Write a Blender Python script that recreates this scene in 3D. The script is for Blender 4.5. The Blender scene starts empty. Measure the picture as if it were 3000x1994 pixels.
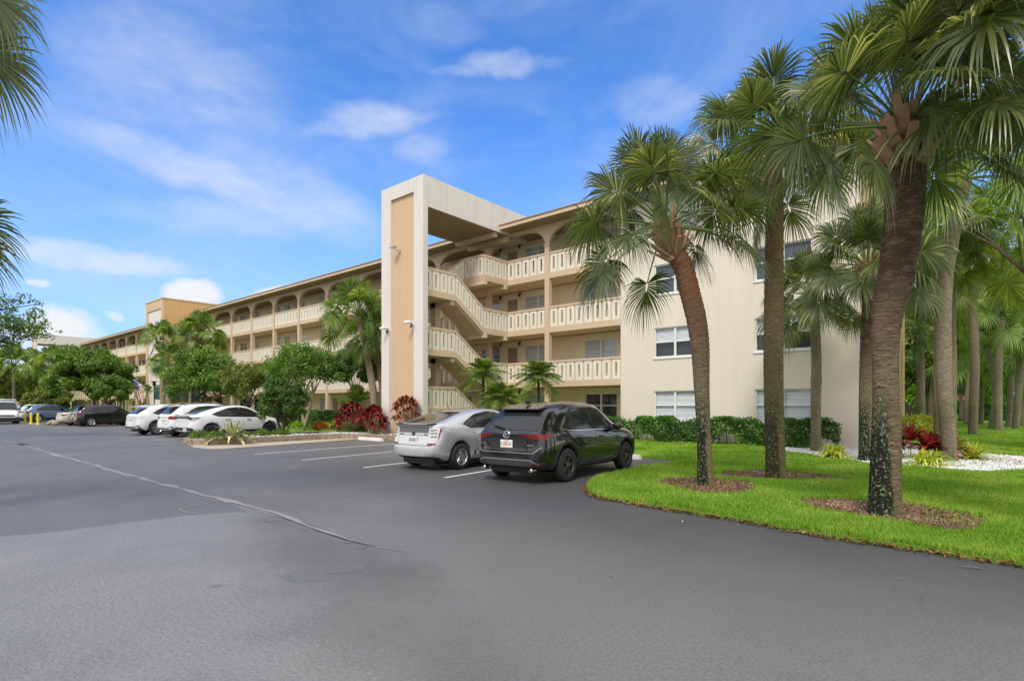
import bpy, bmesh, math, random
import numpy as np
from mathutils import Vector, Matrix, noise
from mathutils.bvhtree import BVHTree
R = math.radians
rng = np.random.default_rng(7)
random.seed(7)
S = bpy.context.scene
COL = S.collection

# ------------------------------------------------------------------ camera
CAM_H = 1.46; YAW = R(40.2); FPX = 1615.0; YH = 1189.0
cam_d = bpy.data.cameras.new('camera'); cam = bpy.data.objects.new('camera', cam_d); COL.objects.link(cam)
cam.location = (0, 0, CAM_H); cam.rotation_euler = (R(90), 0, YAW)
cam_d.sensor_width = 36; cam_d.lens = FPX / 3000 * 36
cam_d.shift_y = (YH - 997) / 3000
cam_d.clip_start = 0.05; cam_d.clip_end = 3000
S.camera = cam
S.render.resolution_x = 1024; S.render.resolution_y = 680

def vdir(px, py):                      # direction in the world of a point of the photograph
    u = (px - 1500) / FPX; v = (YH - py) / FPX
    c, s = math.cos(YAW), math.sin(YAW)
    return Vector((u * c - s, u * s + c, v))
def G(px, py, z=0.0):                  # point on the horizontal plane z
    d = vdir(px, py); t = (z - CAM_H) / d.z
    return Vector((d.x * t, d.y * t, z))
def W(px, F):                          # ground point at forward distance F in the column px
    d = vdir(px, YH); return Vector((d.x * F, d.y * F, 0))
def atY(px, py, Y):                    # point on the plane y = Y
    d = vdir(px, py); t = Y / d.y
    return Vector((d.x * t, Y, CAM_H + d.z * t))

# ------------------------------------------------------------------ sky and sun
SUN_EL = 52; SUN_AZ_DIR = Vector((0.42, -0.90, 0)).normalized()     # horizontal direction towards the sun
w = bpy.data.worlds.new('World'); S.world = w; w.use_nodes = True
nt = w.node_tree; nt.nodes.clear()
def N(t, **k):
    n = nt.nodes.new(t)
    for a, b in k.items(): setattr(n, a, b)
    return n
def L(a, b): nt.links.new(a, b)
out = N('ShaderNodeOutputWorld'); bg = N('ShaderNodeBackground'); bg.inputs[1].default_value = 0.115
sky = N('ShaderNodeTexSky', sky_type='NISHITA'); sky.sun_disc = False
sky.sun_elevation = R(SUN_EL); sky.sun_rotation = math.atan2(SUN_AZ_DIR.x, SUN_AZ_DIR.y)
sky.air_density = 1.0; sky.dust_density = 0.6; sky.ozone_density = 2.0
tc = N('ShaderNodeTexCoord')
SKYV = tc.outputs['Generated']
tint = N('ShaderNodeMix', data_type='RGBA', blend_type='MULTIPLY'); tint.inputs[0].default_value = 1.0
L(sky.outputs[0], tint.inputs[6]); tint.inputs[7].default_value = (0.42, 0.79, 1.24, 1)
def math_n(op, a, b=None, clamp=False):
    n = N('ShaderNodeMath', operation=op); n.use_clamp = clamp
    for i, v in enumerate((a, b)):
        if v is None: continue
        if isinstance(v, (int, float)): n.inputs[i].default_value = v
        else: L(v, n.inputs[i])
    return n.outputs[0]
def noise_n(scale, detail, rough, mapping_scale=(1, 1, 1), loc=(0, 0, 0), rot=(0, 0, 0), dist=0.0):
    mp = N('ShaderNodeMapping'); mp.inputs['Scale'].default_value = mapping_scale
    mp.inputs['Location'].default_value = loc; mp.inputs['Rotation'].default_value = rot
    L(SKYV, mp.inputs[0]); nz = N('ShaderNodeTexNoise'); nz.inputs['Scale'].default_value = scale
    nz.inputs['Detail'].default_value = detail; nz.inputs['Roughness'].default_value = rough
    nz.inputs['Distortion'].default_value = dist
    L(mp.outputs[0], nz.inputs['Vector']); return nz.outputs[0]
def ramp_n(v, lo, hi):
    n = N('ShaderNodeMapRange', interpolation_type='SMOOTHSTEP'); L(v, n.inputs[0])
    n.inputs[1].default_value = lo; n.inputs[2].default_value = hi
    return n.outputs[0]
def cloud(px0, py0, px1, py1, half, strength, soft=0.35):
    """one elongated cloud patch in the sky, between two directions"""
    a = vdir(px0, py0).normalized(); b = vdir(px1, py1).normalized()
    c = ((a + b) / 2).normalized(); U = (b - a); ln = U.length / 2; U.normalize()
    V = c.cross(U).normalized(); hw = half / FPX
    def dot(vec, sc):
        n = N('ShaderNodeVectorMath', operation='DOT_PRODUCT'); L(sub, n.inputs[0]); n.inputs[1].default_value = tuple(vec / sc); return n.outputs['Value']
    s_ = N('ShaderNodeVectorMath', operation='SUBTRACT'); L(warped, s_.inputs[0]); s_.inputs[1].default_value = tuple(c); sub = s_.outputs[0]
    x = dot(U, ln); y = dot(V, hw); z = dot(c, 0.5)
    r2 = math_n('ADD', math_n('ADD', math_n('MULTIPLY', x, x), math_n('MULTIPLY', y, y)), math_n('MULTIPLY', z, z))
    m = ramp_n(r2, 1.0, soft - 0.35)
    return math_n('MULTIPLY', m, strength)
# warp the direction a little so that cloud outlines are ragged
wn = N('ShaderNodeTexNoise'); wn.inputs['Scale'].default_value = 9; wn.inputs['Detail'].default_value = 6; wn.inputs['Roughness'].default_value = .6
L(SKYV, wn.inputs['Vector'])
ws = N('ShaderNodeVectorMath', operation='SUBTRACT'); L(wn.outputs['Color'], ws.inputs[0]); ws.inputs[1].default_value = (.5, .5, .5)
wm = N('ShaderNodeVectorMath', operation='SCALE'); L(ws.outputs[0], wm.inputs[0]); wm.inputs['Scale'].default_value = 0.055
wa = N('ShaderNodeVectorMath', operation='ADD'); L(SKYV, wa.inputs[0]); L(wm.outputs[0], wa.inputs[1]); warped = wa.outputs[0]
cir = ramp_n(noise_n(3.2, 7, .62, (1, 1, 2.6), (0, 0, 0), (0.3, 0.35, 0.5), .6), .38, .82)
wisps = [cloud(60, 310, 1180, 720, 60, .42), cloud(-150, 700, 620, 800, 42, .60), cloud(930, 350, 1260, 345, 54, .44), cloud(820, 400, 1350, 330, 22, .25),
         cloud(1320, 188, 1620, 185, 38, .44), cloud(1230, 215, 1700, 170, 20, .25), cloud(1140, 450, 1330, 440, 48, .28), cloud(50, 120, 700, 260, 150, .30), cloud(600, 480, 1150, 700, 110, .34), cloud(200, 590, 1000, 690, 50, .20),
         cloud(150, 200, 900, 320, 110, .30), cloud(1150, 60, 1450, 90, 50, .14), cloud(1750, 290, 2100, 310, 75, .22), cloud(500, 330, 900, 700, 120, .22)]
acc = wisps[0]
for x in wisps[1:]: acc = math_n('MAXIMUM', acc, x)
fine = ramp_n(noise_n(16, 8, .62, (1, 1, 2.2), (3, 1, 2), (.2, .3, 0)), .22, .68)
acc = math_n('MULTIPLY', acc, math_n('ADD', math_n('MULTIPLY', fine, .55), .45))
acc = math_n('ADD', acc, math_n('MULTIPLY', cir, .22))
puffs = [cloud(455, 872, 665, 862, 54, 1.0, .55), cloud(720, 868, 880, 845, 30, 1.0, .55), cloud(20, 960, 330, 985, 66, 1.0, .45), cloud(60, 830, 165, 835, 17, .7, .4),
         cloud(310, 925, 385, 928, 14, .6, .4), cloud(-400, 1000, 700, 1090, 75, .55, .6), cloud(2300, 700, 3300, 900, 160, .5, .6)]
pac = puffs[0]
for x in puffs[1:]: pac = math_n('MAXIMUM', pac, x)
pfine = ramp_n(noise_n(30, 8, .6, (1, 1, 1.4)), .25, .50)
pac = math_n('MULTIPLY', pac, math_n('ADD', math_n('MULTIPLY', pfine, .4), .6))
allc = math_n('MAXIMUM', acc, pac, True)
# broken bright overcast added behind and above the camera, unseen, for neutral light
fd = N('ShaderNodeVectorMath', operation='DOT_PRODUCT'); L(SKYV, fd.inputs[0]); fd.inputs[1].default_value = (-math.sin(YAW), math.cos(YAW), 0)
fill_veil = math_n('MULTIPLY', ramp_n(fd.outputs['Value'], .62, .34), math_n('ADD', math_n('MULTIPLY', noise_n(2.2, 6, .6, (1, 1, 1.5)), .7), .50), True)
# paler towards the horizon
sep = N('ShaderNodeSeparateXYZ'); L(SKYV, sep.inputs[0])
hz = ramp_n(sep.outputs[2], .50, -.02)
cm = N('ShaderNodeMix', data_type='RGBA'); L(math_n('MULTIPLY', hz, .62), cm.inputs[0]); L(tint.outputs[2], cm.inputs[6]); cm.inputs[7].default_value = (2.4, 3.2, 4.4, 1)
cc = N('ShaderNodeMix', data_type='RGBA'); L(allc, cc.inputs[0]); L(cm.outputs[2], cc.inputs[6]); cc.inputs[7].default_value = (4.2, 4.3, 4.5, 1)
cv = N('ShaderNodeMix', data_type='RGBA'); L(fill_veil, cv.inputs[0]); L(cc.outputs[2], cv.inputs[6]); cv.inputs[7].default_value = (5.9, 5.7, 5.5, 1)
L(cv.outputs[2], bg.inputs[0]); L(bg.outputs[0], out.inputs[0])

sd = bpy.data.lights.new('sun', 'SUN'); sun = bpy.data.objects.new('sun', sd); COL.objects.link(sun)
sd.energy = 1.5; sd.angle = R(16); sd.color = (1.0, 0.95, 0.87)
sv = SUN_AZ_DIR * math.cos(R(SUN_EL)) + Vector((0, 0, math.sin(R(SUN_EL))))
sun.rotation_euler = sv.to_track_quat('Z', 'Y').to_euler()
S.view_settings.view_transform = 'Standard'; S.view_settings.look = 'None'
S.view_settings.exposure = 0.9; S.view_settings.gamma = 1
S.cycles.max_bounces = 7; S.cycles.diffuse_bounces = 4; S.cycles.glossy_bounces = 3; S.cycles.transparent_max_bounces = 8
S.cycles.use_adaptive_sampling = True

# ------------------------------------------------------------------ object helpers
def tag(o, label=None, cat=None, group=None, kind=None):
    if label: o['label'] = label
    if cat: o['category'] = cat
    if group: o['group'] = group
    if kind: o['kind'] = kind
    return o
def thing(name, label, cat, loc=(0, 0, 0), rz=0.0, group=None):
    o = bpy.data.objects.new(name, None); COL.objects.link(o); o.empty_display_size = .3
    o.location = loc; o.rotation_euler = (0, 0, rz)
    return tag(o, label, cat, group)
def link(name, me, mat=None, parent=None, world=False, loc=None, smooth=False):
    if mat is not None:
        for m in (mat if isinstance(mat, (list, tuple)) else [mat]): me.materials.append(m)
    if smooth: me.polygons.foreach_set('use_smooth', [True] * len(me.polygons))
    o = bpy.data.objects.new(name, me); COL.objects.link(o)
    if loc is not None: o.location = loc
    if parent is not None:
        o.parent = parent
        if world:
            m = Matrix.LocRotScale(parent.location, parent.rotation_euler, parent.scale) if parent.type == 'EMPTY' else Matrix.Identity(4)
            o.matrix_parent_inverse = m.inverted()
    return o
def copy_thing(root, loc, rz=None, scale=None, label=None, group=None):
    c = root.copy(); COL.objects.link(c); c.location = loc
    if rz is not None: c.rotation_euler = (0, 0, rz)
    if scale is not None: c.scale = (scale,) * 3
    if label: c['label'] = label
    if group: c['group'] = group
    def rec(src, dst):
        for ch in list(src.children):
            k = ch.copy(); COL.objects.link(k); k.parent = dst; rec(ch, k)
    rec(root, c)
    return c
def np_mesh(name, V, F):
    """V (n,3) array; F list of int arrays shaped (m,3) or (m,4)"""
    me = bpy.data.meshes.new(name)
    V = np.asarray(V, np.float32)
    me.vertices.add(len(V)); me.vertices.foreach_set('co', V.ravel())
    if not isinstance(F, list): F = [F]
    F = [f for f in F if len(f)]
    loops = np.concatenate([f.ravel() for f in F]).astype(np.int32)
    tot = np.concatenate([np.full(len(f), f.shape[1]) for f in F]).astype(np.int32)
    st = np.concatenate([[0], np.cumsum(tot)[:-1]]).astype(np.int32)
    me.loops.add(len(loops)); me.loops.foreach_set('vertex_index', loops)
    me.polygons.add(len(tot)); me.polygons.foreach_set('loop_start', st)
    try: me.polygons.foreach_set('loop_total', tot)
    except Exception: pass
    me.update(calc_edges=True); me.validate()
    return me

class MB:
    def __init__(s): s.v = []; s.f = []; s.mi = []; s.cur = 0
    def add(s, vs, fs):
        n = len(s.v); s.v += [tuple(v) for v in vs]; s.f += [tuple(i + n for i in f) for f in fs]; s.mi += [s.cur] * len(fs); return s
    def hexa(s, p):            # 8 points: bottom 4 ccw, top 4 ccw
        return s.add(p, [(3, 2, 1, 0), (4, 5, 6, 7), (0, 1, 5, 4), (1, 2, 6, 5), (2, 3, 7, 6), (3, 0, 4, 7)])
    def box(s, x0, x1, y0, y1, z0, z1):
        return s.hexa([(x0, y0, z0), (x1, y0, z0), (x1, y1, z0), (x0, y1, z0), (x0, y0, z1), (x1, y0, z1), (x1, y1, z1), (x0, y1, z1)])
    def quad(s, *p): return s.add(p, [tuple(range(len(p)))])
    def tube(s, pts, rad, n=8, cap=True):
        pts = [Vector(p) for p in pts]; rings = []
        if not isinstance(rad, (list, tuple)): rad = [rad] * len(pts)
        up = Vector((0, 0, 1)); t0 = (pts[1] - pts[0]).normalized()
        a = t0.cross(up if abs(t0.z) < .9 else Vector((1, 0, 0))).normalized()
        vs = []
        for i, p in enumerate(pts):
            t = (pts[min(i + 1, len(pts) - 1)] - pts[max(i - 1, 0)]).normalized()
            a = (a - t * a.dot(t)).normalized(); b = t.cross(a)
            for k in range(n):
                an = 2 * math.pi * k / n; vs.append(p + (a * math.cos(an) + b * math.sin(an)) * rad[i])
        fs = []
        for i in range(len(pts) - 1):
            for k in range(n):
                fs.append((i * n + k, i * n + (k + 1) % n, (i + 1) * n + (k + 1) % n, (i + 1) * n + k))
        if cap: fs.append(tuple(range(n - 1, -1, -1))); fs.append(tuple((len(pts) - 1) * n + k for k in range(n)))
        return s.add(vs, fs)
    def prism(s, poly, z0, z1):
        n = len(poly); vs = [(x, y, z0) for x, y in poly] + [(x, y, z1) for x, y in poly]
        return s.add(vs, [tuple(range(n - 1, -1, -1)), tuple(range(n, 2 * n))] + [(i, (i + 1) % n, n + (i + 1) % n, n + i) for i in range(n)])
    def mesh(s, name):
        me = bpy.data.meshes.new(name); me.from_pydata(s.v, [], s.f); me.update()
        if any(s.mi): me.polygons.foreach_set('material_index', s.mi)
        return me
    def build(s, name, mat, parent=None, world=True, smooth=False, bevel=0):
        o = link(name, s.mesh(name), mat, parent, world, smooth=smooth)
        if bevel:
            b = o.modifiers.new('bevel', 'BEVEL'); b.width = bevel; b.segments = 2; b.limit_method = 'ANGLE'
        return o

# ------------------------------------------------------------------ materials
M = {}
def newmat(name):
    m = bpy.data.materials.new(name); m.use_nodes = True
    return m, m.node_tree, m.node_tree.nodes['Principled BSDF']
def plain(name, col, rough=.6, metal=0.0, spec=.5, var=0.0, vscale=3.0, bump=0.0, bscale=60.0, coat=0.0, emit=None, coord='Object', stain=0.0):
    m, t, p = newmat(name)
    p.inputs['Base Color'].default_value = (*col, 1); p.inputs['Roughness'].default_value = rough
    p.inputs['Metallic'].default_value = metal; p.inputs['Specular IOR Level'].default_value = spec
    if coat: p.inputs['Coat Weight'].default_value = coat; p.inputs['Coat Roughness'].default_value = .03
    tcn = t.nodes.new('ShaderNodeTexCoord')
    if var or stain:
        nz = t.nodes.new('ShaderNodeTexNoise'); nz.inputs['Scale'].default_value = vscale; nz.inputs['Detail'].default_value = 6; nz.inputs['Roughness'].default_value = .65
        t.links.new(tcn.outputs[coord], nz.inputs['Vector'])
        mx = t.nodes.new('ShaderNodeMix'); mx.data_type = 'RGBA'
        t.links.new(nz.outputs[0], mx.inputs[0])
        mx.inputs[6].default_value = (*[c * (1 - var) for c in col], 1); mx.inputs[7].default_value = (*[min(1, c * (1 + var)) for c in col], 1)
        last = mx.outputs[2]
        if stain:      # faint vertical weather streaks
            mp = t.nodes.new('ShaderNodeMapping'); mp.inputs['Scale'].default_value = (2.2, 2.2, .18)
            t.links.new(tcn.outputs[coord], mp.inputs[0]); n2 = t.nodes.new('ShaderNodeTexNoise'); n2.inputs['Scale'].default_value = 1.6; n2.inputs['Detail'].default_value = 7
            t.links.new(mp.outputs[0], n2.inputs['Vector']); mr = t.nodes.new('ShaderNodeMapRange'); t.links.new(n2.outputs[0], mr.inputs[0])
            mr.inputs[1].default_value = .48; mr.inputs[2].default_value = .75; mr.inputs[4].default_value = stain
            m2 = t.nodes.new('ShaderNodeMix'); m2.data_type = 'RGBA'; m2.blend_type = 'MULTIPLY'; t.links.new(mr.outputs[0], m2.inputs[0]); t.links.new(last, m2.inputs[6]); m2.inputs[7].default_value = (.62, .58, .52, 1)
            last = m2.outputs[2]
        t.links.new(last, p.inputs['Base Color'])
    if bump:
        nb = t.nodes.new('ShaderNodeTexNoise'); nb.inputs['Scale'].default_value = bscale; nb.inputs['Detail'].default_value = 4
        t.links.new(tcn.outputs[coord], nb.inputs['Vector']); bp = t.nodes.new('ShaderNodeBump'); bp.inputs['Strength'].default_value = bump; bp.inputs['Distance'].default_value = .02
        t.links.new(nb.outputs[0], bp.inputs['Height']); t.links.new(bp.outputs[0], p.inputs['Normal'])
    if emit: p.inputs['Emission Color'].default_value = (*emit, 1); p.inputs['Emission Strength'].default_value = 1
    M[name] = m; return m
def leafmat(name, c1, c2, c3=None, trans=.25, rough=.45, spec=.4, cl=1.1):
    m, t, p = newmat(name)
    g = t.nodes.new('ShaderNodeNewGeometry'); cr = t.nodes.new('ShaderNodeValToRGB')
    cr.color_ramp.elements[0].color = (*c1, 1); cr.color_ramp.elements[1].color = (*c2, 1)
    if c3: e = cr.color_ramp.elements.new(.93); e.color = (*c2, 1); cr.color_ramp.elements[-1].color = (*c3, 1)
    tq = t.nodes.new('ShaderNodeTexCoord'); nq = t.nodes.new('ShaderNodeTexNoise'); nq.inputs['Scale'].default_value = cl; nq.inputs['Detail'].default_value = 4; t.links.new(tq.outputs['Object'], nq.inputs['Vector'])
    a1 = t.nodes.new('ShaderNodeMath'); a1.operation = 'MULTIPLY_ADD'; t.links.new(nq.outputs[0], a1.inputs[0]); a1.inputs[1].default_value = 1.5; a1.inputs[2].default_value = -.68
    a2 = t.nodes.new('ShaderNodeMath'); a2.operation = 'MULTIPLY_ADD'; a2.use_clamp = True; t.links.new(g.outputs['Random Per Island'], a2.inputs[0]); a2.inputs[1].default_value = .86; t.links.new(a1.outputs[0], a2.inputs[2])
    t.links.new(a2.outputs[0], cr.inputs[0])
    t.links.new(cr.outputs[0], p.inputs['Base Color']); p.inputs['Roughness'].default_value = rough; p.inputs['Specular IOR Level'].default_value = spec
    tr = t.nodes.new('ShaderNodeBsdfTranslucent'); mx = t.nodes.new('ShaderNodeMixShader'); mx.inputs[0].default_value = trans
    bright = t.nodes.new('ShaderNodeMix'); bright.data_type = 'RGBA'; bright.blend_type = 'MULTIPLY'; bright.inputs[0].default_value = 1; t.links.new(cr.outputs[0], bright.inputs[6]); bright.inputs[7].default_value = (1.5, 1.6, .7, 1)
    t.links.new(bright.outputs[2], tr.inputs[0])
    o = t.nodes['Material Output']; t.links.new(p.outputs[0], mx.inputs[1]); t.links.new(tr.outputs[0], mx.inputs[2]); t.links.new(mx.outputs[0], o.inputs[0])
    M[name] = m; return m
plain('white_stucco', (.68, .635, .585), .85, var=.05, vscale=1.5, bump=.25, bscale=45, stain=.22)
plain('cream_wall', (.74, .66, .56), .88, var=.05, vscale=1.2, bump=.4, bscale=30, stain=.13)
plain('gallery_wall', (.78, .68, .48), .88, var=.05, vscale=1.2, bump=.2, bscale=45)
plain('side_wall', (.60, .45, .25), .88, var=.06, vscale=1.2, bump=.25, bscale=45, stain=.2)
plain('tan_panel', (.60, .42, .25), .85, var=.05, vscale=1.5, bump=.25, bscale=45, stain=.14)
plain('tan_trim', (.62, .465, .32), .8, var=.06, vscale=4, bump=.1)
plain('orange_stucco', (.62, .39, .17), .85, var=.06, vscale=1.0, bump=.2, bscale=45, stain=.18)
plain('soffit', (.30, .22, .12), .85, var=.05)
plain('baluster', (.77, .72, .61), .8, var=.06, vscale=5, bump=.15, bscale=50)
plain('stair_soffit', (.66, .53, .36), .85, var=.07, vscale=2)
plain('roof_edge', (.32, .22, .14), .85, var=.2, vscale=9)
plain('roof_shingle', (.18, .14, .11), .9, var=.25, vscale=8, bump=.3, bscale=30)
plain('window_frame', (.75, .75, .73), .5)
plain('door_paint', (.33, .23, .15), .55, var=.08)
plain('interior_dark', (.03, .03, .03), .8)
plain('blind_white', (.92, .92, .93), .6)
plain('blind_dark', (.10, .11, .13), .6, var=.3, vscale=2)
plain('metal_grey', (.45, .45, .45), .4, metal=.8)
plain('dark_metal', (.03, .03, .03), .4, metal=.3)
plain('lamp_white', (.75, .75, .75), .4)
plain('brass', (.5, .38, .15), .35, metal=.9)
def glassmat(name, tintc, refl=.2):
    m, t, p = newmat(name)
    gl = t.nodes.new('ShaderNodeBsdfGlossy'); gl.inputs['Roughness'].default_value = .04; gl.inputs['Color'].default_value = (.9, .95, 1, 1)
    tr = t.nodes.new('ShaderNodeBsdfTransparent'); tr.inputs[0].default_value = (*tintc, 1)
    fl = t.nodes.new('ShaderNodeLayerWeight'); fl.inputs[0].default_value = .5; fr = t.nodes.new('ShaderNodeMath'); fr.operation = 'POWER'; t.links.new(fl.outputs['Facing'], fr.inputs[0]); fr.inputs[1].default_value = 4.0
    ad = t.nodes.new('ShaderNodeMath'); ad.operation = 'ADD'; ad.inputs[1].default_value = refl; ad.use_clamp = True; t.links.new(fr.outputs[0], ad.inputs[0])
    mx = t.nodes.new('ShaderNodeMixShader'); t.links.new(ad.outputs[0], mx.inputs[0]); t.links.new(tr.outputs[0], mx.inputs[1]); t.links.new(gl.outputs[0], mx.inputs[2])
    t.links.new(mx.outputs[0], t.nodes['Material Output'].inputs[0]); M[name] = m
glassmat('window_glass', (.88, .91, .92), .05)

def ground_mat(name, c1, c2, c3, scale_mid, scale_fine, rough, bumpst, rough_var=0.0, bumpdist=.01, speck=0.0, big=.25):
    m, t, p = newmat(name)
    tcn = t.nodes.new('ShaderNodeTexCoord')
    def nz(sc, det=5, rg=.6):
        n = t.nodes.new('ShaderNodeTexNoise'); n.inputs['Scale'].default_value = sc; n.inputs['Detail'].default_value = det; n.inputs['Roughness'].default_value = rg
        t.links.new(tcn.outputs['Object'], n.inputs['Vector']); return n.outputs[0]
    def mr(v, a, b, c=0., d=1.):
        n = t.nodes.new('ShaderNodeMapRange'); t.links.new(v, n.inputs[0]); 
        for i, x in enumerate((a, b, c, d)): n.inputs[i + 1].default_value = x
        return n.outputs[0]
    def mix(f, a, b, blend='MIX'):
        n = t.nodes.new('ShaderNodeMix'); n.data_type = 'RGBA'; n.blend_type = blend
        if isinstance(f, float): n.inputs[0].default_value = f
        else: t.links.new(f, n.inputs[0])
        for i, x in ((6, a), (7, b)):
            if isinstance(x, tuple): n.inputs[i].default_value = (*x, 1)
            else: t.links.new(x, n.inputs[i])
        return n.outputs[2]
    c = mix(mr(nz(scale_mid, 7), .3, .7), c1, c2)
    c = mix(mr(nz(scale_fine, 3, .7), .35, .72), c, c3)
    c = mix(mr(nz(big, 4), .35, .65, 0, .55), c, c1)
    if 'asphalt' in name: c = mix(mr(nz(.55, 6), .50, .68, 0, .42), c, tuple(x * .62 for x in c1)); c = mix(mr(nz(.33, 5), .55, .72, 0, .35), c, tuple(min(1, x * 1.3) for x in c2))
    if speck:
        vo = t.nodes.new('ShaderNodeTexVoronoi'); vo.inputs['Scale'].default_value = scale_fine * (1.3 if 'asphalt' not in name else 2.4); t.links.new(tcn.outputs['Object'], vo.inputs['Vector'])
        hs = t.nodes.new('ShaderNodeSeparateColor'); t.links.new(vo.outputs['Color'], hs.inputs[0])
        c = mix(mr(hs.outputs[0], 1 - speck, 1.0, 0, .5 if 'asphalt' not in name else .07), c, tuple(min(1, x * 2.6 + .04) for x in c2))
    t.links.new(c, p.inputs['Base Color'])
    if rough_var: t.links.new(mr(nz(.35, 5), .35, .65, rough - rough_var, rough), p.inputs['Roughness'])
    else: p.inputs['Roughness'].default_value = rough
    bp = t.nodes.new('ShaderNodeBump'); bp.inputs['Strength'].default_value = bumpst; bp.inputs['Distance'].default_value = bumpdist
    t.links.new(nz(scale_fine * .9, 4, .7), bp.inputs['Height']); t.links.new(bp.outputs[0], p.inputs['Normal'])
    M[name] = m; return m
ground_mat('asphalt', (.136, .134, .133), (.170, .168, .166), (.078, .076, .075), 1.1, 46, .64, .85, .16, .012, speck=.10)
_t = M['asphalt'].node_tree; _p = _t.nodes['Principled BSDF']; _src = _p.inputs['Base Color'].links[0].from_socket
_tc = _t.nodes.new('ShaderNodeTexCoord'); _sp = _t.nodes.new('ShaderNodeSeparateXYZ'); _t.links.new(_tc.outputs['Object'], _sp.inputs[0])
_nz = _t.nodes.new('ShaderNodeTexNoise'); _nz.inputs['Scale'].default_value = .45; _nz.inputs['Detail'].default_value = 6; _t.links.new(_tc.outputs['Object'], _nz.inputs['Vector'])
def _mm(op, a, b, c=None, cl=False):
    n = _t.nodes.new('ShaderNodeMath'); n.operation = op; n.use_clamp = cl
    for i, v in enumerate((a, b, c)):
        if v is None: continue
        if isinstance(v, (int, float)): n.inputs[i].default_value = v
        else: _t.links.new(v, n.inputs[i])
    return n.outputs[0]
def _ss(v, a, b):
    n = _t.nodes.new('ShaderNodeMapRange'); n.interpolation_type = 'SMOOTHSTEP'; _t.links.new(v, n.inputs[0]); n.inputs[1].default_value = a; n.inputs[2].default_value = b; return n.outputs[0]
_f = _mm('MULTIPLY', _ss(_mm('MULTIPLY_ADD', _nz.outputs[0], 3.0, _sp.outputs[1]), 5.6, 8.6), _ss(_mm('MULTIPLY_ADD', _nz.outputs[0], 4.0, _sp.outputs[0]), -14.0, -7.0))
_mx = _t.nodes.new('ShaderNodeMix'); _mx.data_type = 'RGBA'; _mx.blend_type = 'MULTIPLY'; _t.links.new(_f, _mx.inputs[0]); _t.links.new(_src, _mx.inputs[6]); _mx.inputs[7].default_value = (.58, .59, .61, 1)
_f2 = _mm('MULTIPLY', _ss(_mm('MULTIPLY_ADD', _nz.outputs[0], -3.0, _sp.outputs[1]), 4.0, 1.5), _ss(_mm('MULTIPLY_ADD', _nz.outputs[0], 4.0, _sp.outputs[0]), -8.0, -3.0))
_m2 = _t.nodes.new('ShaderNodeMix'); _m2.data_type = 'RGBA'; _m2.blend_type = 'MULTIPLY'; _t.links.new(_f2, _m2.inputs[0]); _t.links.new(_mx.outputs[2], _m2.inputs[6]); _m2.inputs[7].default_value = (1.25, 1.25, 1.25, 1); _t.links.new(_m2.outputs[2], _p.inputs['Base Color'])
ground_mat('old_asphalt', (.228, .225, .222), (.282, .278, .274), (.118, .116, .114), .9, 38, .58, 1.0, .2, .018, speck=.16)
ground_mat('worn_asphalt', (.25, .248, .24), (.31, .305, .295), (.14, .14, .135), 4, 50, .8, .5, 0, .008, speck=.25)
ground_mat('damp_asphalt', (.150, .148, .146), (.178, .176, .174), (.07, .07, .07), 2, 42, .5, .5, 0, .01)
ground_mat('grass_ground', (.17, .34, .02), (.25, .44, .035), (.10, .22, .015), 1.4, 40, .95, 1.0, 0, .05)
ground_mat('mulch', (.24, .15, .10), (.36, .25, .18), (.12, .07, .045), 8, 38, .95, 1.0, 0, .03, speck=.15)
ground_mat('gravel', (.62, .62, .62), (.8, .8, .8), (.22, .22, .22), 6, 26, .85, 1.0, 0, .04)
ground_mat('concrete', (.42, .36, .29), (.55, .48, .39), (.30, .26, .2), 2, 60, .9, .3)
ground_mat('soil', (.13, .09, .06), (.22, .16, .11), (.06, .04, .03), 10, 40, .95, 1.0, 0, .03, speck=.2)
ground_mat('bed_gravel', (.34, .30, .25), (.5, .46, .4), (.12, .10, .08), 6, 24, .9, 1.0, 0, .04)
ground_mat('road_far', (.25, .25, .25), (.3, .3, .3), (.2, .2, .2), 1, 20, .9, .1)
plain('line_paint', (.62, .62, .60), .6, var=.25, vscale=7, bump=.3, bscale=70)
plain('wheel_stop_paint', (.70, .68, .63), .7, var=.12, vscale=5, bump=.2)
plain('leaf_litter_brown', (.22, .10, .04), .8, var=.5, vscale=9)
# ------------------------------------------------------------------ ground
def inpoly(P, poly):
    poly = np.asarray(poly); x, y = P[:, 0], P[:, 1]; r = np.zeros(len(P), bool); j = len(poly) - 1
    for i in range(len(poly)):
        xi, yi = poly[i]; xj, yj = poly[j]
        c = ((yi > y) != (yj > y)) & (x < (xj - xi) * (y - yi) / (yj - yi + 1e-12) + xi)
        r ^= c; j = i
    return r
def sheet(name, poly, z, mat, thick=0.0, kind='structure', parent=None):
    bm = bmesh.new(); vs = [bm.verts.new((p[0], p[1], z)) for p in poly]; f = bm.faces.new(vs)
    if f.normal.z < 0: f.normal_flip()
    bm.normal_update()
    if f.normal.z < 0: bmesh.ops.reverse_faces(bm, faces=[f])
    if thick:
        g = bmesh.ops.extrude_face_region(bm, geom=[f]); 
        for v in [e for e in g['geom'] if isinstance(e, bmesh.types.BMVert)]: v.co.z = z
        for v in vs: v.co.z = z - thick
    bmesh.ops.triangulate(bm, faces=[x for x in bm.faces if len(x.verts) > 4])
    bmesh.ops.recalc_face_normals(bm, faces=bm.faces)
    if not thick and bm.faces[:][0].normal.z < 0: bmesh.ops.reverse_faces(bm, faces=bm.faces)
    me = bpy.data.meshes.new(name); bm.to_mesh(me); bm.free()
    o = link(name, me, mat, parent)
    if kind: o['kind'] = kind
    return o
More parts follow.
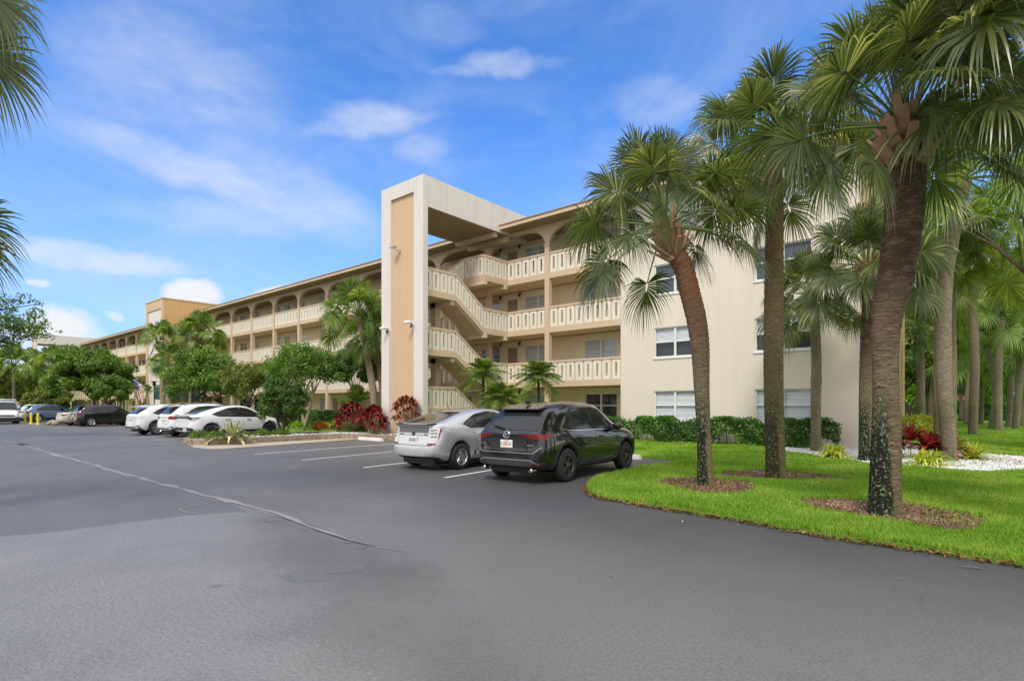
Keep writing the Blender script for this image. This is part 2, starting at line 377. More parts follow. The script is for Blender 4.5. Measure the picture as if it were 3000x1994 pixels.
def smooth_poly(pts, it=2):
    for _ in range(it):
        q = []
        for i in range(len(pts)):
            a = pts[i]; b = pts[(i + 1) % len(pts)]
            q.append((a[0] * .75 + b[0] * .25, a[1] * .75 + b[1] * .25)); q.append((a[0] * .25 + b[0] * .75, a[1] * .25 + b[1] * .75))
        pts = q
    return pts
def jitter(pts, amp, seed=0, freq=1.5):
    q = []
    for i in range(len(pts)):
        a = Vector(pts[i]); b = Vector(pts[(i + 1) % len(pts)]); n = max(1, int((b - a).length / .15))
        for k in range(n):
            p = a.lerp(b, k / n); v = noise.noise_vector(Vector((p.x * freq, p.y * freq, seed))) ; v2 = noise.noise_vector(Vector((p.x * 7, p.y * 7, seed + 5)))
            q.append((p.x + (v.x + .35 * v2.x) * amp, p.y + (v.y + .35 * v2.y) * amp))
    return q
sheet('ground', [(-900, -300), (900, -300), (900, 900), (-900, 900)], -0.03, M['grass_ground'])
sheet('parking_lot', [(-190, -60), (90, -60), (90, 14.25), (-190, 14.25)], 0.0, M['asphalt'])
def C1(x, y): return (1700 + x * .5511, 1250 + y * .5511)
lawn_front = [C1(*p) for p in [(530, 190), (440, 205), (270, 235), (150, 258), (70, 285), (30, 320), (30, 350), (90, 378), (200, 398), (400, 432), (700, 478), (950, 518), (1300, 588), (1700, 645), (2000, 690), (2359, 745)]]
lf = [tuple(G(*p).xy) for p in lawn_front]
lawn_poly = [(-17.6, 14.2), (-6.4, 14.15)] + lf[0:] + [(6, 7.0), (60, 6.5), (60, 62.0), (-2.95, 62.0), (-2.95, 21.0), (-17.6, 21.0)]
lawn_poly = jitter(lawn_poly, .05, 3)
LAWN_Z = .05
lawn = sheet('lawn', lawn_poly, LAWN_Z, M['grass_ground'], .08)
lawn_left = sheet('lawn', [(-115, 14.25), (-21.2, 14.25), (-21.2, 21.2), (-115, 21.2)], LAWN_Z, M['grass_ground'], .08)
# older paler asphalt patch in the foreground, seam and stains
def C2(x, y): return (x * .5511, 1200 + y * .5511)
old = [C2(*p) for p in [(-400, 690), (0, 672), (180, 662), (430, 632), (640, 604), (860, 580), (1000, 560), (1130, 553), (1210, 545), (1330, 545), (1240, 510), (1200, 480), (1330, 500), (1600, 590), (1900, 690), (2160, 760), (2359, 840), (2900, 1200), (3300, 1600), (-900, 1600)]]
_t = M['old_asphalt'].node_tree; _p = _t.nodes['Principled BSDF']; _src = _p.inputs['Base Color'].links[0].from_socket
_a = G(*C2(2359, 840)); _b = G(*C2(2900, 1200)); _d = (_b - _a).normalized(); _n = Vector((-_d.y, _d.x, 0)); _c0 = G(*C2(800, 1000)); _n = _n if (_c0 - _a).dot(_n) > 0 else -_n
_tc = _t.nodes.new('ShaderNodeTexCoord'); _dp = _t.nodes.new('ShaderNodeVectorMath'); _dp.operation = 'DOT_PRODUCT'; _t.links.new(_tc.outputs['Object'], _dp.inputs[0]); _dp.inputs[1].default_value = tuple(_n)
_nz = _t.nodes.new('ShaderNodeTexNoise'); _nz.inputs['Scale'].default_value = 1.1; _nz.inputs['Detail'].default_value = 6; _t.links.new(_tc.outputs['Object'], _nz.inputs['Vector'])
_m1 = _t.nodes.new('ShaderNodeMath'); _m1.operation = 'MULTIPLY_ADD'; _t.links.new(_nz.outputs[0], _m1.inputs[0]); _m1.inputs[1].default_value = 1.6; _t.links.new(_dp.outputs['Value'], _m1.inputs[2])
_mr = _t.nodes.new('ShaderNodeMapRange'); _mr.interpolation_type = 'SMOOTHSTEP'; _t.links.new(_m1.outputs[0], _mr.inputs[0]); _mr.inputs[1].default_value = _a.dot(_n) + .7; _mr.inputs[2].default_value = _a.dot(_n) + 2.6
_mx = _t.nodes.new('ShaderNodeMix'); _mx.data_type = 'RGBA'; _t.links.new(_mr.outputs[0], _mx.inputs[0]); _mx.inputs[6].default_value = (.180, .174, .168, 1); _t.links.new(_src, _mx.inputs[7]); _tr = _t.nodes.new('ShaderNodeBsdfTransparent'); _ms = _t.nodes.new('ShaderNodeMixShader'); _t.links.new(_mr.outputs[0], _ms.inputs[0]); _t.links.new(_tr.outputs[0], _ms.inputs[1]); _t.links.new(_p.outputs[0], _ms.inputs[2]); _t.links.new(_ms.outputs[0], _t.nodes['Material Output'].inputs[0])
oldw = jitter([tuple(G(*p).xy) for p in old], .03, 9)
sheet('old_paving', oldw, .003, M['old_asphalt'])
def strip(name, pts, width, z, mat, wob=.03, seed=1, kind='structure'):
    P = [G(*p) for p in pts]; V = []; F = []; Q = []
    for i in range(len(P) - 1):
        n = max(2, int((P[i + 1] - P[i]).length / .18))
        for k in range(n): Q.append(P[i].lerp(P[i + 1], k / n))
    Q.append(P[-1])
    for i, p in enumerate(Q):
        t = (Q[min(i + 1, len(Q) - 1)] - Q[max(i - 1, 0)]).normalized(); s = Vector((-t.y, t.x, 0))
        wd = width(i / len(Q)) if callable(width) else width
        a = noise.noise(Vector((p.x * 2, p.y * 2, seed))); b = noise.noise(Vector((p.x * 2.3, p.y * 2.3, seed + 9)))
        c = noise.noise(Vector((p.x * .8, p.y * .8, seed + 4))) * wob * 1.5
        V += [p + s * (wd * (.5 + a * .8) + c), p - s * (wd * (.5 + b * .8) - c)]
        if i: k = 2 * i; F.append((k - 2, k, k + 1, k - 1))
    me = bpy.data.meshes.new(name); me.from_pydata([(v.x, v.y, z) for v in V], [], F); me.update()
    o = link(name, me, mat); tag(o, kind=kind); return o
seam_pts = [C2(*p) for p in [(-30, 150), (30, 165), (150, 195), (290, 238), (430, 275), (560, 312), (700, 352), (850, 392), (1000, 432), (1150, 468), (1300, 505), (1450, 545), (1560, 585), (1700, 640), (1850, 690), (2000, 728), (2170, 752)]]
strip('paving_seam', seam_pts, lambda t: (.05 + .11 * t) * (1 - t ** 9), .0055, M['worn_asphalt'], .03, 1)
plain('crack_dark', (.025, .025, .025), .9)
strip('seam_crack', [C2(*p) for p in [(1220, 492), (1330, 520), (1450, 552), (1560, 592), (1700, 648), (1850, 695), (1990, 728)]], .018, .007, M['crack_dark'], .02, 5)
strip('paving_seam', [C2(*p) for p in [(1180, 480), (1050, 510), (950, 528), (985, 550), (1060, 560), (1200, 548)]], .04, .0062, M['worn_asphalt'], .02, 14)
sheet('paving_patch', jitter([tuple(G(*C2(*p)).xy) for p in [(1480, 890), (1560, 860), (1640, 832), (1760, 822), (1850, 803), (1940, 818), (1930, 850), (1800, 870), (1740, 870), (1730, 905), (1640, 910), (1570, 922)]], .03, 4), .0045, M['damp_asphalt'])
for (a, b), sd_ in [((1400, 592), 3), ((1510, 612), 4), ((1590, 632), 5), ((1820, 706), 6), ((1890, 735), 7), ((1120, 940), 8)]:
    sheet('paving_patch', jitter([tuple(G(*C2(a + dx, b + dy)).xy) for dx, dy in [(0, 0), (45, -12), (80, -8), (40, 6)]], .02, sd_), .0050, M['damp_asphalt'])
sheet('paving_patch', jitter([tuple(G(*C2(*p)).xy) for p in [(85, 181), (110, 178), (160, 184), (120, 190)]], .03, 2), .008, M['crack_dark'])
# long pale sweep of wear right of centre
# painted stall lines
SK = -0.11
for i, X in enumerate([-8.3, -11.12, -13.94, -16.72]):
    mb = MB(); x0 = X; L_ = 5.9
    mb.quad((x0 - .05, 7.7, .004), (x0 + .05, 7.7, .004), (x0 + .05 + SK * L_, 7.7 + L_, .004), (x0 - .05 + SK * L_, 7.7 + L_, .004))
    tag(mb.build('stall_line', M['line_paint']), kind='structure')
for i in range(11):
    X = -26.8 - 2.8 * i; mb = MB()
    mb.quad((X - .05, 7.9, .004), (X + .05, 7.9, .004), (X + .05 + SK * 5.9, 13.8, .004), (X - .05 + SK * 5.9, 13.8, .004))
    tag(mb.build('stall_line', M['line_paint']), kind='structure')
mb = MB(); p = G(-200, 1312); q = G(60, 1306); mb.quad((p.x, p.y, .004), (q.x, q.y, .004), (q.x, q.y + .1, .004), (p.x, p.y + .1, .004)); tag(mb.build('stall_line', M['line_paint']), kind='structure')
# wheel stops
def wheel_stop(x, y, rz, label):
    mb = MB(); l, h = .9, .13; sec = [(-.08, 0), (.08, 0), (.055, h), (-.055, h)]
    vs = [(s * l * (1 if z == 0 else .97), a, z) for s in (-1, 1) for a, z in sec]
    mb.add(vs, [(0, 1, 2, 3), (7, 6, 5, 4), (0, 4, 5, 1), (1, 5, 6, 2), (2, 6, 7, 3), (3, 7, 4, 0)])
    o = mb.build('wheel_stop', M['wheel_stop_paint'], bevel=.012); o.location = (x, y, .002); o.rotation_euler = (0, 0, rz)
    tag(o, label, 'wheel stop', 'white concrete wheel stops'); return o
wheel_stop(-7.9, 13.72, .0, 'white concrete wheel stop in front of the black suv beside the lawn')
p = G(1085, 1290); wheel_stop(p.x, p.y, -.06, 'white concrete wheel stop at the end of the empty stall beside the planter')
# mulch rings under the three front palms
def mulch(pts, seed, name='mulch'):
    poly = jitter(smooth_poly([tuple(G(*C1(*p), LAWN_Z).xy) for p in pts]), .13, seed)
    sheet(name, poly, LAWN_Z + .006, M['mulch']); return poly
MU = [mulch([(395, 295), (440, 278), (560, 272), (760, 280), (900, 300), (955, 330), (900, 352), (700, 350), (520, 335), (420, 315)], 1),
      mulch([(740, 258), (800, 235), (960, 226), (1150, 240), (1330, 262), (1470, 285), (1400, 297), (1200, 290), (1000, 282), (820, 275)], 2),
      mulch([(1145, 395), (1240, 382), (1420, 385), (1600, 400), (1800, 420), (2000, 460), (2150, 505), (2140, 545), (2000, 562), (1800, 540), (1600, 500), (1400, 475), (1220, 430)], 3)]
bed = [(-5.6, 20.0), (-4.7, 18.7), (-2.7, 16.7), (-1.5, 15.6), (0.2, 15.6), (1.6, 16.8), (2.1, 18.5), (1.3, 20.4), (-.3, 22.0), (-1.5, 24), (-2.9, 25.5), (-2.9, 21.28), (-5.4, 21.28)]
bed = jitter(bed, .07, 8); sheet('gravel_bed', bed, LAWN_Z + .008, M['gravel'])
def atg(x, y): return (2200 + x * .3826, 850 + y * .3826)
mu4 = jitter(smooth_poly([tuple(G(*atg(*p), LAWN_Z).xy) for p in [(1560, 1300), (1700, 1270), (1900, 1275), (2091, 1310), (2300, 1340), (2200, 1355), (1900, 1325), (1700, 1312)]]), .04, 4)
sheet('mulch', mu4, LAWN_Z + .016, M['mulch'])
NOGRASS = MU + [bed, mu4]
# gravel stones
def scatter_in(poly, n, seed, margin=None):
    r = np.random.default_rng(seed); P = np.asarray(poly); lo, hi = P.min(0), P.max(0)
    Q = r.uniform(lo, hi, (n * 4, 2)); Q = Q[inpoly(Q, poly)]; return Q[:n]
def blob_stones(pts, z, size, seed, name, mat, label, cat, flat=.6, kind='stuff'):
    r = np.random.default_rng(seed); n = len(pts)
    base = np.array([[1, 0, 0], [0, 1, 0], [-1, 0, 0], [0, -1, 0], [0, 0, 1], [0, 0, -1]], float)
    F = np.array([[0, 1, 4], [1, 2, 4], [2, 3, 4], [3, 0, 4], [1, 0, 5], [2, 1, 5], [3, 2, 5], [0, 3, 5]])
    s = size * r.uniform(.5, 1.3, n); jit = r.uniform(.7, 1.3, (n, 6, 1)); a = r.uniform(0, 6.28, n); c, sn = np.cos(a), np.sin(a)
    B = base[None] * jit * np.stack([s, s * .8, s * flat], 1)[:, None, :]
    V = np.stack([B[..., 0] * c[:, None] - B[..., 1] * sn[:, None] + pts[:, 0:1], B[..., 0] * sn[:, None] + B[..., 1] * c[:, None] + pts[:, 1:2], B[..., 2] + z + (s * flat * .4)[:, None]], -1)
    FF = (F[None] + np.arange(n)[:, None, None] * 6).reshape(-1, 3)
    o = link(name, np_mesh(name, V.reshape(-1, 3), FF), mat); tag(o, label, cat, kind=kind); return o
plain('gravel_stone', (.72, .72, .72), .7, var=.2, vscale=10)
plain('litter', (.26, .13, .06), .85, var=.6, vscale=14)
Q = scatter_in(bed, 16000, 3)
blob_stones(Q, LAWN_Z + .01, .028, 4, 'gravel_stones', M['gravel_stone'], 'white gravel spread around the palms by the building corner', 'gravel')
# mulch chips and dead leaves: flat little slivers
def slivers(pts, z, size, seed, name, mat, label, cat, lift=.03):
    r = np.random.default_rng(seed); n = len(pts); s = size * r.uniform(.5, 1.4, n); a = r.uniform(0, 6.28, n)
    loc = np.array([[-1, -.28, 0], [0, -.45, .15], [1, 0, 0], [0, .45, .1]]); t = r.uniform(-.5, .5, (n, 1))
    X = loc[None, :, 0] * s[:, None]; Y = loc[None, :, 1] * s[:, None]; Z = loc[None, :, 2] * s[:, None] + X * t + np.abs(r.normal(0, lift, (n, 1))) + .004
    c, sn = np.cos(a)[:, None], np.sin(a)[:, None]
    V = np.stack([X * c - Y * sn + pts[:, 0:1], X * sn + Y * c + pts[:, 1:2], Z + z + s[:, None] * .3], -1)
    FF = np.arange(n * 4).reshape(n, 4)
    o = link(name, np_mesh(name, V.reshape(-1, 3), FF), mat); tag(o, label, cat, kind='stuff'); return o
leafmat('chip', (.12, .065, .04), (.38, .22, .14), (.60, .42, .30), .0, .8)
leafmat('deadleaf', (.10, .04, .015), (.36, .17, .07), (.55, .38, .2), .05, .7)
P_ = np.concatenate([scatter_in(m, 9000, 20 + i) for i, m in enumerate(MU)] + [scatter_in(mu4, 1500, 40)])
slivers(P_, LAWN_Z + .004, .021, 5, 'mulch_chips', M['chip'], 'brown wood mulch chips in rings round the front palm trunks', 'mulch', .008)
# leaf litter along the lawn edge
E = []
re_ = np.random.default_rng(12)
for i in range(4, len(lf) - 1):
    a = np.array(lf[i]); b = np.array(lf[i + 1]); n = int(np.linalg.norm(b - a) * 230)
    t = re_.uniform(0, 1, (n, 1)); E.append(a + (b - a) * t + np.stack([re_.normal(0, .02, n), -np.abs(re_.normal(0, .07, n)) + .03], 1))
a = np.array(lf[-1]); E.append(np.stack([re_.uniform(a[0], a[0] + 4, 700), a[1] + re_.normal(-.03, .06, 700)], 1))
E = np.concatenate(E)
slivers(E, .002, .026, 6, 'leaf_litter', M['deadleaf'], 'dry brown leaf litter along the curved lawn edge', 'leaf litter', .012)
# a few strewn leaves and twigs on the asphalt
Q = []
for (x, y) in [(1790, 1690), (2480, 1640), (2040, 1730), (2080, 1515), (2000, 1530), (2300, 1560), (2270, 1580), (2560, 1655), (2110, 1960), (2450, 1600), (1930, 1510), (1735, 1780), (2850, 1640), (1400, 1500), (2640, 1700), (2160, 1540), (2700, 1760)]: Q.append(tuple(G(x, y).xy))
slivers(np.array(Q), .006, .02, 9, 'fallen_leaves', M['deadleaf'], 'single dry leaves strewn over the asphalt', 'leaves', .003)
mb = MB(); p = G(2848, 1666); mb.tube([(p.x - .07, p.y - .01, .012), (p.x, p.y + .005, .018), (p.x + .08, p.y + .02, .012)], .006, 6); tag(mb.build('twig', M['dark_metal']), 'dark curved twig lying on the asphalt near the lawn edge', 'twig')

# grass blades
def grass(name, n, dmin, dmax, h, wd, seed, label, polys, excl, xr, yr):
    r = np.random.default_rng(seed); P = []
    tot = 0
    while tot < n:
        d = np.exp(r.uniform(np.log(dmin), np.log(dmax), n)); u = r.uniform(-.98, 1.02, n)
        c, s = math.cos(YAW), math.sin(YAW); k = r.uniform(0, 1, n) < 1.0
        Q = np.stack([d * (u * c - s), d * (u * s + c)], 1)
        ok = inpoly(Q, polys)
        for e in excl: ok &= ~inpoly(Q, e) | (r.uniform(0, 1, n) < .03)
        Q = Q[ok]; P.append(Q); tot += len(Q)
    P = np.concatenate(P)[:n]
    d = np.hypot(P[:, 0], P[:, 1]); sc = np.clip(d / 7, 1, 5)[:, None]
    n = len(P); a = r.uniform(0, 6.28, n)[:, None]; lean = r.uniform(.1, .75, n)[:, None]; la = r.uniform(0, 6.28, n)[:, None]
    H = (h * r.uniform(.55, 1.35, n))[:, None] * (.85 + .35 * np.sin(P[:, 0:1] * 3.1 + 2) * np.sin(P[:, 1:2] * 2.3))
    W = wd * r.uniform(.7, 1.3, n)[:, None] * sc
    dx, dy = np.cos(a), np.sin(a); lx, ly = np.cos(la) * lean * H, np.sin(la) * lean * H
    x, y = P[:, 0:1], P[:, 1:2]; z0 = LAWN_Z - .01
    V = np.stack([np.concatenate([x - dx * W, y - dy * W, 0 * x + z0], 1), np.concatenate([x + dx * W, y + dy * W, 0 * x + z0], 1),
                  np.concatenate([x + dx * W * .8 + lx * .35, y + dy * W * .8 + ly * .35, z0 + H * .6], 1), np.concatenate([x - dx * W * .8 + lx * .35, y - dy * W * .8 + ly * .35, z0 + H * .6], 1),
                  np.concatenate([x + lx, y + ly, z0 + H * (1.05 - lean * .35)], 1)], 1).reshape(-1, 3)
    b = np.arange(n)[:, None] * 5
    me = np_mesh(name, V, [b + np.array([0, 1, 2, 3]), b + np.array([3, 2, 4])])
    o = link(name, me, M['blade']); tag(o, label, 'grass', kind='stuff'); return o
leafmat('blade', (.11, .25, .015), (.34, .50, .06), (.55, .52, .20), .35, .5, .3, cl=.7)
grass('grass', 330000, 4.6, 55, .085, .0042, 2, 'bright green turf grass of the lawn between the drive and the building', [tuple(p) for p in lawn_poly], NOGRASS, None, None)
# ------------------------------------------------------------------ apartment building
ST = 2.6; YF = 21.3; YB = 22.9; EAVE = 10.2; XR = -2.97; XJ = -11.83; CX = -59.8; X0C = -15.8; BAY = 3.87
bld = thing('apartment_building', 'long four storey cream apartment building with arched galleries and an open stair tower', 'building', (CX, YF, 0))
def mir(x): return 2 * CX - x
def part(mb, name, mat, parent=None, **k): return mb.build(name, mat, parent or bld, **k)
# --- wall with real openings: front face on plane y, reveals going back
def holed_wall(mb, x0, x1, z0, z1, holes, y, rev=.14):
    xs = sorted({x0, x1, *[h[0] for h in holes], *[h[1] for h in holes]}); zs = sorted({z0, z1, *[h[2] for h in holes], *[h[3] for h in holes]})
    for i in range(len(xs) - 1):
        for j in range(len(zs) - 1):
            cx = (xs[i] + xs[i + 1]) / 2; cz = (zs[j] + zs[j + 1]) / 2
            if any(h[0] < cx < h[1] and h[2] < cz < h[3] for h in holes): continue
            mb.quad((xs[i], y, zs[j]), (xs[i + 1], y, zs[j]), (xs[i + 1], y, zs[j + 1]), (xs[i], y, zs[j + 1]))
    for a, b, c, d in holes:
        mb.quad((a, y, c), (a, y, d), (a, y + rev, d), (a, y + rev, c)); mb.quad((b, y, d), (b, y, c), (b, y + rev, c), (b, y + rev, d))
        mb.quad((a, y, d), (b, y, d), (b, y + rev, d), (a, y + rev, d)); mb.quad((b, y, c), (a, y, c), (a, y + rev, c), (b, y + rev, c))
win_count = 0
def window(x0, x1, z0, z1, y, style='double', blind='white', sill=True, parent=None, seed=0):
    """aluminium window: frame, blind behind, glass, in an opening whose face is y"""
    r = random.Random(int(x0 * 100) + int(z0 * 37)); f = .05; yy = y + .05
    mb = MB(); W = x1 - x0; H = z1 - z0
    mb.box(x0, x0 + f, yy, yy + .06, z0, z1); mb.box(x1 - f, x1, yy, yy + .06, z0, z1)
    mb.box(x0 + f, x1 - f, yy, yy + .06, z1 - f, z1); mb.box(x0 + f, x1 - f, yy, yy + .06, z0, z0 + f)
    xm = (x0 + x1) / 2
    mb.box(xm - .045, xm + .045, yy - .005, yy + .055, z0 + f, z1 - f)
    zm = z0 + H * .52
    if style == 'double':
        for a, b in ((x0 + f, xm - .045), (xm + .045, x1 - f)): mb.box(a, b, yy - .004, yy + .05, zm - .025, zm + .025)
    elif style == 'awning':
        for a, b in ((x0 + f, xm - .045), (xm + .045, x1 - f)):
            for q in (1, 2, 3): mb.box(a, b, yy - .004, yy + .05, z0 + H * q / 4 - .018, z0 + H * q / 4 + .018)
    fo = part(mb, 'window', M['window_frame'], parent)
    if sill:
        mb = MB(); mb.box(x0 - .05, x1 + .05, y - .035, y + .045, z0 - .07, z0 - .004); mb.build('sill', M['window_frame'], fo, world=False)
    mb = MB(); mb.quad((x0 + .03, yy + .035, z0 + .03), (x1 - .03, yy + .035, z0 + .03), (x1 - .03, yy + .035, z1 - .03), (x0 + .03, yy + .035, z1 - .03))
    mb.build('pane', M['window_glass'], fo, world=False)
    mb = MB(); zt = z1 - .02
    drop = {'white': 1.0, 'half': .5, 'dark': 1.0, 'none': 0}[blind]; zb = z1 - H * drop
    if blind in ('white', 'half', 'dark'):
        nsl = max(3, int(H * drop / .05))
        for i in range(nsl):
            z = zt - (zt - zb) * (i + .5) / nsl; h_ = (zt - zb) / nsl * .5
            mb.quad((x0, yy + .075, z - h_ * .8), (x1, yy + .075, z - h_ * .8), (x1, yy + .095, z + h_ * .95), (x0, yy + .095, z + h_ * .95))
    n1 = len(mb.f)
    mb.cur = 1; mb.quad((x0 - .02, yy + .16, z0 - .02), (x1 + .02, yy + .16, z0 - .02), (x1 + .02, yy + .16, z1 + .02), (x0 - .02, yy + .16, z1 + .02))
    mb.quad((x0 - .02, yy + .06, z0 - .01), (x1 + .02, yy + .06, z0 - .01), (x1 + .02, yy + .16, z0 - .01), (x0 - .02, yy + .16, z0 - .01))
    mb.build('blind', [M['blind_dark' if blind == 'dark' else 'blind_white'], M['interior_dark']], fo, world=False)
    return fo
# --- right block (flush wall with four storeys of windows)
for (xa, xb, ya, yb_, name) in ((XJ, XR, YF, 35.0, 'r'), (mir(XR), mir(XJ), YF, 35.0, 'l')):
    mb = MB(); holes = []
    cols = [(-10.27, -8.49), (-6.28, -4.38)] if name == 'r' else [(mir(-8.49), mir(-10.27)), (mir(-4.38), mir(-6.28))]
    cols = [(min(a, b), max(a, b)) for a, b in cols]
    for fl in range(4):
        for a, b in cols: holes.append((a, b, fl * ST + .86, fl * ST + 2.08))
    holed_wall(mb, xa, xb, 0, EAVE, holes, ya)
    part(mb, 'front_wall', M['cream_wall'])
    for hi, h in enumerate(holes):
        fl = hi // 2
        if name == 'r': window(*h, ya, 'double', ['white', 'half', 'dark', 'white'][fl] if hi != 2 else 'half')
    mb = MB()
    xs_ = XR if name == 'r' else mir(XR)
    mb.quad((xs_, ya, 0), (xs_, yb_, 0), (xs_, yb_, EAVE), (xs_, ya, EAVE)) if name == 'r' else mb.quad((xs_, yb_, 0), (xs_, ya, 0), (xs_, ya, EAVE), (xs_, yb_, EAVE))
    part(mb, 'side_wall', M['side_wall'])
    if name == 'r':
        mb = MB(); mb.box(XR - .02, XR + .06, 34.0, 35.2, 0, EAVE); part(mb, 'corner_pier', M['side_wall'])
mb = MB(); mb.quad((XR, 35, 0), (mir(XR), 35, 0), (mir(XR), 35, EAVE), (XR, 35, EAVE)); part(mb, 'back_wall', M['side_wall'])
# --- columns
def colx(k): return X0C - BAY * k
WINGS = [[colx(k) for k in range(0, 11)], [mir(colx(k)) for k in range(0, 11)]]
for xs in WINGS:
    for x in xs:
        mb = MB()
        zt = 9.13
        mb.box(x - .13, x + .13, YF - .02, YF + .22, 0, zt)
        for fl in (1, 2, 3): pass
        mb.box(x - .17, x + .17, YF - .05, YF + .25, zt, zt + .07)
        part(mb, 'column', M['tan_trim'])
# --- arches on the top storey
def arch_panel(xl, xr):
    mb = MB(); z0, zt = 9.20, EAVE; y0, y1 = YF - .0, YF + .18; hw = (xr - xl) / 2 - .12; xm = (xl + xr) / 2; n = 10; rad = .80; rx = 1.05
    curve = []
    for i in range(n + 1):
        a = math.pi - math.pi / 2 * i / n; curve.append((xm - hw + rx + rx * math.cos(a), z0 + rad * math.sin(a)))
    curve += [(2 * xm - x, z) for x, z in reversed(curve)]
    curve = [(xl, z0)] + curve + [(xr, z0)]
    for i in range(len(curve) - 1):
        (xa, za), (xb, zb) = curve[i], curve[i + 1]
        if xb - xa < 1e-6 and abs(za - zb) < 1e-6: continue
        if xb - xa > 1e-6:
            mb.quad((xa, y0, za), (xb, y0, zb), (xb, y0, zt), (xa, y0, zt)); mb.quad((xb, y1, zb), (xa, y1, za), (xa, y1, zt), (xb, y1, zt))
        mb.quad((xa, y0, za), (xa, y1, za), (xb, y1, zb), (xb, y0, zb))
    part(mb, 'arch', M['tan_trim'], smooth=False)
bays = []
for wi, xs in enumerate(WINGS):
    edge = XJ if wi == 0 else mir(XJ)
    tower = -57.4 if wi == 0 else mir(-57.4)
    seq = sorted([edge] + xs + [tower])
    for a, b in zip(seq[:-1], seq[1:]):
        bays.append((wi, a, b)); 
        if b - a > 2.6: arch_panel(a, b)
        else:
            mb = MB(); mb.box(a, b, YF, YF + .18, 9.2, EAVE); part(mb, 'arch_infill', M['tan_trim'])
# --- balustrades
def balustrade(A, B, n, name='balustrade', h=1.03, parent=None, t=.06, band=True):
    """A, B: floor points of the rail line; panels upright with a slot each, cap rail on top"""
    A = Vector(A); B = Vector(B); d = B - A; hd = Vector((d.x, d.y, 0)); Ln = hd.length; dx = hd / Ln; sl = d.z / Ln
    nrm = Vector((-dx.y, dx.x, 0)) * (t / 2)
    def bar(mb, s0, s1, za0, za1, thick=1.0, off=0.0):   # between distances, heights over the sloping line
        p0 = A + dx * s0 + Vector((0, 0, sl * s0)); p1 = A + dx * s1 + Vector((0, 0, sl * s1)); k = nrm * thick; o = nrm * off
        q = [p0 - k + o, p1 - k + o, p1 + k + o, p0 + k + o]
        mb.hexa([v + Vector((0, 0, za0)) for v in q] + [v + Vector((0, 0, za1)) for v in q])
    mb = MB(); pitch = Ln / n; w = pitch * .80
    for i in range(n):
        s0 = (i + .5) * pitch - w / 2; st = w * .36
        bar(mb, s0, s0 + st, .06, h - .10); bar(mb, s0 + w - st, s0 + w, .06, h - .10)
        bar(mb, s0 + st, s0 + w - st, .06, .20, .96); bar(mb, s0 + st, s0 + w - st, h - .24, h - .10, .96)
    mb.cur = 1
    bar(mb, 0, Ln, h - .10, h, 1.9); 
    if band: bar(mb, 0, Ln, -.22, .06, 1.35)
    # narrow web between the panels, set back
    mb.cur = 2
    for i in range(n + 1):
        c_ = i * pitch; a_ = max(0, c_ - pitch * .1); b_ = min(Ln, c_ + pitch * .1)
        if b_ - a_ > .01: bar(mb, a_, b_, .06, h - .10, .35)
    return part(mb, name, [M['baluster'], M['tan_trim'], M['tan_trim']], parent)
STX = (-20.95, -18.35)                # stair tower in x, mirrored for the far one
for wi, a, b in bays:
    for fl in (1, 2, 3):
        z = fl * ST
        segs = [(a, b)]
        s0, s1 = STX if wi == 0 else (mir(STX[1]), mir(STX[0]))
        out_ = []
        for p, q in segs:
            if q <= s0 or p >= s1: out_.append((p, q))
            else:
                if p < s0: out_.append((p, s0))
                if q > s1: out_.append((s1, q))
        for p, q in out_:
            if q - p < .3: continue
            pa = p + (.13 if p == a and p != XJ else 0); qa = q - (.13 if q == b and q != XJ else 0)
            n = max(1, round((q - p) / .49)) 
            balustrade((pa, YF + .06, z), (qa, YF + .06, z), n)
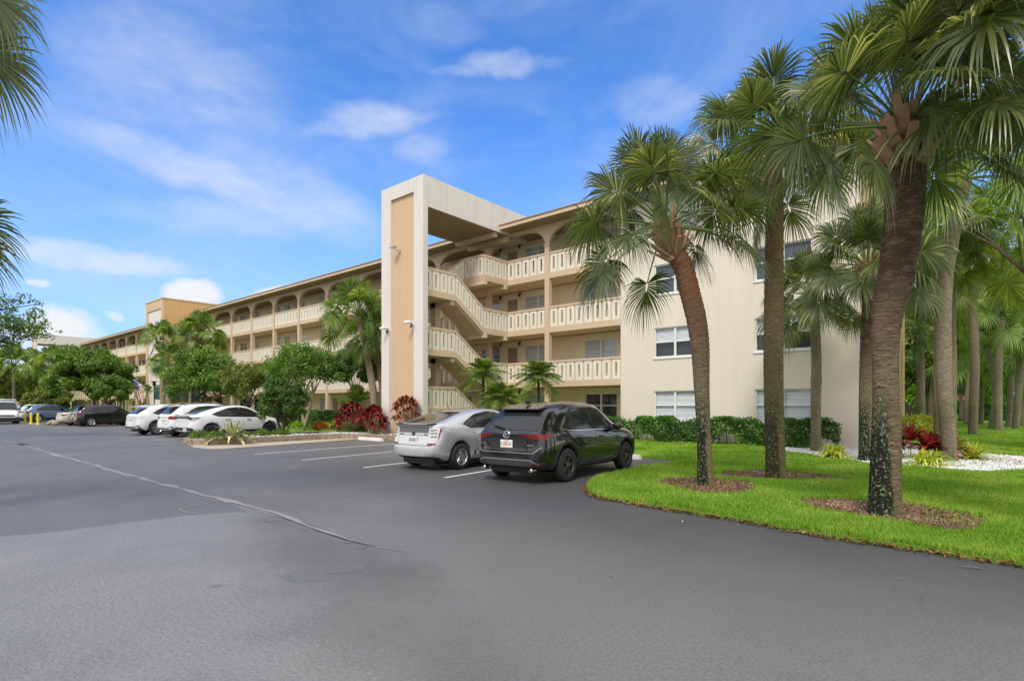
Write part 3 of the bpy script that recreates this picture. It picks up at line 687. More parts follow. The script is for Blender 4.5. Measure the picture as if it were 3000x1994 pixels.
# --- floor slabs and ceilings
for wi in (0, 1):
    x0, x1 = (-57.4, XJ) if wi == 0 else (mir(XJ), mir(-57.4))
    for fl in (1, 2, 3):
        mb = MB(); mb.box(x0, x1, YF + .10, YB, fl * ST - .20, fl * ST - .002); part(mb, 'gallery_slab', M['stair_soffit'])
        mb = MB(); mb.box(x0, x1, YB - .10, YB - .003, fl * ST - .24, fl * ST - .203); part(mb, 'cove_shadow_strip', M['door_paint']) if False else None
    mb = MB(); mb.box(x0, x1, YF + .1, YB, -.02, .02); part(mb, 'walkway', M['concrete'])
    # corridor wall with windows and doors
    holes = []; doors = []
    xs = WINGS[wi]
    if wi == 0: plan = {-1: [('w', -14.7, -12.9)], 0: [('d', -19.75, -18.93), ('w', -18.5, -16.7)], }
    for fl in range(4):
        z = fl * ST
        for j in range(-1, 11):
            if wi == 0: left = colx(j + 1) if j >= 0 else X0C; base = left
            else: base = mir(colx(j)) if j >= 0 else mir(XJ)
            items = []
            if wi == 0 and j == -1: items = [('w', -14.7, -12.9)]
            elif wi == 0 and j == 0: items = [('d', -19.75, -18.93), ('w', -18.5, -16.7)]
            elif j in (5,): items = [('w', base + .25, base + 1.65), ('d', base + 2.0, base + 2.8), ('d', base + 3.0, base + 3.72)]
            elif j in (1, 9): items = [('d', base + .3, base + 1.15), ('w', base + 1.9, base + 3.3)]
            elif j in (2, 7): items = [('w', base + .4, base + 1.9), ('w', base + 2.5, base + 3.4)]
            elif j == 10: items = []
            elif j >= 0: items = [('w', base + .35, base + 1.95)] + ([('d', base + 2.7, base + 3.5)] if j in (3,) else [])
            for t, a, b in items:
                if wi == 1 and j == -1: a, b = mir(XJ) - 3, mir(XJ) - 1.2
                holes.append((a, b, z + (.86 if t == 'w' else .02), z + 2.08)); doors.append(t)
    xa, xb = (-57.4, XJ) if wi == 0 else (mir(XJ), mir(-57.4))
    holes2 = [(max(a, xa + .05), min(b, xb - .05), c, d) for a, b, c, d in holes]
    mb = MB(); holed_wall(mb, xa, xb, 0, EAVE, holes2, YB, .1); part(mb, 'corridor_wall', M['gallery_wall'])
    if wi == 0:
        for h, t in zip(holes2, doors):
            if t == 'w':
                k = (int(abs(h[0] * 7)) + int(h[2])) % 4
                if h[0] > -42 or h[2] > 2.6:
                    window(*h, YB, 'awning' if h[2] > 2 else 'double', ['white', 'half', 'dark', 'white'][k] if not (h[0] == -14.7) else ('white' if h[2] > 2 else 'none'), sill=False)
            else:
                a, b, c, d = h; mb = MB()
                mb.box(a + .05, b - .05, YB + .05, YB + .09, c, d - .05); mb.box(a + .15, b - .15, YB + .035, YB + .05, c + 1.1, d - .2)
                do = part(mb, 'door', M['door_paint'])
                mb = MB(); mb.box(a, a + .05, YB + .02, YB + .1, c, d); mb.box(b - .05, b, YB + .02, YB + .1, c, d); mb.box(a + .05, b - .05, YB + .02, YB + .1, d - .05, d)
                f = mb.build('door_frame', M['window_frame'], do, world=False)
    else:
        mb = MB(); mb2 = MB()
        for h, t in zip(holes2, doors):
            a, b, c, d = h; mb.box(a, b, YB + .05, YB + .09, c, d)
            if t == 'w': mb2.box((a + b) / 2 - .04, (a + b) / 2 + .04, YB + .03, YB + .049, c, d); mb2.box(a, b, YB + .03, YB + .049, (c + d) / 2 - .02, (c + d) / 2 + .02)
        o = part(mb, 'far_windows', M['blind_dark']); o['kind'] = 'stuff'; mb2.build('window_bars', M['window_frame'], o, world=False)
mb = MB(); mb.quad((XJ, YF + .002, 0), (XJ, YB, 0), (XJ, YB, EAVE), (XJ, YF + .002, EAVE)); part(mb, 'return_wall', M['gallery_wall'])
# gallery ceiling lights and the dark conduit along the wall head
for fl in range(1, 5):
    mb = MB(); z = min(fl * ST - .24, EAVE - .06) if fl < 4 else EAVE - .05
    mb.box(-56, XJ - .02, YB - .05, YB - .004, z, z + .035)
    part(mb, 'conduit', M['door_paint'])
plain('box_orange', (.55, .20, .06), .6)
for fl in range(4):
    z = fl * ST
    mb = MB(); mb.box(-20.75, -20.40, YB - .07, YB - .003, z + 2.02, z + 2.20); part(mb, 'signal_box', M['box_orange'])
    for x in (-20.1, -18.72, -12.4):
        mb = MB(); mb.tube([(x, YB - .003, z + 2.27), (x, YB - .10, z + 2.27), (x, YB - .16, z + 2.20), (x, YB - .16, z + 2.10)], [.03, .05, .06, .05], 8); part(mb, 'wall_light', M['dark_metal'])
    mb = MB(); mb.tube([(-20.9, YB - .03, z + 2.34), (-18.8, YB - .03, z + 2.36), (-17.0, YB - .03, z + 2.34)], .018, 5); part(mb, 'conduit_pipe', M['tan_trim'])
# --- roof with overhanging eave
def roof(x0, x1, ye):
    mb = MB()
    yr = 28.2; zr = EAVE + 1.35
    mb.add([(x0 - .5, ye, EAVE + .16), (x1 + .5, ye, EAVE + .16), (x1 - 3, yr, zr), (x0 + 3, yr, zr), (x1 + .5, 35.8, EAVE + .16), (x0 - .5, 35.8, EAVE + .16)],
           [(0, 1, 2, 3), (3, 2, 4, 5), (1, 4, 2), (5, 0, 3)])
    r_ = part(mb, 'roof', M['roof_shingle'])
    mb = MB(); mb.box(x0 - .5, x1 + .5, ye - .03, ye + .02, EAVE - .02, EAVE + .155); mb.box(x1 + .45, x1 + .52, ye + .03, 35.8, EAVE - .02, EAVE + .155)
    f = mb.build('fascia', M['tan_trim'], r_, world=False)
    mb = MB(); mb.box(x0 - .52, x1 + .54, ye - .075, ye + .05, EAVE + .158, EAVE + .195); mb.box(x1 + .4, x1 + .56, ye + .051, 35.8, EAVE + .158, EAVE + .195)
    g = mb.build('drip_edge', M['roof_edge'], r_, world=False)
    mb = MB(); mb.box(x0 - .48, x1 + .44, ye + .02, YB, EAVE - .015, EAVE + .02) ; mb.box(XR + .001, x1 + .44, YB + .001, 35.7, EAVE - .015, EAVE + .02) if x1 > -20 else None
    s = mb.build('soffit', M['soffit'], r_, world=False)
YE = 20.45
roof(-57.2, XR, YE); roof(mir(XR), -62.4, YE)
# --- stair towers
def stair_tower(mx, zs=1.0):
    """open switchback stair in front of the gallery, carried by a tall slab pillar"""
    def X(x): return mx(x)
    def bx(mb, a, b, *r): a, b = X(a), X(b); mb.box(min(a, b), max(a, b), *r)
    YP = 15.5; TOP = 11.35; xl, xr = -20.96, -18.06; m = MB()
    # pillar slab with a recessed panel
    ra, rb, rt = -20.28, -18.68, 10.75
    bx(m, xl, ra, YP, YP + .27, 0, TOP); bx(m, rb, xr, YP, YP + .27, 0, TOP); bx(m, ra, rb, YP, YP + .27, rt, TOP)
    bx(m, xl, xr, YP + .272, 22.6, 10.04, TOP)                       # deep beam back to the roof
    tw = part(m, 'pillar', M['white_stucco'])
    m = MB(); bx(m, ra + .002, rb - .002, YP + .10, YP + .265, 0, rt - .002); part(m, 'recessed_panel', M['tan_panel'])
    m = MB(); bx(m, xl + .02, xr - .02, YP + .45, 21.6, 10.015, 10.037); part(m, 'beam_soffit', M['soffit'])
    m = MB(); bx(m, xl + .1, xr - .1, 20.1, 20.35, 9.80, 10.012); bx(m, -20.9, -18.1, 21.05, 21.28, 9.75, 10.012); part(m, 'beam', M['tan_trim'])
    # centre column and slabs
    m = MB(); bx(m, -19.8, -19.45, 17.45, 17.75, 0, 6.3); part(m, 'stair_column', M['tan_trim'])
    for fl in range(3):
        z0 = fl * ST; zm = z0 + ST / 2; z1 = z0 + ST
        m = MB(); bx(m, -20.92, -18.38, YP + .275, 17.66, zm - .2, zm - .002); bx(m, -20.9, -18.4, 17.45, 17.66, zm - .42, zm - .202)
        part(m, 'landing', M['stair_soffit'])
        m = MB(); bx(m, -20.92, -18.38, 19.55, YF + .098, z1 - .2, z1 - .002); bx(m, -20.98, -18.3, 19.55, 19.78, z1 - .42, z1 - .202); bx(m, -20.98, -18.3, YF - .25, YF - .02, z1 - .42, z1 - .202)
        part(m, 'landing', M['stair_soffit'])
        for (a, b, za, zb) in ((-19.55, -18.40, z0, zm), (-20.90, -19.75, z1, zm)):
            m = MB(); a, b = X(a), X(b); a, b = min(a, b), max(a, b)
            m.hexa([(a, 17.66, zb - .30), (b, 17.66, zb - .30), (b, 19.55, za - .30), (a, 19.55, za - .30), (a, 17.66, zb - .04), (b, 17.66, zb - .04), (b, 19.55, za - .04), (a, 19.55, za - .04)])
            n = 7
            for i in range(n):
                y0 = 17.66 + (19.55 - 17.66) * i / n; y1 = 17.66 + (19.55 - 17.66) * (i + 1) / n; zt = zb + (za - zb) * (i + .5) / n
                m.box(a + .01, b - .01, y0 + .002, y1 - .002, zt - .16, zt + .09)
            part(m, 'stair_flight', M['stair_soffit'])
        for xx in (-18.35, -20.95):
            # landing rails, sloping rails and (outer side) rails to the gallery
            balustrade((X(xx), YP + .28, zm), (X(xx), 17.66, zm), 4)
        balustrade((X(-18.35), 17.66, zm), (X(-18.35), 19.55, z0), 5)
        balustrade((X(-20.95), 17.66, zm), (X(-20.95), 19.55, z1), 5)
        balustrade((X(-20.95), 19.55, z1), (X(-20.95), YF, z1), 4)
        if fl < 2: balustrade((X(-18.35), 19.55, z1), (X(-18.35), YF, z1), 4)
        else:
            balustrade((X(-18.35), 19.60, z1), (X(-18.35), YF, z1), 4); balustrade((X(-18.35), 19.58, z1), (X(-19.65), 19.58, z1), 3); balustrade((X(-19.65), 17.66, zm), (X(-19.65), 19.55, z1), 5)
    m = MB(); bx(m, -19.75, -19.5, YF - .3, YF - .05, 7.8, 9.75); part(m, 'stair_column', M['tan_trim']) if False else None
stair_tower(lambda x: x); stair_tower(mir)
# conduit on the pillar below the camera
mb = MB(); mb.tube([(-20.33, 15.47, .1), (-20.33, 15.47, 4.9)], .02, 6); part(mb, 'conduit_pipe', M['tan_trim'])
# --- middle lift tower
m = MB(); ya = 18.2; xa, xb, T = -62.2, -57.4, 11.4
m.box(xa, xb, ya, 27, 0, T)
part(m, 'lift_tower', M['orange_stucco'])
m = MB(); m.box(xa + .02, xa + .55, ya - .14, ya - .002, 0, T - .02); m.box(xb - .55, xb - .02, ya - .14, ya - .002, 0, T - .02); m.box(xa + .55, xb - .55, ya - .14, ya - .002, T - .85, T - .02); part(m, 'tower_frame', M['tan_panel'])
m = MB(); m.box(xa + .55, xb - .55, ya - .05, ya - .003, 0, T - .85); part(m, 'tower_panel', M['white_stucco'])
m = MB(); m.box(xa - .03, xb + .04, ya - .18, 27.05, T, T + .1); part(m, 'tower_coping', M['tan_trim'])
# awning on the tower side
aw = thing('awning', 'dark green barrel awning over the entrance beside the orange tower', 'awning', (-57.35, 19.2, 2.4))
m = MB(); sec = [(0, 1.0)] + [(1.6 * math.sin(math.pi / 2 * i / 8), 1.0 * math.cos(math.pi / 2 * i / 8)) for i in range(1, 9)] + [(1.6, -.35), (0, -.35)]
n = len(sec); vs = [(a, -1.9, z) for a, z in sec] + [(a, 1.9, z) for a, z in sec]
m.add(vs, [tuple(range(n)), tuple(range(2 * n - 1, n - 1, -1))] + [(i, n + i, n + i + 1, i + 1) for i in range(n - 2)])
plain('awning_green', (.012, .06, .055), .6); m.build('canopy', M['awning_green'], aw, world=False)
# fittings on the pillar
fl_ = thing('flood_light', 'grey twin lens flood light high on the tan pillar panel', 'flood light', (-19.75, 15.6, 8.35))
m = MB(); m.box(-.06, .06, -.05, 0, -.08, .06); m.tube([(0, -.04, 0), (0, -.16, .04), (-.05, -.28, .10)], .015, 6); m.build('bracket', M['metal_grey'], fl_, world=False)
m = MB(); m.hexa([(-.22, -.42, .10), (.10, -.42, .10), (.10, -.20, .14), (-.22, -.20, .14), (-.20, -.42, .19), (.08, -.42, .19), (.08, -.22, .21), (-.20, -.22, .21)]); m.build('lamp_head', M['metal_grey'], fl_, world=False, bevel=.01)
def cctv(x, z, label):
    t = thing('security_camera', label, 'camera', (x, 15.5, z), group='security cameras on the pillar'); t.scale = (1.25,) * 3
    m = MB(); m.box(-.06, .06, -.05, 0, -.07, .07); m.build('bracket', M['lamp_white'], t, world=False)
    m = MB(); m.tube([(0, -.03, .03), (-.05, -.20, .02), (-.10, -.32, -.01)], [.05, .055, .05], 10); m.build('housing', M['lamp_white'], t, world=False, smooth=True)
    m = MB(); m.tube([(0, -.06, -.05), (0, -.10, -.16)], [.045, .03], 8); m.build('lens_dome', M['dark_metal'], t, world=False)
cctv(-20.42, 4.95, 'white security camera at the top of the pipe on the left edge of the pillar'); cctv(-18.72, 5.05, 'white security camera on the right border of the pillar, no pipe below')
# lamp post and flag
lp = thing('lamp_post', 'slim black lamp post with a flat round hood before the tower', 'lamp post', (-51.3, 15.5, 0))
m = MB(); m.tube([(0, 0, 0), (0, 0, 3.1)], [.05, .035], 8); m.build('post', M['dark_metal'], lp, world=False)
m = MB(); m.tube([(0, 0, 3.1), (0, 0, 3.18), (0, 0, 3.40), (0, 0, 3.44), (0, 0, 3.5)], [.08, .12, .12, .30, .10], 14); m.build('lantern', M['dark_metal'], lp, world=False)
fg = thing('flag', 'stars and stripes flag hanging from a slanted white pole', 'flag', (-60.9, 17.9, 2.9))
D_ = Vector((-1.25, -1.0, 1.25)) * .9
m = MB(); m.tube([(0.0, .1, 0), D_], .02, 6); m.build('flagpole', M['lamp_white'], fg, world=False)
plain('flag_red', (.45, .02, .03), .8); plain('flag_white', (.75, .75, .75), .8); plain('flag_blue', (.03, .05, .22), .8)
nx, nz_ = 26, 20; vs = []; fs = []; mi = []
for i in range(nx + 1):          # i: along the fly (hanging down), j: along the pole
    for j in range(14):
        s = i / nx; t_ = j / 13; p = D_ * (.98 - .60 * t_) + Vector((.10 * s, -.02 * s, -1.62 * s)) + Vector((.05 * math.sin(6 * s + 3 * t_), .09 * math.sin(9 * t_ + 3 * s) * s, 0)); p.x += .55 * s * t_; vs.append(p)
for i in range(nx):
    for j in range(13):
        fs.append((i * 14 + j, (i + 1) * 14 + j, (i + 1) * 14 + j + 1, i * 14 + j + 1)); mi.append(2 if (i < nx * .42 and j < 7) else (0 if j % 2 == 0 else 1))
me = bpy.data.meshes.new('cloth'); me.from_pydata(vs, [], fs); me.update(); me.polygons.foreach_set('material_index', mi)
cl = link('cloth', me, [M['flag_red'], M['flag_white'], M['flag_blue']], fg)
m = MB()
for r_ in range(4):
    for c_ in range(5):
        i = int((r_ + .7) / 4.4 * nx * .42) ; j = 1 + c_ * 6 / 5; v = Vector(vs[i * 14 + int(j)]); m.add([v + Vector((-.02, -.03, -.02)), v + Vector((.03, -.03, -.02)), v + Vector((.0, -.03, .03))], [(0, 1, 2)])
m.build('stars', M['flag_white'], cl, world=False)
# downspout / meter boxes and far buildings
fb = thing('far_building', 'low orange building with a small dark window seen far away between the left trees', 'building', (-137, 17, 0))
m = MB(); holed_wall(m, -146, -131, 0, 6.3, [(-137.6, -136.2, 2.9, 3.9)], 17, .2); m.quad((-131, 17, 0), (-131, 27, 0), (-131, 27, 6.3), (-131, 17, 6.3)); m.build('wall', M['orange_stucco'], fb)
m = MB(); m.box(-137.6, -136.2, 17.15, 17.2, 2.9, 3.9); wn_ = m.build('window', M['blind_dark'], fb)
m = MB(); m.box(-146.5, -130.5, 16.6, 27.4, 6.3, 6.6); m.build('roof', M['roof_edge'], fb)
# ------------------------------------------------------------------ cars
def carpaint(name, col, metal=.0, rough=.25, coat=1.0): plain(name, col, rough, metal, .5, coat=coat)
carpaint('paint_silver', (.66, .67, .69), .6, .3); carpaint('paint_black', (.006, .006, .007), 0, .12); carpaint('paint_white', (.72, .73, .74), 0, .25)
carpaint('paint_blue', (.10, .17, .30), .3, .3); carpaint('paint_beige', (.50, .46, .37), .3, .3); carpaint('paint_vanwhite', (.75, .77, .80), 0, .35)
plain('car_glass', (.020, .023, .024), .04, spec=.55, coat=.0); plain('grey_glass', (.14, .145, .15), .15, spec=.7, var=.4, vscale=4); plain('car_black', (.018, .018, .02), .45); plain('tyre', (.014, .014, .014), .8, bump=.3, bscale=40)
plain('rim_silver', (.55, .55, .56), .3, metal=.85); plain('rim_dark', (.10, .10, .11), .3, metal=.7); plain('rim_cap', (.02, .02, .022), .35, metal=.2)
plain('tail_red', (.20, .005, .006), .2, coat=.25, var=.5, vscale=9); plain('tail_clear', (.62, .60, .58), .12, coat=.6); plain('chrome', (.75, .75, .76), .12, metal=1.0)
plain('plate_white', (.78, .78, .76), .5); plain('plate_ink', (.05, .08, .07), .5); plain('plate_orange', (.75, .28, .06), .5); plain('plate_faded', (.36, .38, .34), .6, var=.5, vscale=22); plain('plate_green', (.25, .38, .22), .6)
plain('cladding', (.035, .037, .04), .55); plain('silver_trim', (.22, .22, .23), .45, metal=.4); plain('headlamp', (.65, .68, .70), .08, coat=1)

def interp(tab, x):
    xs = [p[0] for p in tab]; zs = [p[1] for p in tab]
    if x <= xs[0]: return zs[0]
    if x >= xs[-1]: return zs[-1]
    for i in range(len(xs) - 1):
        if xs[i] <= x <= xs[i + 1]:
            h = xs[i + 1] - xs[i]; t = (x - xs[i]) / h
            def slope(k):
                if k == 0: return (zs[1] - zs[0]) / (xs[1] - xs[0])
                if k == len(xs) - 1: return (zs[-1] - zs[-2]) / (xs[-1] - xs[-2])
                a = (zs[k] - zs[k - 1]) / (xs[k] - xs[k - 1]); b = (zs[k + 1] - zs[k]) / (xs[k + 1] - xs[k])
                return 0 if a * b <= 0 else 2 * a * b / (a + b)
            m0, m1 = slope(i) * h, slope(i + 1) * h
            return (2 * t**3 - 3 * t**2 + 1) * zs[i] + (t**3 - 2 * t**2 + t) * m0 + (-2 * t**3 + 3 * t**2) * zs[i + 1] + (t**3 - t**2) * m1
def sstep(a, b, x): t = min(1, max(0, (x - a) / (b - a))); return t * t * (3 - 2 * t)

class Car:
    """x: 0 at the rear bumper, Ln at the front; y left; z up"""
    def __init__(s, sp): s.sp = sp; s.build()
    def build(s):
        sp = s.sp; Ln, W = sp['L'], sp['W'] / 2; wx = sp['wheels']; rw = sp['rw']; ra = rw + .055; zs_ = sp.get('sill', .24)
        xs = set()
        n = 44
        for i in range(n + 1): xs.add(round(Ln * i / n, 4))
        for x in (.03, .08, .16, .24, Ln - .03, Ln - .08, Ln - .16, Ln - .24): xs.add(round(x, 4))
        for c in wx:
            xs = {x for x in xs if not (c - ra - .04 < x < c + ra + .04)}
            for a in range(0, 181, 15): xs.add(round(c + ra * math.cos(R(a)) * 1.0, 4))
            xs.add(round(c - ra - .015, 4)); xs.add(round(c + ra + .015, 4))
        xs = sorted(xs)
        rear, front = sp.get('rear', [(0, 0)]), sp.get('front', [(0, 0)])
        rings = []
        for x in xs:
            zt = interp(sp['top'], x); zb = sp.get('zb', zs_)
            zb = zs_ + sp.get('rise_r', .10) * (1 - sstep(0, .5, x)) + sp.get('rise_f', .04) * sstep(Ln - .5, Ln, x)
            for c in wx:
                if abs(x - c) < ra + .001: zb = max(zs_, rw + math.sqrt(max(0, ra * ra - (x - c)**2)))
            bl = min(interp(sp['belt'], x), zt - .015)
            w = W * interp(sp['plan'], x / Ln)
            e = min(x, Ln - x); w *= .80 + .20 * math.sin(math.pi / 2 * min(1, e / .42)) ** .8
            g = sstep(.06, .42, zt - bl); H = zt - bl
            tw = sp.get('tumble', .80)
            z3 = max(zb + .05, zb * .0 + zs_ + (bl - zs_) * .42); z4 = max(zb + .09, zs_ + (bl - zs_) * .78)
            lp = lambda a, b: a + (b - a) * g
            ring = [(0, zb), (.78 * w, zb), (.965 * w, zb + .015), (1.0 * w, z3), (.995 * w, z4), (.955 * w, bl), (w * lp(.93, .955 - (.955 - tw) * .42), bl + H * lp(.35, .42)),
                    (w * lp(.88, tw + .015), bl + H * lp(.66, .84)), (w * lp(.76, tw - .085), bl + H * lp(.88, .965)), (w * .42, zt - .008), (0, zt)]
            pts = []
            for (y, z) in ring:
                fr = (1 - sstep(0, .75, x)); ff = sstep(Ln - .75, Ln, x)
                xx = x + interp(rear, z) * fr - interp(front, z) * ff
                pts.append((xx, y, z))
            rings.append(pts)
        K = len(rings[0]); V = []; F = []
        for r in rings:
            V += r + [(x, -y, z) for x, y, z in r[1:-1]]
        m = 2 * K - 2
        def id(i, k): return i * m + (k if k < K else k)
        order = list(range(K)) + [K + j for j in range(K - 3, -1, -1)]      # full loop: right half then mirrored back down
        for i in range(len(rings) - 1):
            for a in range(m):
                p, q = order[a], order[(a + 1) % m]
                F.append((i * m + p, i * m + q, (i + 1) * m + q, (i + 1) * m + p))
        for i, flip in ((0, False), (len(rings) - 1, True)):
            for k in range(K - 1):
                a, b = k, k + 1; c = K + k; d = K + k - 1
                if k == 0: f = (i * m + a, i * m + b, i * m + K)
                elif k == K - 2: f = (i * m + a, i * m + b, i * m + d)
                else: f = (i * m + a, i * m + b, i * m + c, i * m + d)
                F.append(f[::-1] if not flip else f)
        me = bpy.data.meshes.new('body'); me.from_pydata(V, [], F); me.update()
        bm = bmesh.new(); bm.from_mesh(me); bmesh.ops.recalc_face_normals(bm, faces=bm.faces)
        cl = bm.edges.layers.float.get('crease_edge') or bm.edges.layers.float.new('crease_edge')
        zmid = .5
        bm.to_mesh(me); bm.free()
        o = bpy.data.objects.new('tmp', me); COL.objects.link(o); sm = o.modifiers.new('s', 'SUBSURF'); sm.levels = 1; sm.render_levels = 1
        dg = bpy.context.evaluated_depsgraph_get(); ev = o.evaluated_get(dg); s.mesh = bpy.data.meshes.new_from_object(ev); bpy.data.objects.remove(o)
        s.mesh.polygons.foreach_set('use_smooth', [True] * len(s.mesh.polygons))
        s.bvh = BVHTree.FromPolygons([v.co.copy() for v in s.mesh.vertices], [tuple(p.vertices) for p in s.mesh.polygons])
    def proj(s, p, d):
        h = s.bvh.ray_cast(p, d)
        if h[0] is None:
            h = s.bvh.find_nearest(p); return h[0], h[1]
        return h[0], h[1]
    def patch(s, name, poly, view, mat, parent, off=.006, side=1, cell=.09, thick=.012, yaw=0):
        """poly in the view's two axes, projected on the body. views: side (x,z), rear (y,z), front (y,z), top (x,y), corner: (t,z) seen from a diagonal"""
        bm = bmesh.new()
        if view in ('corner', 'fcorner'): poly = [(a * .7071, b) for a, b in poly]
        if view == 'side': f3 = lambda a, b: Vector((a, 3 * side, b)); d = Vector((0, -side, 0))
        elif view == 'rear': f3 = lambda a, b: Vector((-3, a, b)); d = Vector((1, 0, 0))
        elif view == 'front': f3 = lambda a, b: Vector((9, a, b)); d = Vector((-1, 0, 0))
        elif view == 'top': f3 = lambda a, b: Vector((a, b, 4)); d = Vector((0, 0, -1))
        elif view == 'corner':      # a = distance across the view from the rear corner (positive towards the side), looking forward-inward at 45 deg
            c0 = Vector((0, side * s.sp['W'] / 2, 0)); ax = Vector((1, side, 0)).normalized(); d = Vector((1, -side, 0)).normalized()
            f3 = lambda a, b: c0 + ax * a + Vector((0, 0, b)) - d * 3
        elif view == 'fcorner':
            c0 = Vector((s.sp['L'], side * s.sp['W'] / 2, 0)); ax = Vector((-1, side, 0)).normalized(); d = Vector((-1, -side, 0)).normalized()
            f3 = lambda a, b: c0 + ax * a + Vector((0, 0, b)) - d * 3
        vs = [bm.verts.new((a, b, 0)) for a, b in poly]; bm.faces.new(vs)
        lo = [min(p[i] for p in poly) for i in (0, 1)]; hi = [max(p[i] for p in poly) for i in (0, 1)]
        for ax_ in (0, 1):
            n = int((hi[ax_] - lo[ax_]) / cell)
            for k in range(1, n + 1):
                c = [0, 0, 0]; c[ax_] = lo[ax_] + (hi[ax_] - lo[ax_]) * k / (n + 1); nn = [0, 0, 0]; nn[ax_] = 1
                bmesh.ops.bisect_plane(bm, geom=bm.verts[:] + bm.edges[:] + bm.faces[:], plane_co=c, plane_no=nn)
        nrm = {}
        for v in bm.verts:
            p, nn = s.proj(f3(v.co.x, v.co.y), d)
            if nn.dot(d) > 0: nn = -nn
            v.co = p + nn * off; nrm[v] = nn
        bm.normal_update()
        for f in bm.faces:
            if f.normal.dot(d) > 0: f.normal_flip()
        if thick:
            be = [e for e in bm.edges if e.is_boundary]
            g = bmesh.ops.extrude_edge_only(bm, edges=be)
            nv = [e for e in g['geom'] if isinstance(e, bmesh.types.BMVert)]
            old = {tuple(round(c, 5) for c in v.co): n for v, n in nrm.items()}
            for v in nv:
                n = old.get(tuple(round(c, 5) for c in v.co), -d); v.co -= n * thick
        bm.normal_update(); me = bpy.data.meshes.new(name); bm.to_mesh(me); bm.free()
        me.polygons.foreach_set('use_smooth', [True] * len(me.polygons))
        o = link(name, me, mat, parent)
        e = o.modifiers.new('e', 'EDGE_SPLIT'); e.split_angle = R(40)
        return o
def lathe(mb, prof, n, axis='y', c=(0, 0, 0), close=True):
    vs = []
    for r_, a in prof:
        for k in range(n):
            t = 2 * math.pi * k / n; vs.append((c[0] + r_ * math.cos(t), c[1] + a, c[2] + r_ * math.sin(t)))
    fs = []
    for i in range(len(prof) - 1):
        for k in range(n): fs.append((i * n + k, i * n + (k + 1) % n, (i + 1) * n + (k + 1) % n, (i + 1) * n + k))
    mb.add(vs, fs)
def wheel(parent, x, y, rw, width, side, style, mat):
    """side: +1 = outer face towards +y"""
    w = thing('wheel', None, None, (x, y, rw)); w.parent = parent
    # w is an Empty part; give it the tyre mesh instead
    bpy.data.objects.remove(w)
    mb = MB(); hw = width / 2; rr = rw * .69
    prof = [(rr, -hw), (rw * .80, -hw * 1.02), (rw * .95, -hw * .93), (rw, -hw * .70), (rw, hw * .70), (rw * .95, hw * .93), (rw * .80, hw * 1.02), (rr, hw), (rr - .01, hw * .7), (rr - .01, -hw * .7), (rr, -hw)]
    lathe(mb, prof, 36)
    ty = mb.build('wheel', M['tyre'], parent, world=False, smooth=True); ty.location = (x, y, rw)
    o = side * hw
    mb = MB(); lathe(mb, [(0, o * .25), (rr - .012, o * .25), (rr - .012, o * .5), (rr - .005, o * .95), (rr - .03, o * .97), (rr - .045, o * .8)], 36)
    for v in (): pass
    if style == 'five':
        for k in range(5):
            a = 2 * math.pi * k / 5 + .3
            for (r0, r1, w0, w1) in ((.03, rr - .03, .075, .05),):
                ca, sa = math.cos(a), math.sin(a)
                def P(r_, t, yy): return (ca * r_ - sa * t, yy, sa * r_ + ca * t)
                mb.hexa([P(r0, -w0, o * .6), P(r1, -w1, o * .72), P(r1, w1, o * .72), P(r0, w0, o * .6), P(r0, -w0 * .8, o * .92), P(r1, -w1 * .8, o * .86), P(r1, w1 * .8, o * .86), P(r0, w0 * .8, o * .92)])
    elif style == 'ten':
        for k in range(5):
            for dlt in (-.17, .17):
                a = 2 * math.pi * k / 5 + dlt; ca, sa = math.cos(a), math.sin(a); w0, w1 = .016, .015; r0, r1 = .05, rr - .02
                def P(r_, t, yy): return (ca * r_ - sa * t, yy, sa * r_ + ca * t)
                mb.hexa([P(r0, -w0, o * .5), P(r1, -w1, o * .6), P(r1, w1, o * .6), P(r0, w0, o * .5), P(r0, -w0 * .8, o * .86), P(r1, -w1 * .8, o * .9), P(r1, w1 * .8, o * .9), P(r0, w0 * .8, o * .86)])
    elif style == 'cover':
        lathe(mb, [(0, o * .9), (rr * .4, o * .9), (rr * .92, o * .85)], 36)
        for k in range(7):
            a = 2 * math.pi * k / 7; ca, sa = math.cos(a), math.sin(a)
            def P(r_, t, yy): return (ca * r_ - sa * t, yy, sa * r_ + ca * t)
            mb.hexa([P(.05, -.012, o * .9), P(rr * .9, -.03, o * .86), P(rr * .9, .03, o * .86), P(.05, .012, o * .9), P(.05, -.01, o * 1.02), P(rr * .9, -.02, o * .98), P(rr * .9, .02, o * .98), P(.05, .01, o * 1.02)])
    lathe(mb, [(0, o * .98), (.035, o * .97), (.06, o * .85)], 14)
    rim = mb.build('rim', M[mat], ty, world=False, smooth=True); e = rim.modifiers.new('e', 'EDGE_SPLIT'); e.split_angle = R(35)
    return ty
def text_mesh(name, txt, size, mat, parent, loc, rot, depth=.002, align='CENTER'):
    c = bpy.data.curves.new(name, 'FONT'); c.body = txt; c.size = size; c.extrude = depth; c.align_x = align; c.align_y = 'CENTER'
    o = bpy.data.objects.new('t', c); COL.objects.link(o); dg = bpy.context.evaluated_depsgraph_get(); me = bpy.data.meshes.new_from_object(o.evaluated_get(dg)); bpy.data.objects.remove(o)
    o = link(name, me, mat, parent); o.location = loc; o.rotation_euler = rot; return o
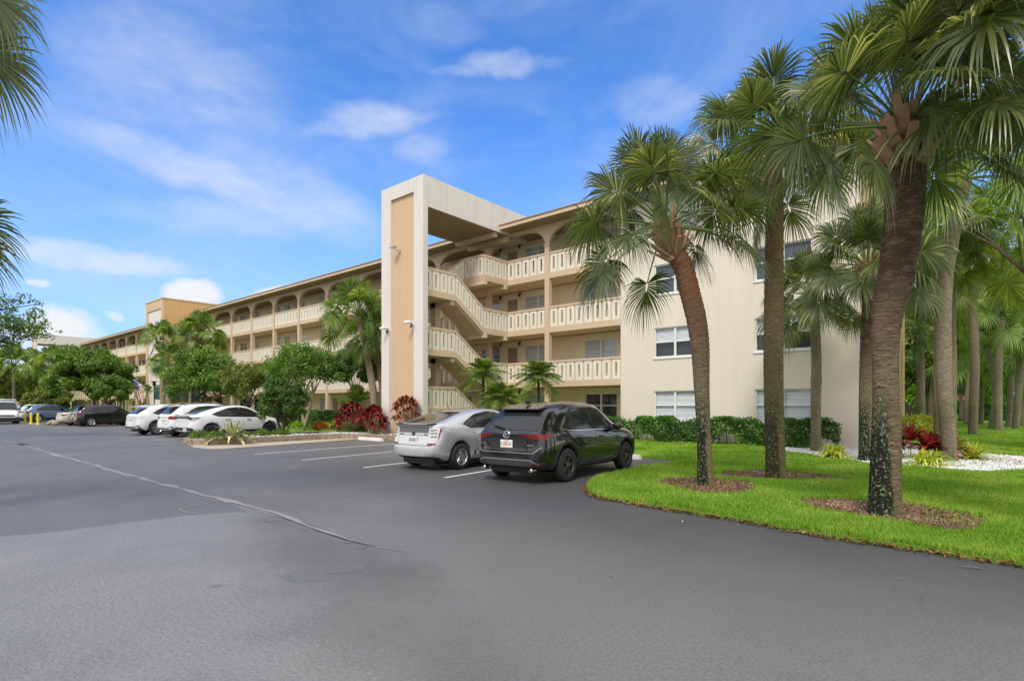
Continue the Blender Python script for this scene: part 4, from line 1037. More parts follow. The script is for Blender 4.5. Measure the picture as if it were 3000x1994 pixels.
def plate(parent, x, y, z, txt, tiltz=0):
    """licence plate on the rear (normal -x)"""
    mb = MB(); mb.box(x - .008, x, y - .155, y + .155, z - .078, z + .078); p = mb.build('licence_plate', M['plate_white'], parent, world=False, bevel=.004)
    mb = MB()
    if txt: mb.box(x - .0095, x - .008, y - .03, y + .03, z - .04, z + .035); mb.build('plate_emblem', M['plate_orange'], p, world=False)
    else: mb.box(x - .0095, x - .008, y - .12, y + .12, z - .045, z + .04); mb.build('plate_number', M['plate_faded'], p, world=False)
    if txt: 
        a, b = txt
        text_mesh('plate_text', a, .085, M['plate_ink'], p, (x - .010, y + .087, z - .003), (R(90), 0, R(-90))); text_mesh('plate_text', b, .085, M['plate_ink'], p, (x - .010, y - .087, z - .003), (R(90), 0, R(-90)))
        text_mesh('plate_text', 'FLORIDA', .03, M['plate_green'], p, (x - .010, y, z + .058), (R(90), 0, R(-90)))
    return p
def finish(car, name, label, cat, loc, rz, paint, parts, group=None, scale=.94, shift=.28):
    sp = car.sp; root = thing(name, label, cat, loc, rz, group); root.scale = (scale,) * 3
    root.location = Vector(loc) + Vector((math.cos(rz), math.sin(rz), 0)) * shift
    body = link('body', car.mesh, M[paint], root); e = body.modifiers.new('e', 'EDGE_SPLIT'); e.split_angle = R(46)
    # dark underbody between the wheels
    mb = MB(); Ln, W = sp['L'], sp['W'] / 2; rw = sp['rw']; s0 = sp.get('sill', .24)
    mb.box(.25, Ln - .25, -W * .62, W * .62, s0 - .06, s0 + .25)
    for c in sp['wheels']: mb.box(c - rw - .05, c + rw + .05, -W * .60, W * .60, .22, rw * 2 + .05)
    mb.build('underbody', M['car_black'], root, world=False)
    for c in sp['wheels']:
        for sd_ in (1, -1): wheel(root, c, sd_ * (W - .115), rw, .225, sd_, sp['rimstyle'], sp['rimmat'])
    parts(car, root)
    return root
def sides(car, name, poly, mat, root, off=.006, **k):
    return [car.patch(name, poly, 'side', mat, root, off, side=sd_, **k) for sd_ in (1, -1)]
def arch_trim(car, root, extra=.07, mat='cladding', off=.012):
    sp = car.sp; rw = sp['rw']; ra = rw + .055
    for c in sp['wheels']:
        poly = [(c + (ra + extra) * math.cos(R(a)), rw + (ra + extra) * math.sin(R(a))) for a in range(-8, 189, 14)] + [(c + (ra + .004) * math.cos(R(a)), rw + (ra + .004) * math.sin(R(a))) for a in range(188, -9, -14)]
        sides(car, 'wheel_arch_trim', poly, M[mat], root, off, cell=.12, thick=.05)
def mirrors(car, root, x, z, mat, y=None):
    W = car.sp['W'] / 2; y = y or W * .93
    for sd_ in (1, -1):
        mb = MB(); vs = []
        c = Vector((x, sd_ * (y + .12), z)); mb2 = bmesh.new(); bmesh.ops.create_icosphere(mb2, subdivisions=2, radius=1)
        for v in mb2.verts: v.co = Vector((v.co.x * .085 + (.02 if v.co.x > 0 else 0), v.co.y * .125, v.co.z * .085)) + c
        me = bpy.data.meshes.new('mirror'); mb2.to_mesh(me); mb2.free(); o = link('mirror', me, M[mat], root, smooth=True)
        mb = MB(); mb.box(x - .03, x + .04, min(sd_ * (y - .12), sd_ * (y + .05)), max(sd_ * (y - .12), sd_ * (y + .05)), z - .085, z - .05); mb.build('mirror_arm', M['car_black'], o, world=False)
def handles(car, root, xs, z, mat):
    for x in xs:
        for sd_ in (1, -1):
            p, n = car.proj(Vector((x, 3 * sd_, z)), Vector((0, -sd_, 0))); mb = MB(); y = p.y
            mb.tube([(x - .10, y, z), (x - .08, y + sd_ * .035, z), (x + .08, y + sd_ * .035, z), (x + .10, y, z)], [.012, .016, .016, .012], 6); mb.build('door_handle', M[mat], root, world=False, smooth=True)
def gap(car, root, pts, w=.010):
    """thin dark shut line on both sides"""
    poly = [(x + w / 2, z) for x, z in pts] + [(x - w / 2, z) for x, z in reversed(pts)]
    sides(car, 'door_gap', poly, M['car_black'], root, .003, cell=.1, thick=0)

# ---- black crossover with sharp tail lamps (nearest)
SUV = dict(L=4.55, W=1.86, wheels=(.93, 3.66), rw=.345, sill=.25, rise_r=.10, rise_f=.05, rimstyle='ten', rimmat='rim_dark', tumble=.71,
    top=[(0, 1.0), (.10, 1.06), (.30, 1.26), (.60, 1.49), (.74, 1.56), (.95, 1.61), (1.35, 1.65), (1.9, 1.665), (2.45, 1.64), (2.75, 1.57), (3.1, 1.36), (3.5, 1.12), (3.75, 1.06), (4.2, .98), (4.45, .86), (4.55, .74)],
    belt=[(0, .98), (.5, 1.03), (1.5, 1.01), (2.6, .97), (3.3, .96), (4.0, .90), (4.55, .70)],
    plan=[(0, .97), (.12, .99), (.22, 1.0), (.5, 1.0), (.8, 1.0), (.9, .98), (1, .88)],
    rear=[(.25, .10), (.35, .02), (.50, .0), (.62, .015), (.70, .06), (.95, .055), (1.02, .02), (1.1, 0)], front=[(.25, .10), (.4, .0), (.6, 0), (.8, .12), (1.0, .3)])
car = Car(SUV)
def suv_parts(c, r):
    # windows: quarter, rear door, front door
    sides(c, 'window_trim', [(.70, 1.10), (1.0, 1.32), (1.35, 1.535), (2.3, 1.545), (2.6, 1.49), (3.22, 1.07), (3.12, 1.035), (1.0, 1.055)], M['car_black'], r, .004)
    g = M['car_glass']
    sides(c, 'side_window', [(.78, 1.13), (1.02, 1.30), (1.18, 1.39), (1.28, 1.075), (1.0, 1.085)], g, r, .010)
    sides(c, 'side_window', [(1.34, 1.075), (1.25, 1.42), (1.40, 1.505), (2.00, 1.52), (2.10, 1.06)], g, r, .010)
    sides(c, 'side_window', [(2.17, 1.06), (2.08, 1.52), (2.30, 1.515), (2.56, 1.46), (3.08, 1.08), (3.02, 1.05)], g, r, .010)
    sides(c, 'window_chrome', [(.66, 1.10), (.74, 1.08), (1.10, 1.045), (3.15, 1.02), (3.16, 1.034), (1.10, 1.062), (.78, 1.10), (1.04, 1.33), (1.02, 1.345)], M['chrome'], r, .012, thick=.01)
    # hatch glass, spoiler, lamps
    c.patch('rear_window', [(-.66, 1.07), (.66, 1.07), (.70, 1.12), (.58, 1.45), (.52, 1.49), (-.52, 1.49), (-.58, 1.45), (-.70, 1.12)], 'rear', g, r, .008)
    mb = MB(); mb.hexa([(.44, -.50, 1.475), (.80, -.54, 1.55), (.80, .54, 1.55), (.44, .50, 1.475), (.43, -.49, 1.50), (.80, -.52, 1.592), (.80, .52, 1.592), (.43, .49, 1.50)]); mb.build('spoiler', M['paint_black'], r, world=False, bevel=.015)
    for sd_ in (1, -1):
        c.patch('tail_light', [(-.58, .985), (-.30, .925), (-.04, .895), (.14, .91), (.38, .995), (.12, 1.0), (-.20, 1.0)], 'corner', M['tail_red'], r, .014, side=sd_, cell=.06)
        c.patch('reflector', [(-.42, .335), (-.05, .335), (-.02, .40), (-.42, .395)], 'corner', M['tail_red'], r, .020, side=sd_, cell=.08)
        mb = MB(); mb.tube([(.02, sd_ * .60, .29), (.16, sd_ * .60, .29)], .047, 14, cap=False); mb.tube([(.03, sd_ * .60, .29), (.16, sd_ * .60, .29)], .036, 14); mb.build('exhaust_tip', M['chrome'], r, world=False, smooth=True)
    c.patch('lower_bumper', [(-.92, .30), (.92, .30), (.92, .44), (.70, .45), (.55, .50), (-.55, .50), (-.70, .45), (-.92, .44)], 'rear', M['cladding'], r, .012, cell=.1, thick=.03)
    c.patch('bumper_strip', [(-.60, .475), (.60, .475), (.74, .40), (.76, .415), (.61, .50), (-.61, .50), (-.76, .415), (-.74, .40)], 'rear', M['silver_trim'], r, .018, thick=.01)
    c.patch('plate_recess', [(-.42, .72), (.42, .72), (.50, .86), (.44, .90), (-.44, .90), (-.50, .86)], 'rear', M['car_black'], r, .004)
    c.patch('tailgate_trim', [(-.66, .615), (.66, .615), (.80, .74), (.79, .755), (.64, .632), (-.64, .632), (-.79, .755), (-.80, .74)], 'rear', M['silver_trim'], r, .008, thick=.01)
    px, _ = c.proj(Vector((-2, 0, .80)), Vector((1, 0, 0))); plate(r, px.x - .02, 0, .80, ('CX', '23'))
    px, _ = c.proj(Vector((-2, 0, .985)), Vector((1, 0, 0)))
    mb = MB(); x = px.x - .012                                  # winged badge in a ring
    ring = [(.082 * math.cos(t), .066 * math.sin(t)) for t in [k * math.pi / 10 for k in range(21)]]
    mb.tube([(x, a, .985 + b) for a, b in ring], .010, 6, cap=False); mb.tube([(x, -.066, 1.012), (x, -.035, .998), (x, 0, .965), (x, .035, .998), (x, .066, 1.012)], .010, 6); mb.build('badge', M['chrome'], r, world=False, smooth=True)
    text_mesh('model_badge', 'CX-5', .075, M['chrome'], r, (.0, .62, .80), (R(90), 0, R(-90)), .004)
    mb = MB(); p2, _ = c.proj(Vector((-2, -.55, .79)), Vector((1, 0, 0))); mb.box(p2.x - .012, p2.x + .02, -.66, -.49, .775, .795); mb.build('side_badge', M['chrome'], r, world=False)
    w1, _ = c.proj(Vector((-2, .48, 1.13)), Vector((1, 0, 0))); w2, _ = c.proj(Vector((-2, .14, 1.10)), Vector((1, 0, 0)))
    mb = MB(); mb.tube([w1 + Vector((-.02, 0, .04)), (w1 + w2) / 2 + Vector((-.03, 0, .035)), w2 + Vector((-.02, 0, 0))], [.012, .018, .022], 6); mb.build('wiper', M['car_black'], r, world=False)
    mb = MB(); mb.hexa([(.72, -.03, 1.60), (.90, -.03, 1.62), (.90, .03, 1.62), (.72, .03, 1.60), (.70, -.008, 1.69), (.78, -.008, 1.665), (.78, .008, 1.665), (.70, .008, 1.69)]); mb.build('roof_antenna', M['paint_black'], r, world=False, bevel=.005)
    arch_trim(c, r, .075)
    sides(c, 'sill_cladding', [(1.30, .24), (3.27, .24), (3.27, .33), (1.30, .35)], M['cladding'], r, .014, cell=.12, thick=.04)
    sides(c, 'door_trim', [(1.75, .40), (2.90, .40), (3.0, .44), (2.85, .45), (1.7, .43)], M['chrome'], r, .010)
    gap(c, r, [(2.14, 1.04), (2.14, .7), (2.15, .36)]); gap(c, r, [(1.22, 1.05), (1.26, .85), (1.40, .6), (1.45, .36)]); gap(c, r, [(3.18, 1.0), (3.2, .7), (3.19, .36)])
    mirrors(c, r, 3.0, 1.10, 'paint_black'); handles(c, r, (1.50, 2.40), .90, 'paint_black')
    c.patch('windscreen', [(2.72, -.62), (3.32, -.70), (3.32, .70), (2.72, .62)], 'top', g, r, .006)
    for sd_ in (1, -1): c.patch('headlight', [(-.4, .72), (.1, .78), (.25, .86), (-.3, .82)], 'fcorner', M['headlamp'], r, .01, side=sd_)
suv_rz = R(90) + math.atan2(.05, 1)
finish(car, 'parked_suv', 'glossy black crossover parked nearest, tail towards the road beside the lawn', 'suv', (-6.85, 7.92, 0), suv_rz, 'paint_black', suv_parts, 'cars parked nose in along the building', .935, 0)

# ---- silver hatchback
HB = dict(L=4.46, W=1.75, wheels=(.86, 3.56), rw=.315, sill=.20, rise_r=.14, rise_f=.04, rimstyle='five', rimmat='rim_silver', tumble=.74,
    top=[(0, 1.08), (.05, 1.115), (.20, 1.135), (.6, 1.235), (1.1, 1.37), (1.6, 1.455), (2.1, 1.487), (2.45, 1.465), (2.8, 1.37), (3.3, 1.12), (3.6, 1.0), (4.1, .86), (4.36, .70), (4.46, .60)],
    belt=[(0, 1.02), (.4, 1.0), (1.2, .975), (2.4, .92), (3.3, .86), (4.0, .76), (4.46, .56)],
    plan=[(0, .93), (.10, .97), (.2, 1.0), (.5, 1.0), (.8, 1.0), (.9, .97), (1, .84)],
    rear=[(.2, .12), (.32, .02), (.5, .0), (.62, .02), (.68, .075), (.85, .10), (1.05, .10), (1.12, .0)], front=[(.2, .1), (.35, 0), (.6, .03), (.8, .25)])
car = Car(HB)
def hb_parts(c, r):
    g = M['car_glass']
    sides(c, 'window_trim', [(.98, 1.10), (1.16, 1.19), (1.5, 1.335), (2.0, 1.405), (2.4, 1.38), (3.16, 1.02), (3.14, .985), (1.22, 1.0)], M['car_black'], r, .004)
    sides(c, 'side_window', [(1.02, 1.10), (1.18, 1.18), (1.42, 1.29), (1.42, 1.02), (1.24, 1.02)], g, r, .01)
    sides(c, 'side_window', [(1.48, 1.02), (1.48, 1.31), (1.66, 1.355), (1.98, 1.385), (2.16, 1.385), (2.30, 1.005)], g, r, .01)
    sides(c, 'side_window', [(2.36, 1.0), (2.22, 1.38), (2.40, 1.355), (2.72, 1.23), (3.08, 1.02)], g, r, .01)
    c.patch('rear_window', [(.18, -.58), (1.15, -.50), (1.22, -.42), (1.22, .42), (1.15, .50), (.18, .58)], 'top', g, r, .006)
    c.patch('lower_rear_window', [(-.55, .90), (.55, .90), (.58, 1.045), (-.58, 1.045)], 'rear', M['grey_glass'], r, .006)
    mb = MB(); mb.hexa([(.05, -.63, 1.085), (.22, -.66, 1.11), (.22, .66, 1.11), (.05, .63, 1.085), (.045, -.62, 1.10), (.21, -.65, 1.128), (.21, .65, 1.128), (.045, .62, 1.10)]); mb.build('spoiler', M['car_black'], r, world=False, bevel=.012)
    for sd_ in (1, -1):
        c.patch('tail_light', [(-.30, .64), (-.02, .66), (.06, .80), (.14, .98), (.08, 1.05), (-.06, 1.06), (-.24, 1.06), (-.26, .85)], 'corner', M['tail_clear'], r, .012, side=sd_, cell=.06)
        t = c.patch('tail_light_red', [(.03, .76), (.07, .78), (.17, .99), (.12, 1.02)], 'corner', M['tail_red'], r, .018, side=sd_, cell=.06)
        c.patch('tail_light_red', [(-.31, .62), (-.05, .63), (-.04, .665), (-.30, .66)], 'corner', M['tail_red'], r, .018, side=sd_, cell=.06)
        for zz in (.95, .88, .80): c.patch('tail_light_trim', [(-.20, zz), (-.0, zz + .01), (-.0, zz + .03), (-.20, zz + .02)], 'corner', M['rim_dark'], r, .018, side=sd_, cell=.06)
    c.patch('lower_bumper', [(-.80, .27), (.80, .27), (.80, .33), (-.80, .33)], 'rear', M['cladding'], r, .010, cell=.1, thick=.03)
    c.patch('bumper_gap', [(-.62, .60), (.62, .60), (.72, .68), (.71, .69), (.61, .612), (-.61, .612), (-.71, .69), (-.72, .68)], 'rear', M['car_black'], r, .004, thick=0)
    c.patch('tailgate_trim', [(-.60, .84), (.60, .84), (.60, .853), (-.60, .853)], 'rear', M['silver_trim'], r, .008, thick=.01)
    px, _ = c.proj(Vector((-2, 0, .73)), Vector((1, 0, 0))); plate(r, px.x - .012, 0, .735, None)
    px, _ = c.proj(Vector((-2, 0, .87)), Vector((1, 0, 0))); mb = MB(); x = px.x - .012
    for (a, b, oz) in ((.058, .042, 0), (.020, .036, 0), (.040, .016, .018)):
        mb.tube([(x, a * math.cos(k * math.pi / 8), .872 + oz + b * math.sin(k * math.pi / 8)) for k in range(17)], .006, 5, cap=False)
    mb.build('badge', M['dark_metal'], r, world=False)
    for (yy, tx) in ((.40, 'PRIUS'), (-.42, 'TWO')): text_mesh('model_badge', tx, .045, M['rim_dark'], r, (px.x - .01, yy, .862), (R(90), 0, R(-90)), .003)
    gap(c, r, [(2.32, .98), (2.34, .7), (2.34, .34)]); gap(c, r, [(1.30, .98), (1.32, .85), (1.42, .62), (1.50, .34)]); gap(c, r, [(3.2, .9), (3.14, .6), (3.12, .34)])
    mirrors(c, r, 2.95, 1.04, 'paint_silver'); handles(c, r, (1.55, 2.55), .865, 'paint_silver')
    c.patch('windscreen', [(2.62, -.56), (3.36, -.64), (3.36, .64), (2.62, .56)], 'top', g, r, .006)
    mb = MB(); mb.tube([(1.35, 0, 1.42), (1.20, 0, 1.62)], .006, 5); mb.build('roof_antenna', M['dark_metal'], r, world=False)
    for sd_ in (1, -1): c.patch('headlight', [(-.3, .58), (.1, .64), (.3, .8), (-.1, .72)], 'fcorner', M['headlamp'], r, .01, side=sd_)
    sides(c, 'arch_edge', [(1.33, .34), (1.40, .34), (1.36, .46), (1.33, .44)], M['car_black'], r, .006)
    w1, _ = c.proj(Vector((.25, .45, 3)), Vector((0, 0, -1))); w2, _ = c.proj(Vector((.55, .10, 3)), Vector((0, 0, -1)))
    mb = MB(); mb.tube([w1 + Vector((0, 0, .03)), w2 + Vector((0, 0, .03))], [.012, .02], 5); mb.build('wiper', M['car_black'], r, world=False)
finish(car, 'parked_hatchback', 'silver hatchback with clear tail lamps parked just left of the black crossover', 'car', (-9.86, 8.10, 0), R(90) + .045, 'paint_silver', hb_parts, 'cars parked nose in along the building', .95, 0)

# ---- white coupe-like electric crossover
EV = dict(L=4.75, W=1.92, wheels=(.95, 3.84), rw=.35, sill=.22, rise_r=.16, rise_f=.03, rimstyle='cover', rimmat='rim_cap', tumble=.72,
    top=[(0, 1.10), (.05, 1.13), (.22, 1.15), (.7, 1.31), (1.3, 1.48), (1.9, 1.59), (2.3, 1.61), (2.7, 1.57), (3.1, 1.43), (3.65, 1.13), (3.9, 1.04), (4.4, .92), (4.65, .80), (4.75, .68)],
    belt=[(0, 1.04), (.5, 1.06), (1.3, 1.05), (2.6, .98), (3.5, .93), (4.2, .85), (4.75, .64)],
    plan=[(0, .95), (.10, .98), (.2, 1.0), (.5, 1.0), (.8, 1.0), (.9, .97), (1, .84)],
    rear=[(.2, .16), (.4, .02), (.55, .0), (.70, .06), (.98, .07), (1.08, .0)], front=[(.2, .1), (.35, 0), (.6, .03), (.8, .2)])
car = Car(EV)
def ev_parts(c, r):
    g = M['car_glass']
    sides(c, 'window_trim', [(.95, 1.16), (1.25, 1.29), (1.8, 1.47), (2.3, 1.515), (2.75, 1.45), (3.60, 1.04), (3.5, 1.0), (1.25, 1.06)], M['car_black'], r, .004)
    sides(c, 'side_window', [(1.02, 1.15), (1.3, 1.28), (1.5, 1.345), (1.62, 1.08), (1.30, 1.09)], g, r, .01)
    sides(c, 'side_window', [(1.68, 1.08), (1.56, 1.37), (1.85, 1.455), (2.28, 1.49), (2.42, 1.045)], g, r, .01)
    sides(c, 'side_window', [(2.50, 1.045), (2.36, 1.49), (2.75, 1.42), (3.42, 1.06), (3.38, 1.02)], g, r, .01)
    c.patch('rear_window', [(.35, -.58), (1.6, -.48), (1.6, .48), (.35, .58)], 'top', g, r, .006)
    c.patch('roof_glass', [(1.7, -.50), (2.7, -.50), (2.7, .50), (1.7, .50)], 'top', g, r, .006)
    mb = MB(); mb.hexa([(.0, -.72, 1.10), (.25, -.74, 1.12), (.25, .74, 1.12), (.0, .72, 1.10), (-.03, -.72, 1.14), (.2, -.72, 1.17), (.2, .72, 1.17), (-.03, .72, 1.14)]); mb.build('spoiler', M['paint_white'], r, world=False, bevel=.01)
    c.patch('rear_light_bar', [(-.62, .99), (.62, .99), (.62, 1.05), (-.62, 1.05)], 'rear', M['cladding'], r, .008)
    for sd_ in (1, -1):
        c.patch('tail_light', [(-.42, .98), (-.12, .90), (.08, .90), (.40, 1.03), (.0, 1.03), (-.42, 1.06)], 'corner', M['cladding'], r, .010, side=sd_, cell=.07)
        c.patch('tail_light_lens', [(-.12, .92), (.06, .92), (.25, 1.0), (-.05, .98)], 'corner', M['tail_clear'], r, .015, side=sd_, cell=.07)
        c.patch('bumper_corner', [(-.72, .36), (-.30, .36), (.05, .30), (.22, .27), (-.05, .55), (-.60, .58)], 'corner', M['cladding'], r, .012, side=sd_, cell=.1, thick=.03)
    c.patch('lower_bumper', [(-.7, .36), (.7, .36), (.66, .56), (-.66, .56)], 'rear', M['cladding'], r, .010, cell=.1, thick=.03)
    px, _ = c.proj(Vector((-2, 0, .46)), Vector((1, 0, 0))); plate(r, px.x - .02, -.35, .46, None)
    arch_trim(c, r, .055, 'cladding', .010)
    sides(c, 'sill_cladding', [(1.36, .21), (3.43, .21), (3.43, .29), (1.36, .30)], M['cladding'], r, .012, cell=.12, thick=.03)
    gap(c, r, [(2.44, 1.02), (2.46, .7), (2.48, .3)]); gap(c, r, [(1.45, 1.06), (1.47, .85), (1.52, .62), (1.56, .3)]); gap(c, r, [(3.56, .95), (3.5, .7), (3.42, .3)])
    mirrors(c, r, 3.20, 1.10, 'paint_white'); handles(c, r, (1.65, 2.72), .93, 'rim_dark')
    c.patch('windscreen', [(2.8, -.55), (3.66, -.66), (3.66, .66), (2.8, .55)], 'top', g, r, .006)
    for sd_ in (1, -1): c.patch('headlight', [(-.35, .66), (.1, .70), (.35, .86), (.0, .80)], 'fcorner', M['cladding'], r, .01, side=sd_)
    sides(c, 'fender_badge', [(3.72, .78), (3.90, .80), (3.90, .84), (3.70, .84)], M['dark_metal'], r, .008)
# y: rear bumper, x: centre line
finish(car, 'parked_electric_car', 'white sloping roof crossover with black wheels parked next to the planted island', 'car', (-26.45, 8.75, 0), R(90) + .09, 'paint_white', ev_parts, 'cars parked nose in along the building')

# ---- taller crossovers (two white, black, blue), shared recipe with own proportions
def crossover(Ln, W, H, rw, rim, rimstyle, hatch=.55, belt=1.02):
    k = H / 1.68; q = Ln / 4.6
    return dict(L=Ln, W=W, wheels=(.92 * q, 3.66 * q), rw=rw, sill=.25, rise_r=.10, rise_f=.05, rimstyle=rimstyle, rimmat=rim, tumble=.77,
        top=[(0, 1.02 * k), (.06, 1.06 * k), (.14, 1.16 * k), (hatch * .7, 1.45 * k), (hatch * .85, 1.55 * k), (hatch * 1.2, 1.61 * k), (1.3 * q, 1.66 * k), (2.0 * q, 1.68 * k), (2.5 * q, 1.65 * k), (2.8 * q, 1.57 * k), (3.15 * q, 1.36 * k), (3.55 * q, 1.13 * k), (3.8 * q, 1.08 * k), (4.25 * q, 1.0 * k), (4.5 * q, .88 * k), (Ln, .74 * k)],
        belt=[(0, .98 * k), (.5, belt * k), (1.5, belt * k), (2.6, .99 * k), (3.3, .97 * k), (4.0, .91 * k), (Ln, .70 * k)],
        plan=[(0, .96), (.12, .99), (.22, 1.0), (.5, 1.0), (.8, 1.0), (.9, .98), (1, .88)],
        rear=[(.25, .08), (.35, .0), (.55, .0), (.68, .05), (1.0, .05), (1.1, 0)], front=[(.25, .10), (.4, .0), (.6, 0), (.8, .12), (1.0, .3)])
def xparts(paint, H, Ln, lamp='tail_red', lampshape=None, clad=True, rail=None):
    k = H / 1.68; q = Ln / 4.6
    def f(c, r):
        g = M['car_glass']
        P = lambda pts: [(x * q, z * k) for x, z in pts]
        sides(c, 'window_trim', P([(.72, 1.16), (1.0, 1.36), (1.3, 1.50), (1.8, 1.55), (2.35, 1.545), (2.65, 1.48), (3.25, 1.09), (3.15, 1.05), (1.0, 1.09)]), M['car_black'], r, .004)
        sides(c, 'side_window', P([(.80, 1.17), (1.02, 1.33), (1.22, 1.43), (1.30, 1.11), (1.0, 1.12)]), g, r, .010)
        sides(c, 'side_window', P([(1.36, 1.105), (1.28, 1.46), (1.45, 1.515), (2.02, 1.53), (2.12, 1.085)]), g, r, .010)
        sides(c, 'side_window', P([(2.19, 1.085), (2.10, 1.53), (2.32, 1.52), (2.60, 1.46), (3.12, 1.10), (3.05, 1.07)]), g, r, .010)
        c.patch('rear_window', [(-.58, 1.13 * k), (.58, 1.13 * k), (.60, 1.18 * k), (.52, 1.46 * k), (-.52, 1.46 * k), (-.60, 1.18 * k)], 'rear', g, r, .008)
        mb = MB(); mb.hexa([(.14, -.58, 1.50 * k), (.6, -.60, 1.56 * k), (.6, .60, 1.56 * k), (.14, .58, 1.50 * k), (.13, -.56, 1.53 * k), (.6, -.58, 1.615 * k), (.6, .58, 1.615 * k), (.13, .56, 1.53 * k)]); mb.build('spoiler', M[paint if paint == 'paint_white' else 'car_black'], r, world=False, bevel=.015)
        for sd_ in (1, -1):
            c.patch('tail_light', lampshape or [(-.40, .92), (-.05, .88), (.12, .90), (.34, 1.02), (.0, 1.06), (-.36, 1.04)], 'corner', M[lamp], r, .014, side=sd_, cell=.07)
            c.patch('reflector', [(-.25, .50), (.0, .50), (.0, .54), (-.25, .54)], 'corner', M['tail_red'], r, .02, side=sd_)
            if rail:
                mb = MB(); mb.tube([(.75, sd_ * .62, 1.58 * k), (.95, sd_ * .62, 1.70 * k), (2.4, sd_ * .62, 1.71 * k), (2.6, sd_ * .62, 1.62 * k)], .018, 6); mb.build('roof_rail', M[rail], r, world=False, smooth=True)
            c.patch('headlight', [(-.4, .72), (.1, .78), (.25, .9), (-.3, .84)], 'fcorner', M['headlamp'], r, .01, side=sd_)
        c.patch('lower_bumper', [(-.9, .30), (.9, .30), (.9, .46), (-.9, .46)], 'rear', M['cladding'], r, .012, cell=.1, thick=.03)
        px, _ = c.proj(Vector((-2, 0, .80)), Vector((1, 0, 0))); plate(r, px.x - .015, 0, .82, None)
        if clad: arch_trim(c, r, .07); sides(c, 'sill_cladding', [(1.30 * q, .24), (3.27 * q, .24), (3.27 * q, .34), (1.30 * q, .36)], M['cladding'], r, .014, cell=.12, thick=.04)
        else: sides(c, 'sill_cladding', [(1.30 * q, .24), (3.27 * q, .24), (3.27 * q, .29), (1.30 * q, .29)], M['cladding'], r, .014, cell=.12, thick=.04)
        gap(c, r, P([(2.16, 1.04), (2.16, .7), (2.17, .30)])); gap(c, r, P([(1.24, 1.08), (1.27, .85), (1.42, .6), (1.46, .30)]))
        mirrors(c, r, 3.0 * q, 1.12 * k, paint); handles(c, r, (1.52 * q, 2.45 * q), .92 * k, paint)
        c.patch('windscreen', [(2.80 * q, -.60), (3.38 * q, -.70), (3.38 * q, .70), (2.80 * q, .60)], 'top', g, r, .006)
    return f
G1 = 'cars parked nose in along the building'
finish(Car(crossover(4.70, 1.90, 1.70, .36, 'rim_silver', 'five', .7)), 'parked_suv', 'white crossover with red tail lamps half hidden behind the electric car', 'suv', (-29.35, 8.95, 0), R(90) + .08, 'paint_white', xparts('paint_white', 1.70, 4.70, rail='silver_trim'), G1)
finish(Car(crossover(4.72, 1.88, 1.68, .365, 'rim_silver', 'five', .85)), 'parked_suv', 'white crossover with silver wheels, leftmost of the three white cars', 'suv', (-32.35, 8.45, 0), R(90) + .08, 'paint_white', xparts('paint_white', 1.68, 4.72, 'tail_clear', clad=False), G1)
finish(Car(crossover(4.50, 1.86, 1.66, .345, 'rim_silver', 'five', .62)), 'parked_suv', 'black crossover with silver wheels parked beside the beige sedan', 'suv', (-49.1, 9.5, 0), R(90) + .09, 'paint_black', xparts('paint_black', 1.66, 4.5), G1)
finish(Car(crossover(4.65, 1.86, 1.70, .35, 'rim_silver', 'five', .6)), 'parked_suv', 'metallic blue crossover parked beyond the yellow posts', 'suv', (-66.2, 9.3, 0), R(90) + .07, 'paint_blue', xparts('paint_blue', 1.70, 4.65, rail='cladding'), G1)
finish(Car(crossover(4.60, 1.86, 1.76, .35, 'rim_silver', 'five', .6)), 'parked_suv', 'pale crossover with red tail lamps left of the blue one', 'suv', (-69.2, 9.2, 0), R(90) + .07, 'paint_vanwhite', xparts('paint_vanwhite', 1.76, 4.6), G1)
finish(Car(crossover(4.60, 1.86, 1.66, .35, 'rim_silver', 'five', .6)), 'parked_suv', 'light grey crossover farthest left in the row', 'suv', (-72.4, 9.0, 0), R(90) + .07, 'paint_silver', xparts('paint_silver', 1.66, 4.6), G1)
